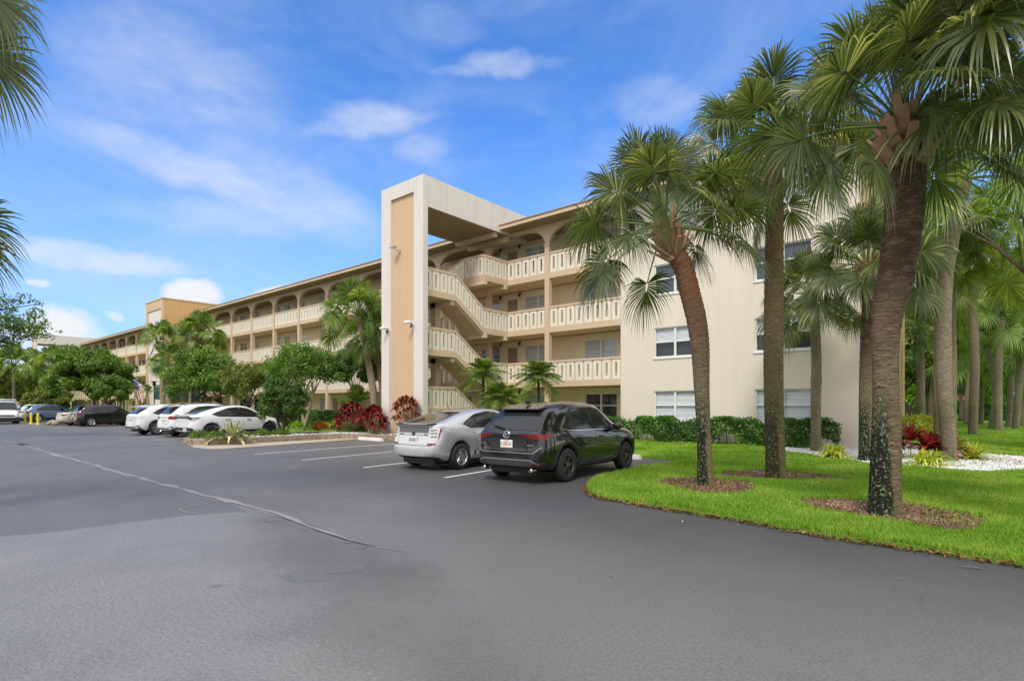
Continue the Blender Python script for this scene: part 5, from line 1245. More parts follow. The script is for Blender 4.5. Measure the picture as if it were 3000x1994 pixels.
# ---- beige sedan
SD = dict(L=4.8, W=1.84, wheels=(1.02, 3.82), rw=.33, sill=.20, rise_r=.16, rise_f=.04, rimstyle='five', rimmat='rim_silver', tumble=.74,
    top=[(0, 1.0), (.06, 1.05), (.5, 1.09), (.8, 1.13), (1.4, 1.36), (1.8, 1.45), (2.4, 1.47), (2.8, 1.42), (3.4, 1.16), (3.75, 1.02), (4.3, .92), (4.65, .8), (4.8, .66)],
    belt=[(0, .95), (.8, .98), (2, .95), (3.4, .90), (4.2, .82), (4.8, .6)], plan=[(0, .94), (.1, .98), (.2, 1), (.8, 1), (.9, .97), (1, .85)],
    rear=[(.2, .12), (.35, 0), (.6, 0), (.75, .05), (1.05, .08)], front=[(.2, .1), (.35, 0), (.6, .03), (.8, .2)])
def sd_parts(c, r):
    g = M['car_glass']
    sides(c, 'window_trim', [(1.0, 1.04), (1.45, 1.27), (1.9, 1.38), (2.4, 1.40), (2.75, 1.35), (3.4, 1.03), (3.3, .99), (1.1, 1.0)], M['car_black'], r, .004)
    sides(c, 'side_window', [(1.2, 1.05), (1.5, 1.25), (1.9, 1.35), (2.2, 1.37), (2.28, 1.02)], g, r, .01); sides(c, 'side_window', [(2.34, 1.02), (2.27, 1.37), (2.7, 1.33), (3.25, 1.04), (3.2, 1.01)], g, r, .01)
    c.patch('rear_window', [(.78, -.62), (1.45, -.50), (1.45, .50), (.78, .62)], 'top', g, r, .006); c.patch('windscreen', [(2.85, -.55), (3.5, -.64), (3.5, .64), (2.85, .55)], 'top', g, r, .006)
    for sd_ in (1, -1): c.patch('tail_light', [(-.38, .80), (.0, .78), (.30, .92), (.05, .95), (-.36, .92)], 'corner', M['tail_red'], r, .014, side=sd_, cell=.07)
    px, _ = c.proj(Vector((-2, 0, .75)), Vector((1, 0, 0))); plate(r, px.x - .015, 0, .78, None); mirrors(c, r, 3.15, 1.05, 'paint_beige'); handles(c, r, (1.6, 2.6), .86, 'paint_beige')
    for sd_ in (1, -1): c.patch('headlight', [(-.3, .60), (.1, .64), (.3, .78), (-.1, .74)], 'fcorner', M['headlamp'], r, .01, side=sd_)
finish(Car(SD), 'parked_sedan', 'beige sedan half hidden behind the black crossover beside the rock island', 'car', (-51.95, 9.2, 0), R(90) + .09, 'paint_beige', sd_parts, G1)
# ---- white van facing the camera
VN = dict(L=4.6, W=1.80, wheels=(.75, 3.70), rw=.33, sill=.24, rise_r=.08, rise_f=.03, rimstyle='five', rimmat='rim_silver', tumble=.88,
    top=[(0, 1.85), (.05, 1.95), (.2, 1.99), (1.5, 2.02), (2.6, 2.01), (2.95, 1.94), (3.45, 1.55), (3.85, 1.20), (4.1, 1.08), (4.4, .98), (4.55, .84), (4.6, .74)],
    belt=[(0, 1.1), (3.4, 1.08), (4.0, 1.0), (4.6, .70)], plan=[(0, .97), (.1, 1), (.8, 1), (.9, .985), (1, .93)], rear=[(0, 0)], front=[(.24, .06), (.35, 0), (.7, 0), (1.0, .06)])
def vn_parts(c, r):
    g = M['car_glass']
    c.patch('windscreen', [(3.02, -.70), (3.84, -.80), (3.84, .80), (3.02, .70)], 'top', g, r, .008)
    sides(c, 'side_window', [(2.5, 1.14), (2.5, 1.72), (3.0, 1.72), (3.72, 1.18), (3.7, 1.14)], g, r, .008)
    c.patch('grille', [(-.52, .66), (.52, .66), (.56, .76), (-.56, .76)], 'front', M['car_black'], r, .01); c.patch('grille_bar', [(-.5, .77), (.5, .77), (.5, .80), (-.5, .80)], 'front', M['silver_trim'], r, .012)
    c.patch('bumper', [(-.92, .28), (.92, .28), (.92, .58), (-.92, .58)], 'front', M['cladding'], r, .016, thick=.03)
    for sd_ in (1, -1): c.patch('headlight', [(-.34, .68), (.05, .70), (.10, .92), (-.26, .88)], 'fcorner', M['headlamp'], r, .012, side=sd_)
    mirrors(c, r, 3.35, 1.25, 'car_black')
    mb = MB()
    for x in (.8, 1.6, 2.4): mb.tube([(x, -.80, 2.03), (x, -.80, 2.14), (x, .80, 2.14), (x, .80, 2.03)], .025, 6)
    for y in (-.55, -.1): mb.tube([(.4, y, 2.17), (3.3, y, 2.17)], .03, 6)
    mb.build('roof_rack', M['lamp_white'], r, world=False)
finish(Car(VN), 'van', 'white van with a roof rack facing the camera at the left edge', 'van', (-64.6, 7.9, 0), R(-3), 'paint_vanwhite', vn_parts)
# ------------------------------------------------------------------ plants
leafmat('palm_leaf', (.040, .062, .020), (.175, .205, .060), (.48, .45, .20), .40, .30, .7)
leafmat('palm_leaf_bright', (.06, .11, .025), (.25, .34, .07), (.50, .50, .20), .42, .42, .4)
leafmat('palm_leaf_yellow', (.08, .13, .012), (.26, .30, .04), (.36, .34, .08), .35, .45, .4)
leafmat('tree_leaf', (.05, .12, .014), (.19, .31, .045), (.36, .46, .10), .32, .45, .45)
leafmat('tree_leaf_dark', (.035, .085, .014), (.12, .22, .03), (.22, .33, .06), .28, .45, .45)
leafmat('tree_leaf_olive', (.07, .10, .02), (.24, .28, .05), (.42, .40, .10), .38, .5, .4)
leafmat('tree_leaf_bright', (.12, .24, .015), (.34, .54, .05), (.52, .62, .10), .45, .45, .4)
leafmat('hedge_leaf', (.030, .09, .010), (.10, .25, .02), (.24, .42, .05), .2, .35, .55)
leafmat('shrub_red_tip', (.03, .085, .012), (.10, .20, .03), (.42, .17, .04), .25, .4, .45)
leafmat('croton_leaf', (.10, .14, .02), (.40, .20, .03), (.50, .12, .03), .25, .4, .45)
leafmat('ti_red', (.10, .010, .016), (.34, .030, .035), (.50, .20, .12), .2, .35, .5)
leafmat('ti_copper', (.13, .025, .016), (.36, .085, .04), (.55, .30, .17), .2, .35, .5)
leafmat('brom_orange', (.28, .10, .012), (.52, .19, .02), (.20, .22, .03), .3, .4, .5)
leafmat('lime_leaf', (.16, .30, .02), (.36, .48, .04), (.5, .55, .12), .35, .4, .4)
leafmat('variegated', (.20, .32, .03), (.72, .70, .12), (.85, .82, .3), .3, .45, .4)
leafmat('agave_green', (.03, .09, .03), (.05, .13, .04), None, .1, .4, .5); leafmat('agave_margin', (.50, .52, .20), (.6, .6, .28), None, .15, .45, .4)
leafmat('mound_green', (.07, .15, .015), (.17, .27, .03), (.32, .30, .08), .25, .5, .4)

def trunkmat(name, c1, c2, c3, lichen=(.42, .50, .30), lich=.5, ring=26.0, dark=0.35, rust=None):
    m, t, p = newmat(name); tcn = t.nodes.new('ShaderNodeTexCoord')
    def nz(sc, mp=(1, 1, 1), det=5, rg=.6):
        q = t.nodes.new('ShaderNodeMapping'); q.inputs['Scale'].default_value = mp; t.links.new(tcn.outputs['Object'], q.inputs[0])
        n = t.nodes.new('ShaderNodeTexNoise'); n.inputs['Scale'].default_value = sc; n.inputs['Detail'].default_value = det; n.inputs['Roughness'].default_value = rg
        t.links.new(q.outputs[0], n.inputs['Vector']); return n.outputs[0]
    def mr(v, a, b, c=0., d=1.):
        n = t.nodes.new('ShaderNodeMapRange'); t.links.new(v, n.inputs[0])
        for i, x in enumerate((a, b, c, d)): n.inputs[i + 1].default_value = x
        return n.outputs[0]
    def mix(f, a, b):
        n = t.nodes.new('ShaderNodeMix'); n.data_type = 'RGBA'; t.links.new(f, n.inputs[0]) if not isinstance(f, float) else setattr(n.inputs[0], 'default_value', f)
        for i, x in ((6, a), (7, b)):
            if isinstance(x, tuple): n.inputs[i].default_value = (*x, 1)
            else: t.links.new(x, n.inputs[i])
        return n.outputs[2]
    def mul(a, b):
        n = t.nodes.new('ShaderNodeMath'); n.operation = 'MULTIPLY'; t.links.new(a, n.inputs[0]); t.links.new(b, n.inputs[1]); return n.outputs[0]
    sp = t.nodes.new('ShaderNodeSeparateXYZ'); t.links.new(tcn.outputs['Object'], sp.inputs[0]); Z = sp.outputs[2]
    c = mix(mr(nz(6, (1, 1, 5)), .35, .65), c1, c2); c = mix(mr(nz(11, (1, 1, 6.5), 6, .7), .48, .62), c, c3)
    wv = t.nodes.new('ShaderNodeTexWave'); wv.bands_direction = 'Z'; wv.inputs['Scale'].default_value = 6.5; wv.inputs['Distortion'].default_value = 9; wv.inputs['Detail'].default_value = 5; wv.inputs['Detail Scale'].default_value = 2.2; wv.inputs['Detail Roughness'].default_value = .7; t.links.new(tcn.outputs['Object'], wv.inputs['Vector'])
    if not name.startswith('tree') and not name.startswith('pale'): c = mix(mr(wv.outputs[1], .40, .02, 0, .50), c, tuple(x * .5 for x in c3))
    if rust: c = mix(mul(mr(Z, rust[3], rust[4]), mr(nz(5, (1, 1, 2)), .3, .55)), c, tuple(rust[:3]))
    if lich:
        # mossy film low down, dark algae patch and pale crust spots
        c = mix(mul(mr(Z, 2.4, .6, 0, .7), mr(nz(1.7), .42, .60)), c, (.13, .15, .035))
        dpn = t.nodes.new('ShaderNodeVectorMath'); dpn.operation = 'DOT_PRODUCT'; t.links.new(tcn.outputs['Object'], dpn.inputs[0]); dpn.inputs[1].default_value = (-.80, -.58, .035)
        ad = t.nodes.new('ShaderNodeMath'); ad.operation = 'MULTIPLY_ADD'; t.links.new(nz(2.6, (1, 1, .35), 4), ad.inputs[0]); ad.inputs[1].default_value = .30; t.links.new(dpn.outputs['Value'], ad.inputs[2])
        sidem = mr(ad.outputs[0], .165, .20); dk = mul(mr(Z, 1.75, 1.0, 0, min(1, lich * 2.2)), sidem); c = mix(dk, c, (.022, .024, .014))
        sp_ = mul(mr(Z, 2.1, 1.3, 0, lich * 1.6), mul(mr(nz(30, (1, 1, .8), 4, .75), .56, .60), sidem)); c = mix(sp_, c, lichen)
    t.links.new(c, p.inputs['Base Color']); p.inputs['Roughness'].default_value = .92; p.inputs['Specular IOR Level'].default_value = .2
    bp = t.nodes.new('ShaderNodeBump'); bp.inputs['Strength'].default_value = 1.0; bp.inputs['Distance'].default_value = .03
    t.links.new(nz(16, (1, 1, 4.5), 6, .7), bp.inputs['Height']); t.links.new(bp.outputs[0], p.inputs['Normal']); M[name] = m
trunkmat('palm_bark', (.23, .155, .105), (.34, .25, .175), (.09, .06, .038), rust=(.10, .062, .040, 2.0, 3.3))
trunkmat('palm_bark_rust', (.23, .165, .11), (.33, .25, .18), (.09, .06, .038), rust=(.25, .115, .055, 2.2, 3.4))
trunkmat('palm_bark_green', (.21, .165, .085), (.30, .24, .13), (.10, .075, .04), lich=.35, rust=(.16, .10, .045, 2.5, 5))
trunkmat('palm_bark_grey', (.31, .25, .175), (.42, .35, .25), (.16, .125, .09), lich=.15)
trunkmat('tree_bark', (.10, .075, .055), (.17, .13, .10), (.05, .038, .03), lich=0)
trunkmat('pale_bark', (.42, .31, .22), (.55, .44, .34), (.25, .18, .12), lich=0)
plain('boot', (.42, .25, .145), .85, var=.45, vscale=14, bump=.4, bscale=30); plain('boot_old', (.14, .08, .05), .9, var=.4, vscale=14, bump=.4, bscale=30)
plain('petiole', (.13, .19, .05), .5, var=.25, vscale=5); plain('stem_dark', (.07, .05, .035), .8); plain('stem_pale', (.40, .27, .17), .8, var=.2)

def frame_of(d, up=(0, 0, 1)):
    d = d / np.linalg.norm(d); s = np.cross(d, up); n_ = np.linalg.norm(s); s = s / n_ if n_ > 1e-3 else np.array([1., 0, 0]); return d, s, np.cross(s, d)
def fan_blade(base, d, r, Rb, n=42, spread=R(128), droop=.35, w=.030, curl=.25, roll=0.0):
    """costapalmate fan: returns verts, quads. d = outward direction of the costa"""
    d, s, u = frame_of(d)
    cr, sr = math.cos(roll), math.sin(roll); s, u = s * cr + u * sr, u * cr - s * sr
    if u[2] < 0: u = -u
    a = np.linspace(-spread, spread, n) + r.normal(0, .02, n)
    Ln = Rb * (.72 + .28 * np.cos(a * .62)) * r.uniform(.86, 1.06, n)
    st = np.array([.03, .30, .52, .72, .88, 1.0]); hw = np.array([.35, 1.0, .95, .66, .26, .05]) * w
    cst = np.cos(a)[:, None] * .0
    dirs = np.cos(a)[:, None] * d + np.sin(a)[:, None] * s
    org = base[None] + d[None] * (.22 * Rb * np.maximum(0, np.cos(a * .9))[:, None]) * (1 - np.abs(a)[:, None] / spread * .6)
    side = np.cos(a)[:, None] * s - np.sin(a)[:, None] * d
    fold = (.10 * np.abs(np.sin(a)))[:, None]                     # sides lifted: V shaped blade
    dr = droop * r.uniform(.6, 1.5, n)
    V = []
    for i, t in enumerate(st):
        p = org + dirs * (Ln * t)[:, None] + u * (Ln * t * .9)[:, None] * fold * (1 - t)
        g = (dr * Ln * (.40 * t ** 2 + 2.6 * max(0, t - .55) ** 1.5))[:, None]
        p = p - np.array([0, 0, 1.]) * g - dirs * g * .35 - d * (curl * Ln * (t ** 2))[:, None] * .15
        tw = (r.normal(0, .25, n)[:, None] if i > 2 else 0)
        pl = np.where(np.arange(n) % 2 == 0, 1., -1.)[:, None] * .35 * (1 - t)
        sd = side + u * pl + u * tw
        V.append(np.stack([p - sd * hw[i] * Rb / .9, p + sd * hw[i] * Rb / .9], 1))
    V = np.stack(V, 1)                # n, 6, 2, 3
    k = np.arange(n)[:, None] * 12
    F = np.concatenate([k + np.array([2 * i, 2 * i + 1, 2 * i + 3, 2 * i + 2]) for i in range(5)], 0)
    return V.reshape(-1, 3), F
def np_tube(pts, rad, n=5):
    pts = np.asarray(pts, float); m = len(pts); t = np.gradient(pts, axis=0); t /= np.linalg.norm(t, axis=1)[:, None] + 1e-9
    ref = np.array([0, 0, 1.]) if abs(t[0][2]) < .9 else np.array([1., 0, 0]); a = np.cross(t, ref); a /= np.linalg.norm(a, axis=1)[:, None] + 1e-9; b = np.cross(t, a)
    an = np.linspace(0, 2 * np.pi, n, endpoint=False); rad = np.broadcast_to(rad, (m,))
    V = pts[:, None] + (a[:, None] * np.cos(an)[None, :, None] + b[:, None] * np.sin(an)[None, :, None]) * rad[:, None, None]
    i = np.arange(m - 1)[:, None] * n; k = np.arange(n)[None]; k2 = (np.arange(n) + 1)[None] % n
    F = np.stack([i + k, i + k2, i + n + k2, i + n + k], -1).reshape(-1, 4)
    return V.reshape(-1, 3), F
class Acc:
    def __init__(s): s.V = []; s.F = []; s.n = 0; s.mi = []
    def add(s, V, F, mi=0): s.V.append(V); s.F.append(F + s.n); s.n += len(V); s.mi.append(np.full(len(F), mi)); return s
    def mesh(s, name):
        qs = [(f, m) for f, m in zip(s.F, s.mi)]
        f4 = [f for f, m in qs if f.shape[1] == 4]; m4 = [m for f, m in qs if f.shape[1] == 4]; f3 = [f for f, m in qs if f.shape[1] == 3]; m3 = [m for f, m in qs if f.shape[1] == 3]
        FF = []; MI = []
        if f4: FF.append(np.concatenate(f4)); MI.append(np.concatenate(m4))
        if f3: FF.append(np.concatenate(f3)); MI.append(np.concatenate(m3))
        me = np_mesh(name, np.concatenate(s.V), FF); MI = np.concatenate(MI)
        if len(MI) == len(me.polygons): me.polygons.foreach_set('material_index', MI.astype(np.int32))
        return me
def fan_crown_mesh(seed, nl=34, pet=1.15, Rb=.85, emin=-35, emax=82, thin=1.0, droop=.28, nleaf=54, w=.0175, only=None):
    r = np.random.default_rng(seed); A = Acc(); az0 = r.uniform(0, 6.28)
    for i in range(nl):
        f = i / (nl - 1); el = R(emin + (emax - emin) * (f ** .8) + r.normal(0, 5)); az = az0 + i * 2.39996 + r.normal(0, .12)
        if only is not None and not only(az % (2 * math.pi), el): continue
        L_ = pet * r.uniform(.85, 1.15) * (1 - .25 * f); h = np.array([math.cos(az), math.sin(az), 0]); k = 7; pts = []
        sag = .20 * math.cos(el) * L_
        for j in range(k):
            t = j / (k - 1); pts.append(h * (.05 + L_ * t * math.cos(el)) + np.array([0, 0, L_ * t * math.sin(el) - sag * t * t + .12 * (f - .5)]))
        pts = np.array(pts); V, F = np_tube(pts, np.linspace(.022, .010, k), 5); A.add(V, F, 1)
        d = pts[-1] - pts[-2]; d = d / np.linalg.norm(d); d = d + np.array([0, 0, .05 - .40 * (1 - f)]) + r.normal(0, .12, 3); 
        V, F = fan_blade(pts[-1], d, r, Rb * r.uniform(.85, 1.1), nleaf, R(118 + r.uniform(0, 22)), droop * (1.4 - .7 * f), w, roll=r.normal(0, .75)); A.add(V, F, 0)
    return A.mesh('crown')
def palm_trunk_mesh(path, r0, r1, seed, step=.028, n=26, rough=.05, bulge=None):
    """path: list of points; ringed, rough trunk"""
    r = np.random.default_rng(seed); P = [Vector(p) for p in path]
    L_ = [0]
    for a, b in zip(P[:-1], P[1:]): L_.append(L_[-1] + (b - a).length)
    tot = L_[-1]; m = int(tot / step); t = np.linspace(0, tot, m); pts = np.stack([[interp([(L_[i], P[i][k]) for i in range(len(P))], tt) for tt in t] for k in range(3)], 1)
    rad = (np.interp(t / tot, np.linspace(0, 1, len(r0)), r0) if isinstance(r0, (list, tuple)) else r0 + (r1 - r0) * (t / tot)); rad = rad * (1 + (.10 if not isinstance(r0, (list, tuple)) else 0) * np.exp(-t / .16))
    if bulge: 
        for c, wd, am in bulge: rad = rad * (1 + am * np.exp(-((t - c) / wd) ** 2))
    an = np.linspace(0, 2 * np.pi, n, endpoint=False)
    V, F = np_tube(pts, rad, n); V = V.reshape(m, n, 3)
    c = pts[:, None]; off = V - c
    ph = r.uniform(0, 6.28); ring = ((t[:, None] / .062 + .6 * np.sin(an[None] + ph) + .35 * np.sin(3 * an[None] + t[:, None] * 3)) % 1.0)
    nz = r.normal(0, 1, (m, n)); nz = (nz + np.roll(nz, 1, 1)) * .5
    topr = np.clip((t / tot - .45) / .5, 0, 1)[:, None]
    k = 1 + 1.35 * rough * (ring - .5) * (.7 + 1.3 * topr) + nz * rough * (.22 + .5 * topr) + .03 * np.sin(2 * an[None] + t[:, None] * 1.3) + .02 * np.sin(3 * an[None] - t[:, None] * 2.1)
    V = (c + off * k[..., None]).reshape(-1, 3)
    me = np_mesh('trunk', V, F); return me, Vector(pts[-1]), (Vector(pts[-1]) - Vector(pts[-4])).normalized()
def boots_mesh(top, d, r1, seed, n=36, h=.55, size=1.0):
    r = np.random.default_rng(seed); mb = MB(); d = Vector(d)
    a0 = d.orthogonal().normalized(); b0 = d.cross(a0)
    for i in range(n):
        f = i / n; an = i * 2.4; rad = a0 * math.cos(an) + b0 * math.sin(an); base = Vector(top) + d * (-h * .75 + h * f) + rad * r1 * .80
        out = (rad * (.75 - .35 * f) + d * (.75 + .4 * f)).normalized(); ln = r.uniform(.16, .42) * size; sd = d.cross(rad).normalized()
        w0, w1 = .065 * size, .028 * size * r.uniform(.7, 1.4); th = .022 * size; tip = base + out * ln
        nrm = out.cross(sd).normalized()
        mb.hexa([base - sd * w0 - nrm * th, base + sd * w0 - nrm * th, base + sd * w0 + nrm * th, base - sd * w0 + nrm * th, tip - sd * w1 - nrm * th * .6, tip + sd * w1 - nrm * th * .6, tip + sd * w1 + nrm * th * .6, tip - sd * w1 + nrm * th * .6])
    mb.tube([Vector(top) - d * h * .8, Vector(top) + d * .12, Vector(top) + d * .34], [r1 * .9, r1 * .82, r1 * .45], 12)
    return mb.mesh('leaf_bases')
def palm(label, path, r0, r1, crown, seed, bark='palm_bark', leaf='palm_leaf', group=None, boots=True, rough=.05, crot=0.0, cscale=1.0, bulge=None, bsize=1.0, step=.028, nring=26, tilt=None, name='sabal_palm'):
    base = Vector(path[0]); root = thing(name, label, 'palm tree', base, 0, group)
    loc = [Vector(p) - base for p in path]; me, top, d = palm_trunk_mesh(loc, r0, r1, seed, step, nring, rough, bulge); link('trunk', me, M[bark], root, smooth=True)
    if boots: link('leaf_bases', boots_mesh(top, d, r1, seed, size=bsize), M['boot'], root)
    c = link('crown', crown, None, root) if not isinstance(crown, bpy.types.Object) else None
    if not crown.materials: crown.materials.append(M[leaf]); crown.materials.append(M['petiole'])
    q = (d * .6 + Vector((0, 0, .4))).normalized() if tilt is None else Vector(tilt).normalized()
    c.location = top + d * .18; c.rotation_euler = (q.to_track_quat('Z', 'Y').to_matrix() @ Matrix.Rotation(crot, 3, 'Z')).to_euler(); c.scale = (cscale,) * 3
    return root
# ---- leaf clouds for broad leaved trees
def leaf_cloud(C, Rd, n, size, r, flat=.75, shell=.35):
    """n leaves spread over clumps with centres C and radii Rd"""
    C = np.asarray(C); Rd = np.asarray(Rd); k = r.choice(len(C), n, p=(Rd ** 2) / (Rd ** 2).sum())
    d = r.normal(0, 1, (n, 3)); d /= np.linalg.norm(d, axis=1)[:, None]; rr = (shell + (1 - shell) * r.uniform(0, 1, n) ** .6)[:, None]
    P = C[k] + d * rr * Rd[k][:, None] * np.array([1, 1, flat])
    nrm = d * .6 + r.normal(0, .6, (n, 3)) + np.array([0, 0, .5]); nrm /= np.linalg.norm(nrm, axis=1)[:, None]
    a = r.normal(0, 1, (n, 3)); a -= nrm * (a * nrm).sum(1)[:, None]; a /= np.linalg.norm(a, axis=1)[:, None]; b = np.cross(nrm, a)
    s = (size * r.uniform(.6, 1.3, n))[:, None]; dn = np.array([0, 0, -1.])
    V = np.stack([P - a * s * .55, P + b * s * .26 + nrm * s * .05, P + a * s * .55 + dn * s * .12, P - b * s * .26 + nrm * s * .05], 1).reshape(-1, 3)
    return V, np.arange(4 * n).reshape(n, 4)
def tree(name, label, base, H, spread, seed, leaf, bark='tree_bark', nclump=60, nleaf=9000, lsize=.14, trunk_h=.3, tr=.14, cz=.62, squash=.45, cat='tree', multi=1, group=None, fill=.25, offx=(0, 0), csize=1.0, holes=None):
    r = np.random.default_rng(seed); root = thing(name, label, cat, base, 0, group)
    cen = np.array([offx[0], offx[1], H * cz]); ax = np.array([spread, spread, H * squash])
    C = []; Rd = []
    while len(C) < nclump:
        d = r.normal(0, 1, 3); d /= np.linalg.norm(d); 
        if d[2] < -.55: continue
        rr = fill + (1 - fill) * r.uniform(0, 1) ** .4; p = cen + d * ax * rr * (1 + .16 * math.sin(3 * math.atan2(d[1], d[0]) + seed)) * .86
        C.append(p); Rd.append(csize * spread * r.uniform(.13, .26))
    V, F = leaf_cloud(C, Rd, nleaf, lsize, r); link('crown', np_mesh('crown', V, F), M[leaf], root)
    mb = MB(); starts = [Vector((r.normal(0, .1) * (multi > 1), r.normal(0, .1) * (multi > 1), 0)) for _ in range(multi)]
    for si, s0 in enumerate(starts):
        top = Vector(cen) * .0 + Vector((offx[0] * .4 + r.normal(0, .25 * spread) * (multi > 1), offx[1] * .4 + r.normal(0, .2 * spread) * (multi > 1), H * trunk_h)); mid = (s0 + top) / 2 + Vector((r.normal(0, .12), r.normal(0, .12), 0)) * (H * .15)
        mb.tube([s0 - Vector((0, 0, .1)), s0 + (mid - s0) * .5, mid, top], [tr * 1.25, tr, tr * .9, tr * .75], 9)
        idx = r.choice(len(C), min(len(C), 14 if multi == 1 else 7), replace=False)
        for k in idx:
            e = Vector(C[k]); m1 = top.lerp(e, .45) + Vector((r.normal(0, .1), r.normal(0, .1), r.uniform(0, .12))) * spread * .6
            mb.tube([top - Vector((0, 0, .05)), top.lerp(m1, .5) , m1, e], [tr * .55, tr * .4, tr * .25, tr * .08], 6)
    mb.build('trunk', M[bark], root, world=False, smooth=True)
    return root
def strap(A, base, d, L_, w, droop, r, mi=0, nseg=5, fold=.25, taper='lance'):
    d, s, u = frame_of(np.asarray(d, float)); t = np.linspace(0, 1, nseg + 1)
    prof = {'lance': np.sin(np.pi * (.12 + .86 * t)) ** .8, 'grass': 1 - .9 * t ** 1.5, 'agave': np.where(t < .3, .75 + .25 * t / .3, 1 - ((t - .3) / .7) ** 1.6 * .97)}[taper] * w / 2
    P = base + d * (L_ * t)[:, None] - np.array([0, 0, 1.]) * (droop * L_ * t ** 2)[:, None] - d * (droop * .25 * L_ * t ** 3)[:, None]
    Vl = P - s * prof[:, None] + u * (prof * fold)[:, None]; Vr = P + s * prof[:, None] + u * (prof * fold)[:, None]
    V = np.stack([Vl, P, Vr], 1).reshape(-1, 3); i = np.arange(nseg)[:, None] * 3
    F = np.concatenate([i + np.array([0, 1, 4, 3]), i + np.array([1, 2, 5, 4])], 0); A.add(V, F, mi)
def rosette(A, c, n, L_, w, r, droop=.5, emin=5, emax=80, taper='lance', mi=0, tilt=(0, 0, 0)):
    for i in range(n):
        f = i / max(1, n - 1); el = R(emin + (emax - emin) * f + r.normal(0, 6)); az = i * 2.4 + r.normal(0, .2)
        d = np.array([math.cos(az) * math.cos(el), math.sin(az) * math.cos(el), math.sin(el)]) + np.asarray(tilt)
        strap(A, np.asarray(c, float), d, L_ * r.uniform(.8, 1.15) * (1 - .35 * f), w * r.uniform(.8, 1.15), droop * (1.1 - .6 * f), r, mi, taper=taper)
def rosette_plant(name, label, cat, base, heads, n, L_, w, leaf, seed, droop=.5, taper='lance', stem='stem_pale', group=None, emin=5, emax=80, stems=True):
    r = np.random.default_rng(seed); root = thing(name, label, cat, base, 0, group); A = Acc()
    for h in heads: rosette(A, h, n, L_, w, r, droop, emin, emax, taper, tilt=np.array([h[0], h[1], 0]) * .5)
    link('leaves', A.mesh('leaves'), M[leaf], root)
    if stems:
        mb = MB()
        for h in heads: mb.tube([(h[0] * .25, h[1] * .25, -.02), (h[0] * .6, h[1] * .6, h[2] * .5), h], [.022, .016, .012], 6)
        mb.build('stems', M[stem], root, world=False)
    return root
def heads_in(seed, n, rx, rz0, rz1):
    r = np.random.default_rng(seed); H = []
    for i in range(n):
        a = i * 2.4; q = math.sqrt((i + .5) / n); H.append((rx * q * math.cos(a) + r.normal(0, .03), rx * q * math.sin(a) + r.normal(0, .03), rz1 - (rz1 - rz0) * q ** 2 * r.uniform(.5, 1.1)))
    return H
def feather_crown_mesh(seed, nf=22, L_=1.1, leaf=.26, w=.012, emin=-25, emax=80, droop=.6, nl=34):
    r = np.random.default_rng(seed); A = Acc()
    for i in range(nf):
        f = i / (nf - 1); el = R(emin + (emax - emin) * f ** .7 + r.normal(0, 6)); az = i * 2.4 + r.normal(0, .15); h = np.array([math.cos(az), math.sin(az), 0]); ln = L_ * r.uniform(.85, 1.1)
        t = np.linspace(0, 1, 12); P = h[None] * (ln * t * math.cos(el))[:, None] + np.array([0, 0, 1.]) * (ln * t * math.sin(el) - droop * ln * t ** 2 * .55)[:, None]
        V, F = np_tube(P, np.linspace(.012, .004, 12), 4); A.add(V, F, 1)
        tt = np.linspace(.12, 1, nl); Q = np.stack([np.interp(tt, t, P[:, k]) for k in range(3)], 1); T = np.gradient(Q, axis=0); T /= np.linalg.norm(T, axis=1)[:, None]
        S_ = np.cross(T, [0, 0, 1.]); S_ /= np.linalg.norm(S_, axis=1)[:, None]; U_ = np.cross(S_, T)
        for sd_ in (1, -1):
            ll = (leaf * np.sin(np.pi * np.clip(.15 + .8 * tt, 0, 1)) ** .6 * r.uniform(.8, 1.15, nl))[:, None]; D_ = S_ * sd_ * .85 + T * .55 + U_ * .15 + r.normal(0, .10, (nl, 3))
            e1 = Q + D_ * ll * .55; e2 = Q + D_ * ll - np.array([0, 0, 1.]) * ll * .35; ww = w * .5
            V = np.stack([Q - T * ww, Q + T * ww, e1 + T * ww, e1 - T * ww, e2 + T * ww * .2, e2 - T * ww * .2], 1).reshape(-1, 3); k = np.arange(nl)[:, None] * 6
            A.add(V, np.concatenate([k + np.array([0, 1, 2, 3]), k + np.array([3, 2, 4, 5])], 0), 0)
    return A.mesh('crown')
def feather_palm(name, label, base, h, crown, lean=(0, 0), leaf='palm_leaf_bright', tr=.06, group=None, rz=0.0, scale=1.0, bark='stem_dark'):
    root = thing(name, label, 'palm tree', base, 0, group); top = Vector((lean[0], lean[1], h)); mb = MB(); mb.tube([(0, 0, -.05), (lean[0] * .3, lean[1] * .3, h * .5), top], [tr * 1.2, tr, tr * .9], 8); mb.build('trunk', M[bark], root, world=False, smooth=True)
    if not crown.materials: crown.materials.append(M[leaf]); crown.materials.append(M['petiole'])
    c = link('crown', crown, None, root); c.location = top; c.rotation_euler = (0, 0, rz); c.scale = (scale,) * 3
    return root

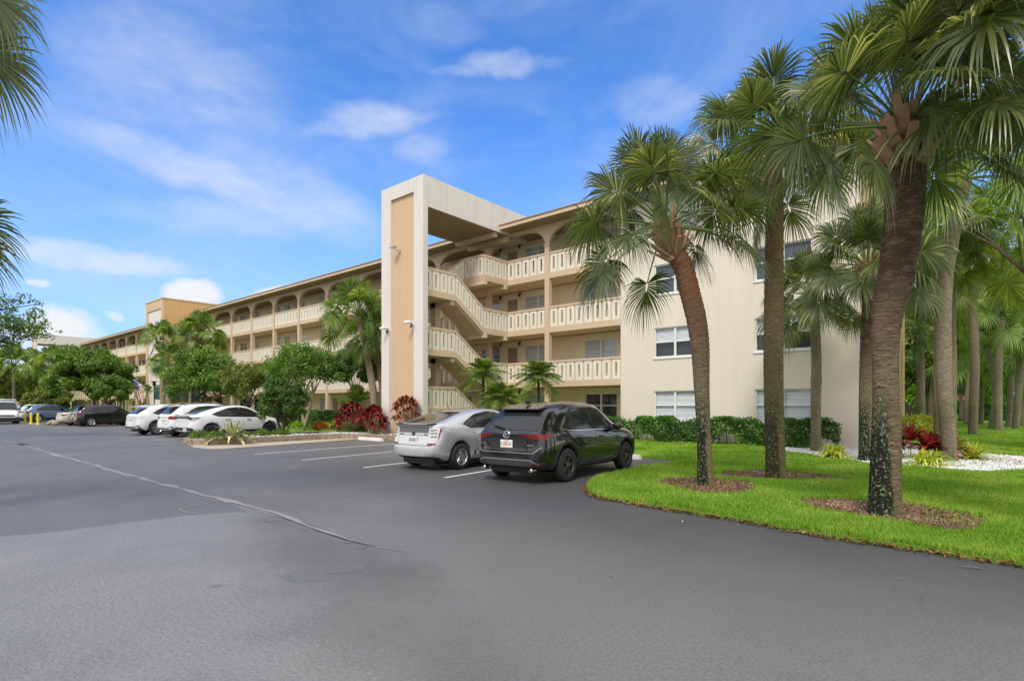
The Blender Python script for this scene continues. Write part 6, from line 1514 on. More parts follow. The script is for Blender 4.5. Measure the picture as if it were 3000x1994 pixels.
# ================= the palms on the lawn (right)
LZ = LAWN_Z
def ppath(pts, d_of_base=None):
    """pts: (px,py) of the trunk axis from the base up; all in the vertical plane facing the camera through the base"""
    b = G(*pts[0], LZ); c, s = math.cos(YAW), math.sin(YAW); dist = b.x * -s + b.y * c
    out_ = [b]
    for px, py in pts[1:]:
        v = vdir(px, py); out_.append(Vector((v.x * dist, v.y * dist, CAM_H + v.z * dist)))
    return out_
CR = [fan_crown_mesh(11, 36), fan_crown_mesh(23, 32, emin=-45), fan_crown_mesh(37, 30, emin=-20, emax=85)]
CRb = [fan_crown_mesh(51, 32), fan_crown_mesh(63, 30, emin=-40), fan_crown_mesh(77, 26, emin=-15)]
CRy = [fan_crown_mesh(91, 30)]
CRf = [fan_crown_mesh(101, 26, nleaf=32, w=.036), fan_crown_mesh(113, 24, emin=-50, nleaf=32, w=.036)]
for c in CRb: c.materials.append(M['palm_leaf_bright']); c.materials.append(M['petiole'])
for c in CRy: c.materials.append(M['palm_leaf_yellow']); c.materials.append(M['petiole'])
for c in CRf: c.materials.append(M['palm_leaf_bright']); c.materials.append(M['petiole'])
GP = 'cabbage palms on the lawn'
def crown(seed, **k): return fan_crown_mesh(seed, **k)
palm('thickest nearest palm with a rusty trunk and black and pale lichen at its foot', ppath([(2590, 1508), (2594, 1380), (2597, 1250), (2596, 1100), (2594, 1000), (2599, 920), (2615, 850), (2640, 700), (2651, 600), (2653, 500), (2650, 410)]), [.187, .182, .172, .152, .146, .165, .19, .20, .208, .215, .215], .205, fan_crown_mesh(5, 40, pet=1.34, Rb=.82, emin=-16, emax=86, nleaf=60, w=.0150, droop=.25), 3, 'palm_bark', group=GP, bsize=1.25, rough=.06, step=.022, nring=40, crot=.4)
palm('curved cabbage palm nearest to the drive whose rusty trunk leans left', ppath([(2067, 1424), (2064, 1340), (2060, 1240), (2056, 1130), (2053, 1040), (2043, 952), (2022, 862), (1998, 775), (1970, 728), (1957, 690)]), [.146, .130, .118, .126, .138, .155, .163, .166, .168, .165], .165, fan_crown_mesh(15, 36, pet=1.30, Rb=.82, emin=-22, emax=86, nleaf=60, w=.0140, droop=.27), 4, 'palm_bark_rust', group=GP, bsize=1.05, rough=.06, step=.024, nring=34, tilt=(-.12, 0, 1), crot=1.0)
palm('straight mossy cabbage palm between the curved one and the thick one', ppath([(2272, 1400), (2268, 1200), (2266, 1000), (2268, 800), (2270, 620), (2264, 470)]), .186, .160, fan_crown_mesh(25, 38, pet=1.28, Rb=.84, emin=-36, emax=84, nleaf=58, w=.0150, droop=.29), 5, 'palm_bark_green', group=GP, rough=.045, cscale=1.05, boots=False, crot=2.0)
palm('slim grey cabbage palm in the white gravel near the wall windows', ppath([(2390, 1322), (2390, 1190), (2392, 1080), (2390, 1010), (2384, 930), (2376, 880)]), .150, .135, CR[1], 6, 'palm_bark_grey', group=GP, rough=.03, boots=False, bulge=[(2.2, .15, .10)], cscale=.92, crot=.5)
palm('cabbage palm behind the thick one at the edge of the white gravel', ppath([(2538, 1350), (2539, 1200), (2543, 1000), (2548, 880), (2542, 800)]), .180, .165, CR[0], 7, 'palm_bark', group=GP, rough=.045, cscale=1.0, crot=1.4)
palm('tall pale cabbage palm standing in the gravel with red plants at its foot', ppath([(2780, 1350), (2776, 1250), (2766, 1120), (2763, 960), (2768, 840), (2785, 720), (2805, 620), (2822, 540)]), .175, .160, CRb[0], 8, 'palm_bark_grey', group=GP, rough=.03, boots=False, cscale=1.1, crot=.2)
palm('smooth straight cabbage palm right behind the yellow shrub', ppath([(2752, 1290), (2752, 1100), (2754, 900), (2756, 700)]), .20, .19, CR[2], 9, 'palm_bark_grey', group=GP, rough=.03, boots=False, cscale=1.2, crot=2.2)
palm('pinkish cabbage palm trunk partly hidden by the tall pale palm', ppath([(2788, 1283), (2788, 1100), (2787, 900), (2792, 780)]), .19, .17, CRy[0], 10, 'palm_bark_grey', group=GP, rough=.03, boots=False, cscale=1.0, crot=1.2)
far_palms = [([(2848, 1243), (2840, 1130), (2833, 1040)], .18, 'far straight cabbage palm left of the curved one before the clipped hedge', 1.15, 1),
    ([(2874, 1243), (2878, 1150), (2900, 1065)], .17, 'far cabbage palm with a curved leaning trunk in front of the clipped hedge', 1.0, 0),
    ([(2955, 1252), (2960, 1150), (2970, 1030)], .18, 'far pale cabbage palm near the right edge in front of the hedge', 1.1, 1),
    ([(2988, 1247), (2998, 1150), (3030, 1060)], .20, 'far dark cabbage palm leaning out of the right edge', 1.2, 0)]
for i, (pp, r_, lb, sc, ci) in enumerate(far_palms): palm(lb, ppath(pp), r_, r_ * .85, CRf[ci], 20 + i, 'palm_bark_grey', group=GP, rough=.03, boots=False, cscale=sc * 1.5 if i != 1 else sc * 1.2, crot=i * 1.1, step=.06, nring=12)
palm('cabbage palm with low bright fans between the pale palm and the right edge', ppath([(2925, 1262), (2925, 1120), (2930, 1000), (2935, 930)]), .2, .17, CRb[1], 31, 'palm_bark_grey', group=GP, rough=.03, boots=False, cscale=1.55, crot=.6, step=.05, nring=14)
palm('near cabbage palm just outside the right edge whose fans reach into the picture', [(G(3290, 1330, LZ) + Vector((0, 0, 0))), G(3290, 1330, LZ) + Vector((.05, .1, 2.2)), G(3290, 1330, LZ) + Vector((-.15, .2, 3.6))], .2, .17, CR[1], 32, 'palm_bark', group=GP, cscale=1.25, crot=.9)
palm('tall cabbage palm above the right edge with only its fans in view', [G(3260, 1600, LZ), G(3260, 1600, LZ) + Vector((0, 0, 3)), G(3260, 1600, LZ) + Vector((-.2, .3, 5.7))], .2, .18, CR[0], 33, 'palm_bark', group=GP, cscale=1.0, crot=2.4)
palm('bright green cabbage palm low behind the building corner', [W(2700, 31), W(2698, 31) + Vector((0, 0, 2.5)), W(2695, 31) + Vector((0, 0, 5.4))], .2, .18, CRb[2], 34, 'palm_bark_grey', group=GP, cscale=1.35, crot=.3, boots=False)
palm('yellowish cabbage palm behind the tall pale palm', [W(2850, 27), W(2855, 27) + Vector((0, 0, 3.5)), W(2846, 27) + Vector((0, 0, 7.6))], .2, .18, CRy[0], 35, 'palm_bark_grey', group=GP, cscale=1.5, crot=1.3, boots=False)
palm('high cabbage palm filling the sky gap at upper right', [W(3060, 22), W(3050, 22) + Vector((0, 0, 4)), W(2985, 22) + Vector((0, 0, 8.8))], .17, .15, CRb[1], 36, 'palm_bark_grey', group=GP, cscale=1.3, crot=2.3, boots=False)
for i, (px, F_, h, ci, sc, lb) in enumerate([(2905, 34, 5.0, 0, 1.3, 'low leaning bright palm over the open lawn'), (2830, 42, 10.2, 2, 1.5, 'high slim palm beyond the open lawn'), (2975, 33, 8.6, 0, 1.4, 'tall slim palm above the far pale one near the right edge'), (2725, 45, 9.4, 1, 1.4, 'high palm whose fans show over the yellow shrub')]):
    b = W(px, F_); palm(lb, [b, b + Vector((.2, 0, h * .5)), b + Vector((-.2, 0, h))], .19, .17, (CRb[ci] if i % 2 else CRb[2 - ci]), 60 + i, 'palm_bark_grey', group=GP, cscale=sc, crot=i * 1.7, boots=False, step=.06, nring=12)
# fans entering at the left edge
lpm = palm('cabbage palm just outside the left edge with two tiers of fans in view', [Vector((-10.62, -.08, 0)), Vector((-10.62, -.08, 2.4)), Vector((-10.57, -.04, 4.3))], .19, .17, fan_crown_mesh(131, 4), 41, 'palm_bark', group=GP, tilt=(0, 0, 1))
cr_ = [c for c in lpm.children if c.name.startswith('crown')][0]; org = np.array(lpm.location + cr_.location); r_ = np.random.default_rng(141); A = Acc(); RV = np.array([math.cos(YAW), math.sin(YAW), 0])
FV = np.array([-math.sin(YAW), math.cos(YAW), 0])
for (px, py, F_, ang, Rb) in [(-70, -60, 6.8, -5, .95), (-60, 40, 7.0, -22, .92), (-75, 130, 6.7, -38, .95), (-40, -20, 6.4, -30, .80), (-90, 200, 7.1, -50, .85), (-120, 650, 6.9, 8, .85), (-115, 700, 6.7, -12, .84), (-130, 770, 7.0, -30, .84), (-150, 820, 6.8, -48, .8),
        (-420, 60, 6.6, 80, .9), (-600, 150, 6.9, 120, .9), (-760, 400, 6.7, 170, .9), (-650, 700, 6.9, 215, .9), (-420, 820, 6.7, 265, .85), (-300, 0, 7.4, 50, .9), (-300, 780, 7.4, 300, .85)]:
    v = vdir(px, py) * F_; P1 = np.array([v.x, v.y, v.z + CAM_H]) - org; t = np.linspace(0, 1, 7)[:, None]; pts = P1[None] * t + np.array([0, 0, .16]) * np.sin(np.pi * t)
    V, F = np_tube(pts, np.linspace(.024, .011, 7), 5); A.add(V, F, 1)
    d = RV * math.cos(R(ang)) + np.array([0, 0, 1.]) * math.sin(R(ang)) + FV * r_.normal(0, .15); V, F = fan_blade(pts[-1], d, r_, Rb, 60, R(122), .22, .0150, roll=1.15 + r_.normal(0, .15)); A.add(V, F, 0)
me_ = A.mesh('crown'); me_.materials.append(M['palm_leaf']); me_.materials.append(M['petiole']); cr_.data = me_; cr_.rotation_euler = (0, 0, 0)
# ================= palms in front of the long wing
GL = 'cabbage palms before the long wing'
palm('cabbage palm with twin trunks in front of the gallery left of the white pillar', [Vector((-22.9, 16.6, LZ)), Vector((-23.1, 16.6, 2.0)), Vector((-23.5, 16.5, 4.0)), Vector((-24.0, 16.4, 5.9))], .19, .16, CRb[0], 42, 'palm_bark_grey', group=GL, cscale=1.2, boots=False, rough=.03, crot=1.9, step=.05, nring=14)
palm('second trunk of the pair left of the white pillar, darker and slightly behind', [Vector((-22.7, 17.0, LZ)), Vector((-22.95, 17.0, 2.2)), Vector((-23.6, 17.1, 5.0))], .15, .13, CRb[1], 43, 'palm_bark', group=GL, cscale=1.0, boots=False, rough=.03, crot=.4, step=.05, nring=14)
def lp_(px, py, Y, sc, ci, lb, base_px, seed, leaf=None, r_=.2):
    t = atY(px, py, Y); b = Vector((t.x + base_px, Y, LZ)); palm(lb, [b, (b + t) / 2 + Vector((-base_px * .3, 0, -.4)), t], r_, r_ * .85, CRf[ci], seed, 'palm_bark_grey', group=GL, boots=False, rough=.03, cscale=sc, crot=seed * .7, step=.08, nring=12)
lp_(474, 1000, 15.8, 1.0, 0, 'tall cabbage palm in front of the white tower panel', .55, 44); lp_(490, 1058, 15.2, .85, 1, 'shorter cabbage palm right of the lamp post, crown below the tall one', .9, 45)
lp_(592, 975, 17.5, 1.05, 0, 'bright cabbage palm rising behind the leafy trees beside the orange tower', .2, 46); lp_(535, 1000, 18.0, .9, 1, 'cabbage palm against the orange tower wall', .2, 47)
lp_(560, 985, 16.6, .8, 1, 'small cabbage palm between the tower palms', .1, 48)
# ================= feather palms
FC = [feather_crown_mesh(3, 38, 1.2, .31, .024, -35, 80, .8, 44), feather_crown_mesh(8, 34, 1.15, .31, .024, -30, 80, .8, 44), feather_crown_mesh(13, 34, 1.15, .31, .024, -40, 80, .8, 44)]
GF = 'feather palms by the stairs'
b = atY(1416, 1100, 17.6); feather_palm('date_palm', 'tallest pygmy date palm by the stairs with fronds over the railing', (b.x, b.y, LZ), b.z, FC[0], (.0, 0), group=GF, scale=1.02)
b = atY(1465, 1172, 17.0); feather_palm('date_palm', 'lowest and palest pygmy date palm behind the silver hatchback', (b.x, b.y, LZ), b.z, FC[1], (.05, 0), 'palm_leaf_bright', group=GF, scale=1.05, rz=1)
b = atY(1580, 1108, 18.6); feather_palm('date_palm', 'rightmost pygmy date palm behind the black crossover roof', (b.x, b.y, LZ), b.z, FC[2], (-.05, 0), group=GF, scale=1.05, rz=2)
FL = [feather_crown_mesh(21, 16, 1.9, .5, .045, 5, 85, .8, 22), feather_crown_mesh(27, 14, 1.7, .45, .045, 0, 85, .8, 22)]
for c in FL: c.materials.append(M['palm_leaf_bright']); c.materials.append(M['petiole'])
for i, (px, py, Y, sc, lb) in enumerate([(312, 1140, 16.2, 1.1, 'bright arching areca palm left of the flag above the clipped mound'), (372, 1148, 16.6, 1.05, 'bright areca palm directly under the flag'), (345, 1160, 17.2, .9, 'areca palm between two others below the flag'), (432, 1150, 15.0, .6, 'sparse date palm beside the lamp post'), (500, 1146, 17.0, .8, 'areca palm at the foot of the tower')]):
    b = atY(px, py, Y); feather_palm('areca_palm', lb, (b.x, b.y, LZ), b.z, FL[i % 2], (0, 0), group='areca palms by the lift tower', scale=sc, rz=i * 1.3, bark='stem_pale')
b = atY(1045, 1150, 17.6); fp = feather_palm('fan_shrub', 'bushy fine leaved palm behind the red plants left of the pillar', (b.x, b.y, LZ), 1.5, feather_crown_mesh(33, 46, 1.35, .30, .02, -5, 88, .45, 30), (0, 0), leaf='palm_leaf_bright')
# ================= broad leaved trees before the wing
tree('shade_tree', 'large dense dark green tree in front of the far wing', (-66.2, 14.8, LZ), 7.2, 3.9, 201, 'tree_leaf', nclump=130, nleaf=26000, lsize=.26, trunk_h=.28, tr=.16, cz=.60, squash=.40, fill=.5, csize=.9)
tree('shade_tree', 'lower right lobe tree beside the large dense one, left of the flag', (-62.6, 15.2, LZ), 4.9, 1.8, 202, 'tree_leaf', nclump=80, nleaf=12000, lsize=.22, trunk_h=.3, tr=.1, cz=.60, squash=.38, fill=.4)
tree('shade_tree', 'spreading light green tree behind the white electric car', (-39.4, 14.8, LZ), 5.5, 2.35, 203, 'tree_leaf', nclump=150, nleaf=19000, lsize=.16, trunk_h=.3, tr=.09, cz=.62, squash=.38, fill=.45, multi=3)
tree('shade_tree', 'airy spreading tree between the light green one and the pale trunked one', (-35.0, 16.2, LZ), 4.5, 2.1, 204, 'tree_leaf_olive', nclump=120, nleaf=12000, lsize=.15, trunk_h=.3, tr=.07, cz=.66, squash=.34, fill=.45, multi=3)
tree('shade_tree', 'leafy tree with a pale forked trunk behind the bushy island shrub', (-29.9, 16.6, LZ), 5.0, 2.3, 205, 'tree_leaf', 'pale_bark', nclump=140, nleaf=14000, lsize=.14, trunk_h=.42, tr=.09, cz=.72, squash=.30, fill=.4, multi=2)
tree('shade_tree', 'glossy dark tree right of the pale forked trunk tree', (-27.2, 18.2, LZ), 4.9, 1.5, 206, 'tree_leaf_dark', 'pale_bark', nclump=60, nleaf=11000, lsize=.15, trunk_h=.4, tr=.06, cz=.72, squash=.28, fill=.4)
# bushy island shrub with rust coloured tips
tree('shrub', 'bushy round shrub with orange red tips at the end of the planted island', (-23.75, 12.3, .18), 2.55, 1.15, 207, 'shrub_red_tip', nclump=90, nleaf=13000, lsize=.10, trunk_h=.25, tr=.03, cz=.58, squash=.44, fill=.5, multi=6, cat='shrub')
# far left trees
for i, (x, y, H, sp_, lf_, lb) in enumerate([(-92, 13.5, 5.6, 4.2, 'tree_leaf_olive', 'yellow green spreading shrub tree behind the blue crossover'), (-76, 13.2, 3.4, 2.2, 'tree_leaf_olive', 'low olive bush tree left of the large dense one'), (-128, 28, 12.5, 8, 'tree_leaf_dark', 'tall dark tree behind the far white frame'), (-141, 12, 10.5, 7, 'tree_leaf_dark', 'dark green tree above the far orange building'), (-118, 10, 7.5, 4.5, 'tree_leaf', 'green tree in front of the far orange building'), (-150, 34, 14, 9, 'tree_leaf_dark', 'broad dark tree far behind on the left'), (-104, 19, 7.0, 3.5, 'tree_leaf_dark', 'dark tree under the far white frame'), (-170, 5, 13, 9, 'tree_leaf_dark', 'dark tree far away at the left edge'), (-112, 12.5, 5.0, 3.5, 'tree_leaf_olive', 'yellowish low tree at the left edge before the orange building')]):
    tree('shade_tree', lb, (x, y, 0), H, sp_, 220 + i, lf_, nclump=90, nleaf=9000, lsize=.42 if H > 8 else .30, trunk_h=.3, tr=.2, fill=.4)
for (px, py, Y, lb) in [(150, 1085, 15, 'far cabbage palm left of the white frame'), (40, 1075, 12, 'far cabbage palm over the parked van')]:
    t = atY(px, py, Y); palm(lb, [Vector((t.x, t.y, 0)), Vector((t.x + .2, t.y, t.z * .5)), t], .2, .17, CRf[0], int(px), 'palm_bark_grey', group=GL, boots=False, cscale=1.9, step=.15, nring=10, crot=px)
# overhanging boughs at the left edge
r_ = np.random.default_rng(77); rt = thing('shade_tree', 'small leaved tree off the left edge with thin boughs hanging into the picture', 'tree', (-36.5, 1.2, 0)); mb = MB(); C = []; Rd = []
mb.tube([(0, 0, 0), (.2, .1, 2.2), (.3, .4, 4.2)], [.2, .17, .14], 10)
for (px, py, dd) in [(120, 890, 24), (60, 880, 25), (150, 960, 24), (100, 940, 25), (40, 930, 26), (20, 985, 25), (80, 985, 24.5), (10, 870, 26), (55, 1010, 25), (25, 905, 24), (90, 920, 24), (5, 950, 24), (60, 955, 26), (110, 1000, 25), (170, 985, 24), (130, 965, 24.5), (30, 1020, 25), (0, 1000, 25)]:
    v = vdir(px, py) * dd; e = Vector((v.x + 36.5, v.y - 1.2, v.z + CAM_H)); s0 = Vector((.3, .4, 4.2)); m1 = s0.lerp(e, .5) + Vector((0, 0, .5)); mb.tube([s0, m1, e], [.06, .03, .012], 6)
    for k in range(5):
        q = m1.lerp(e, .25 + .19 * k); C.append((q.x + r_.normal(0, .25), q.y + r_.normal(0, .25), q.z + r_.normal(0, .15))); Rd.append(.30 * r_.uniform(.6, 1.3))
for k in range(14): C.append((r_.normal(-1.5, 1.4), r_.normal(.5, 1.4), 5.5 + r_.normal(0, .9))); Rd.append(.7)
mb.build('trunk', M['tree_bark'], rt, world=False, smooth=True); V, F = leaf_cloud(C, Rd, 7000, .13, r_); link('crown', np_mesh('crown', V, F), M['tree_leaf_dark'], rt)
# ================= hedges
def hedge(label, x0, x1, y0, y1, z0, h, n, size, leaf, seed, gaps=0.0, name='hedge', rz=None):
    r = np.random.default_rng(seed); root = thing(name, label, 'hedge', ((x0 + x1) / 2, (y0 + y1) / 2, z0)); cx, cy = (x0 + x1) / 2, (y0 + y1) / 2
    P = []; tot = 0
    while tot < n:
        q = r.uniform(0, 1, (n, 3)); face = r.integers(0, 3, n); q[face == 0, 1] = r.uniform(0, .18, (face == 0).sum()); q[face == 1, 2] = 1 - r.exponential(.07, (face == 1).sum())
        x = x0 + q[:, 0] * (x1 - x0); z = q[:, 2]
        top = .90 + .09 * np.sin(x * 2.3 + seed) + .06 * np.sin(x * 5.9) + r.normal(0, .03, n)
        low = gaps * (.5 + .5 * np.sin(x * 4.1 + seed)) * (.5 + .6 * np.sin(x * 1.7 + 1)) ; ok = (z < top) & (z > low * .75)
        pts = np.stack([x - cx, y0 + q[:, 1] * (y1 - y0) - cy + .07 * np.sin(x * 5 + z * 6), z * h], 1)[ok]; P.append(pts); tot += len(pts)
    P = np.concatenate(P)[:n]; V, F = leaf_cloud(P, np.full(len(P), .035), n, size, r, 1, 0); link('leaves', np_mesh('leaves', V, F), M[leaf], root)
    mb = MB()
    for x in np.arange(x0 + .15, x1, .32): mb.tube([(x - cx, 0, -.02), (x - cx + r.normal(0, .05), r.normal(0, .05), h * .45), (x - cx + r.normal(0, .1), r.normal(0, .08), h * .8)], [.016, .012, .007], 5)
    mb.build('stems', M['stem_dark'], root, world=False); return root
hedge('leggy green hedge along the cream wall under the ground floor windows', -12.6, -3.4, 20.15, 20.85, LZ, 1.02, 30000, .085, 'hedge_leaf', 5, .55)
hedge('dark clipped hedge between the pale trunks and the gallery', -40, -24.2, 19.3, 20.3, LZ, 1.15, 26000, .11, 'hedge_leaf', 6)
hb = G(2860, 1232); hb = W(2852, 57); hedge('long clipped hedge far across the right lawn', hb.x, hb.x + 14, hb.y, hb.y + 1.4, LZ, 1.75, 16000, .22, 'hedge_leaf', 7)
def shrub(label, px, py, rad, h, leaf, seed, n=2500, size=.06, z=LZ, cat='shrub', name='shrub', Y=None, loc=None):
    b = loc or (atY(px, py, Y) if Y else G(px, py, z)); r = np.random.default_rng(seed); root = thing(name, label, cat, (b[0], b[1], z)); d = r.normal(0, 1, (n, 3)); d /= np.linalg.norm(d, axis=1)[:, None]; d[:, 2] = np.abs(d[:, 2]) * 1.0
    k = 1 + .12 * np.sin(4 * np.arctan2(d[:, 1], d[:, 0]) + seed); P = d * np.array([rad, rad, h]) * (r.uniform(.72, 1.02, n) * k)[:, None]
    V, F = leaf_cloud(P, np.full(n, .02), n, size, r, 1, 0); link('leaves', np_mesh('leaves', V, F), M[leaf], root)
    mb = MB()
    for i in range(5): a = i * 1.26; mb.tube([(0, 0, -.01), (rad * .4 * math.cos(a), rad * .4 * math.sin(a), h * .6)], [.015, .008], 5)
    mb.build('stems', M['stem_dark'], root, world=False); return root
shrub('yellow green leafy shrub behind the red plants by the building corner', 2690, 1275, 1.15, .95, 'variegated', 3, 5200, .13, name='shrub')
shrub('dark green low shrub right at the building corner', 2650, 1262, .9, .6, 'hedge_leaf', 4, 2500, .12)
shrub('golden green clipped mound below the areca palms', 292, 1195, 1.15, 1.05, 'mound_green', 5, 3500, .13, Y=14.6)
shrub('low green shrub under the large dense tree', 210, 1200, .9, 1.2, 'tree_leaf_dark', 6, 1800, .2, Y=14.4)
# ================= planted island with stone edging (left of the empty stalls)
isl = [(-24.15, 14.3), (-24.0, 9.6), (-23.75, 8.75), (-23.1, 8.25), (-22.3, 8.2), (-21.7, 8.5), (-21.5, 9.1), (-21.9, 12.0), (-22.2, 14.3)]
isl_s = smooth_poly(isl[1:8], 2); k_ = isl_s
def edging(name, label, path, w, h, mat, closed=False, z=0.0):
    root = thing(name, label, 'planter', (path[0][0], path[0][1], z)); mb = MB(); P = [Vector((p[0], p[1], 0)) for p in path]; Q = [P[0]]
    for a, b in zip(P[:-1], P[1:]):
        n = max(1, int((b - a).length / .22))
        for i in range(1, n + 1): Q.append(a.lerp(b, i / n))
    r = random.Random(4); rows = 3
    for row in range(rows):
        for i in range(len(Q) - 1):
            a, b = Q[i], Q[i + 1]; t = (b - a).normalized(); s = Vector((-t.y, t.x, 0)); j = r.uniform(-.012, .012); a2 = a + t * .006 ; b2 = b - t * .006
            z0 = z + h * row / rows + .003; z1 = z + h * (row + 1) / rows - .003 + (r.uniform(-.008, .008) if row == rows - 1 else 0); ww = w / 2 + j
            mb.hexa([(*(a2 - s * ww).xy, z0), (*(b2 - s * ww).xy, z0), (*(b2 + s * ww).xy, z0), (*(a2 + s * ww).xy, z0), (*(a2 - s * ww).xy, z1), (*(b2 - s * ww).xy, z1), (*(b2 + s * ww).xy, z1), (*(a2 + s * ww).xy, z1)])
    mb.build('stones', mat, root); return root
ground_mat('stone_edge', (.34, .27, .19), (.50, .42, .32), (.22, .16, .10), 3, 30, .9, .8, 0, .02)
def gset(p, z=0): v = G(p[0], p[1], z); return (v.x, v.y)
wall_path = [(-24.2, 14.2), (-24.15, 9.7), (-24.0, 8.95), (-23.6, 8.35), (-22.95, 8.0), (-22.3, 8.05), (-21.8, 8.4), (-21.75, 9.0), (-21.95, 11.0), (-22.0, 13.0), (-21.6, 14.0), (-20.9, 14.35), (-19.6, 14.45), (-17.7, 14.45)]
edging('planter_edging', 'low stacked stone edging round the planted island and the bed before the pillar', wall_path, .22, .24, M['stone_edge'])
isl_poly = [(x, y) for x, y in wall_path] + [(-17.7, 15.45), (-24.2, 15.45)]
sheet('planting_bed', isl_poly, .19, M['bed_gravel'], .15)
band = [(-22.3, 7.9), (-21.0, 7.55), (-19.75, 7.62), (-19.55, 7.9), (-20.7, 14.15), (-21.6, 14.0), (-21.8, 13.0), (-21.75, 11.0), (-21.6, 9.0), (-21.72, 8.35)]
sheet('concrete_band', [tuple(p) for p in band], .012, M['concrete'])
BZ = .19
sheet('soil', [(-21.4, 14.55), (-17.8, 14.6), (-17.8, 15.44), (-22.3, 15.44)], BZ + .006, M['mulch'])
def isl_mound(px, py, rad, h, leaf, seed, lb): return shrub(lb, px, py, rad, h, leaf, seed, 1500, .05, BZ)
isl_mound(585, 1285, .40, .36, 'mound_green', 11, 'first low green mound plant at the rounded tip of the island'); isl_mound(632, 1288, .42, .34, 'mound_green', 12, 'low green mound plant between the tip mound and the striped agave')
isl_mound(704, 1284, .40, .34, 'mound_green', 13, 'low green mound plant right of the striped agave'); isl_mound(768, 1277, .36, .30, 'mound_green', 14, 'low green mound plant under the orange croton')
isl_mound(822, 1274, .42, .28, 'mound_green', 15, 'low green mound plant before the bushy shrub stems'); isl_mound(1010, 1266, .42, .34, 'mound_green', 16, 'low green mound plant left of the pillar bed'); isl_mound(1052, 1264, .40, .34, 'mound_green', 17, 'low green mound plant nearest the copper plants')
GR = 'red leaved plants by the pillar'
def ros(lb, name, px, py, z, Y, heads, n, L_, w, leaf, seed, **k):
    b = atY(px, py, Y) if Y else G(px, py, z); return rosette_plant(name, lb, k.pop('cat', 'plant'), (b.x, b.y, z), heads, n, L_, w, leaf, seed, **k)
ros('dark red cordyline clump, the left and rear one beside the pillar', 'cordyline', 1030, 1240, BZ, 15.6, heads_in(3, 28, .74, .15, 1.38), 30, .40, .085, 'ti_red', 61, group=GR)
ros('bright red cordyline clump directly left of the pillar', 'cordyline', 1094, 1260, BZ, 14.9, heads_in(4, 22, .54, .35, 1.22), 32, .42, .085, 'ti_red', 62, group=GR)
ros('copper coloured cordyline in front of the tan pillar panel', 'cordyline', 1190, 1260, BZ, 15.0, heads_in(5, 26, .54, .65, 1.62), 26, .34, .075, 'ti_copper', 63, group=GR)
ros('small dark red cordyline low at the left of the red clumps', 'cordyline', 990, 1245, BZ, 15.7, heads_in(7, 3, .2, .25, .5), 18, .34, .06, 'ti_red', 64, group=GR)
ros('fiery orange bromeliad clump on the island', 'bromeliad', 936, 1268, BZ, None, heads_in(9, 6, .34, .08, .25), 30, .62, .06, 'brom_orange', 65, stems=False, emin=15, emax=85, droop=.25)
ros('large striped agave with green and cream arching blades', 'agave', 683, 1292, BZ, None, [(0, 0, .04)], 0, 1, 1, 'agave_green', 66, stems=False) if False else None
b = G(683, 1287, BZ); rt = thing('agave', 'large striped agave with green and cream arching blades', 'plant', (b.x, b.y, BZ)); r_ = np.random.default_rng(66); A = Acc()
for i in range(26):
    f = i / 25; el = R(12 + 68 * f + r_.normal(0, 5)); az = i * 2.4; d = np.array([math.cos(az) * math.cos(el), math.sin(az) * math.cos(el), math.sin(el)]); L_ = 1.45 * r_.uniform(.8, 1.1) * (1 - .25 * f); dr = .55 * (1.1 - .7 * f)
    strap(A, np.array([0, 0, .04]), d, L_, .13, dr, r_, 1, 7, .3, 'agave'); strap(A, np.array([0, 0, .048]), d, L_ * .97, .075, dr, r_, 0, 7, .3, 'agave')
link('leaves', A.mesh('leaves'), [M['agave_green'], M['agave_margin']], rt)
ros('orange and green croton shrub in front of the electric car wheel', 'croton', 775, 1264, BZ, None, heads_in(12, 16, .5, .15, .62), 16, .20, .05, 'croton_leaf', 67)
for i, (px, py, lb) in enumerate([(975, 1258, 'lime green leafy plant right of the orange bromeliad'), (1015, 1258, 'second lime green plant below the dark red cordyline'), (868, 1258, 'lime green strap plant at the foot of the bushy shrub')]): ros(lb, 'lime_plant', px, py, BZ, None, heads_in(20 + i, 7, .42, .1, .38), 20, .38, .06, 'lime_leaf', 70 + i, stems=False)
rocks = np.random.default_rng(5)
Q = scatter_in(isl_poly, 1300, 9); blob_stones(Q, BZ, .05, 10, 'bed_stones', M['gravel_stone'], 'pale stones spread over the planted island', 'stones', .5)
# ================= gravel bed plants on the right
def ros2(lb, name, px, py, heads, n, L_, w, leaf, seed, **k): b = G(px, py, LZ); return rosette_plant(name, lb, 'plant', (b.x, b.y, LZ), heads, n, L_, w, leaf, seed, **k)
GV = 'yellow striped grass plants in the white gravel'
ros2('yellow striped grass plant left of the rear palm in the white gravel', 'striped_grass', 2440, 1342, [(0, 0, .03), (.12, .1, .03), (-.12, .05, .03)], 80, .92, .042, 'variegated', 81, stems=False, emin=25, emax=88, droop=.62, taper='grass', group=GV)
ros2('yellow edged grass plant between the red plants and the thick trunk', 'striped_grass', 2712, 1362, [(0, 0, .03), (.18, .05, .03), (-.05, -.12, .03)], 80, .92, .042, 'variegated', 82, stems=False, emin=20, emax=88, droop=.65, taper='grass', group=GV)
ros2('flat yellow edged grass plant right of the tall pale palm', 'striped_grass', 2840, 1346, [(0, 0, .03), (.1, .1, .03)], 90, .95, .04, 'variegated', 83, stems=False, emin=8, emax=70, droop=.35, taper='grass', group=GV)
ros2('dark red bromeliad standing tallest behind the striped grass', 'red_bromeliad', 2668, 1345, [(0, 0, .50), (-.3, .1, .25), (.3, .1, .3)], 32, .82, .13, 'ti_red', 84, stems=True, droop=.35, emin=10)
ros2('broad dark red bromeliad left of the tall pale palm', 'red_bromeliad', 2722, 1342, [(0, 0, .34), (.4, .1, .25), (.15, -.2, .2)], 32, .82, .13, 'ti_red', 85, stems=True, droop=.35, emin=8)
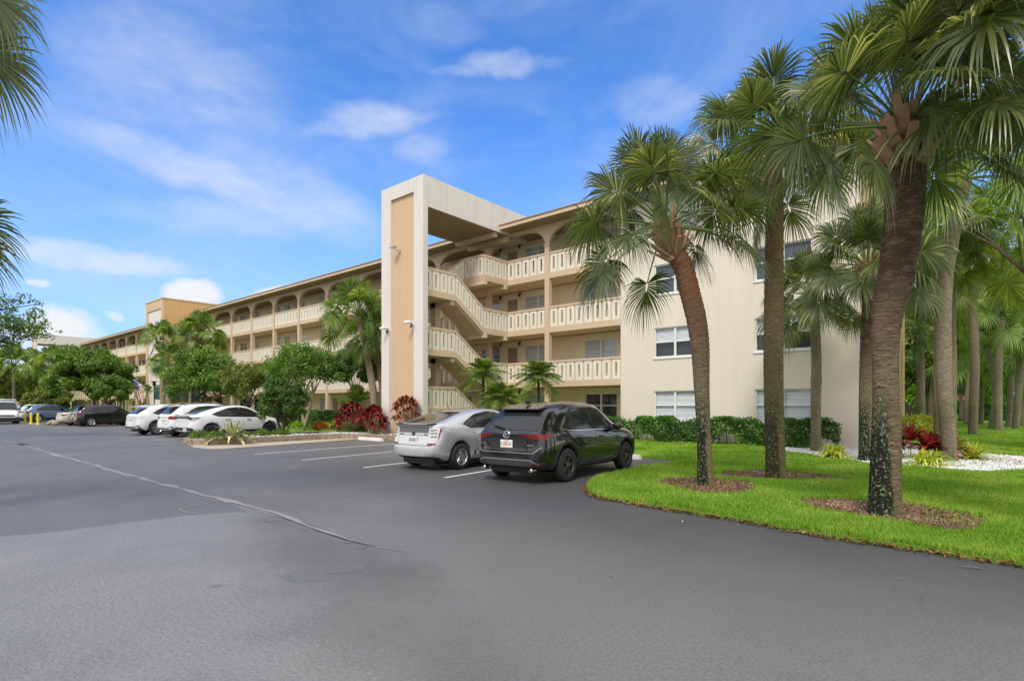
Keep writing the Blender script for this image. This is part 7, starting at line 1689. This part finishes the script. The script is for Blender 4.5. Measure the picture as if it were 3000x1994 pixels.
# ================= background on the right
bt = thing('gazebo', 'small gazebo with an orange pyramid roof far between the palm trunks', 'gazebo'); gz = G(2810, 1215); gz = Vector((gz.x * .9, gz.y * .9, 0)); bt.location = gz
mb = MB()
for a in range(6): mb.tube([(1.5 * math.cos(a * 1.047), 1.5 * math.sin(a * 1.047), 0), (1.5 * math.cos(a * 1.047), 1.5 * math.sin(a * 1.047), 2.3)], .06, 6)
mb.build('posts', M['lamp_white'], bt, world=False); mb = MB(); mb.tube([(0, 0, 2.3), (0, 0, 2.35), (0, 0, 3.25)], [2.0, 2.0, .1], 6); plain('gazebo_roof', (.22, .09, .045), .8); mb.build('roof', M['gazebo_roof'], bt, world=False)
wr = W(2920, 84); sheet('road', [(wr.x - 25, wr.y), (wr.x + 60, wr.y), (wr.x + 60, wr.y + 7), (wr.x - 25, wr.y + 7)], -.02, M['road_far'])
wb = W(2930, 118); bw = thing('far_house', 'long pale single storey building far behind the right lawn', 'building', tuple(wb)); mb = MB(); mb.box(wb.x - 14, wb.x + 30, wb.y, wb.y + 9, 0, 2.9); mb.build('wall', M['white_stucco'], bw); mb = MB(); mb.box(wb.x - 14.5, wb.x + 30.5, wb.y - .5, wb.y + 9.5, 2.9, 3.3); mb.build('roof', M['roof_edge'], bw)
bgt = [(2680, 46, 9.5, 3.6, 'tree_leaf_olive', 'olive oak with leaning trunks close behind the end wall'), (2745, 60, 12, 4.6, 'tree_leaf', 'green oak between the end wall and the tall pale palm'), (2650, 70, 15, 5.5, 'tree_leaf_olive', 'tall olive oak rising beside the building corner'),
    (2815, 54, 10.5, 4.0, 'tree_leaf_olive', 'olive oak right behind the tall pale palm'), (2885, 64, 12, 4.8, 'tree_leaf', 'green oak behind the straight far palm'), (2950, 60, 11, 4.2, 'tree_leaf_bright', 'bright green tree behind the hedge near the right edge'), (3020, 55, 11.5, 4.6, 'tree_leaf_bright', 'bright green tree cut by the right edge'),
    (2720, 92, 15, 7, 'tree_leaf_bright', 'bright tree far behind the yellow shrub'), (2840, 98, 16, 7.5, 'tree_leaf_bright', 'bright tree far behind the gazebo'), (2960, 92, 16, 7.5, 'tree_leaf_olive', 'olive tree far behind the hedge'), (2900, 80, 18, 6.5, 'tree_leaf_olive', 'highest olive tree behind the right palms'), (2780, 82, 17, 6, 'tree_leaf', 'high green tree above the gazebo roof')]
bgt = [(W(a, b).x, W(a, b).y, *c) for a, b, *c in bgt]
for i, (x, y, H, sp_, lf_, lb) in enumerate(bgt): tree('oak_tree', lb, (x, y, 0), H, sp_, 300 + i, lf_, nclump=140, nleaf=19000, lsize=.32 if H < 14 else .45, trunk_h=.26, tr=.18, cz=.62, squash=.42, fill=.35, multi=2 if i in (0, 1, 2) else 1, group='oaks behind the right lawn')
tree('oak_tree', 'fine leaved tree whose branches show against the sky at the upper right', tuple(W(3060, 17)), 10.8, 3.0, 340, 'tree_leaf_bright', nclump=70, nleaf=5000, lsize=.11, trunk_h=.5, tr=.12, cz=.82, squash=.26, fill=.3, group='oaks behind the right lawn', offx=(-.6, -.3))
# far wood as one mass
r_ = np.random.default_rng(91); C = []; Rd = []
for k in range(420): x = r_.uniform(-60, 60); C.append((x, 140 + r_.normal(0, 5), r_.uniform(1, 17))); Rd.append(3.2)
for k in range(160): C.append((-205 + r_.normal(0, 5), r_.uniform(-60, 90), r_.uniform(1, 11))); Rd.append(3.2)
V, F = leaf_cloud(C, Rd, 80000, 1.1, r_); tag(link('woodland', np_mesh('woodland', V, F), M['tree_leaf_bright']), 'far belt of trees closing the view behind the lawn and beyond the lot', 'woodland', kind='stuff')
r_ = np.random.default_rng(92); C = []; Rd = []
for k in range(330): a_ = R(r_.uniform(195, 345)) + YAW * 0; q_ = r_.uniform(40, 50); C.append((-4 + q_ * 1.5 * math.cos(a_), 2 + q_ * math.sin(a_), r_.uniform(.5, 6.5))); Rd.append(2.3)
V, F = leaf_cloud(C, Rd, 26000, .75, r_); tag(link('woodland', np_mesh('woodland', V, F), M['tree_leaf_dark']), 'belt of trees across the drive mirrored in car paint and window glass', 'woodland', kind='stuff')
# ================= yellow posts and rock island on the left
plain('yellow_paint', (.75, .58, .02), .5)
for (px, py, lb) in [(73, 1238, 'yellow post nearest the white van'), (91, 1241, 'middle yellow post of the three by the rock island'), (111, 1242, 'yellow post nearest the rocks')]:
    b = G(px, py); t = thing('bollard', lb, 'bollard', (b.x, b.y, 0), group='yellow posts'); mb = MB(); mb.tube([(0, 0, 0), (0, 0, .82), (0, 0, .90)], [.085, .085, .05], 10); mb.build('post', M['yellow_paint'], t, world=False); mb = MB(); mb.tube([(0, 0, 0), (0, 0, .05)], [.18, .15], 10); mb.build('base', M['yellow_paint'], t, world=False)
ri = [(-58.8, 9.6), (-53.2, 9.2), (-53.6, 14), (-59.2, 14)]
sheet('soil', jitter(smooth_poly(ri), .1, 2), .05, M['soil'], .06)
rr_ = np.random.default_rng(8); P_ = scatter_in(ri, 60, 4)
for i, (x, y) in enumerate(P_[:26]):
    bm = bmesh.new(); bmesh.ops.create_icosphere(bm, subdivisions=2, radius=1); s_ = rr_.uniform(.12, .26)
    for v in bm.verts: v.co = v.co * (1 + .25 * noise.noise(v.co * 1.7 + Vector((i * 3., 0, 0)))); v.co = Vector((v.co.x * s_ * 1.2, v.co.y * s_, v.co.z * s_ * .75))
    me = bpy.data.meshes.new('rock'); bm.to_mesh(me); bm.free(); o = link('rock', me, M['stone_edge'], None, loc=(x, y, .05 + s_ * .5)); tag(o, 'tan rock lying in the small rock island behind the yellow posts', 'rock', 'rocks in the small island')
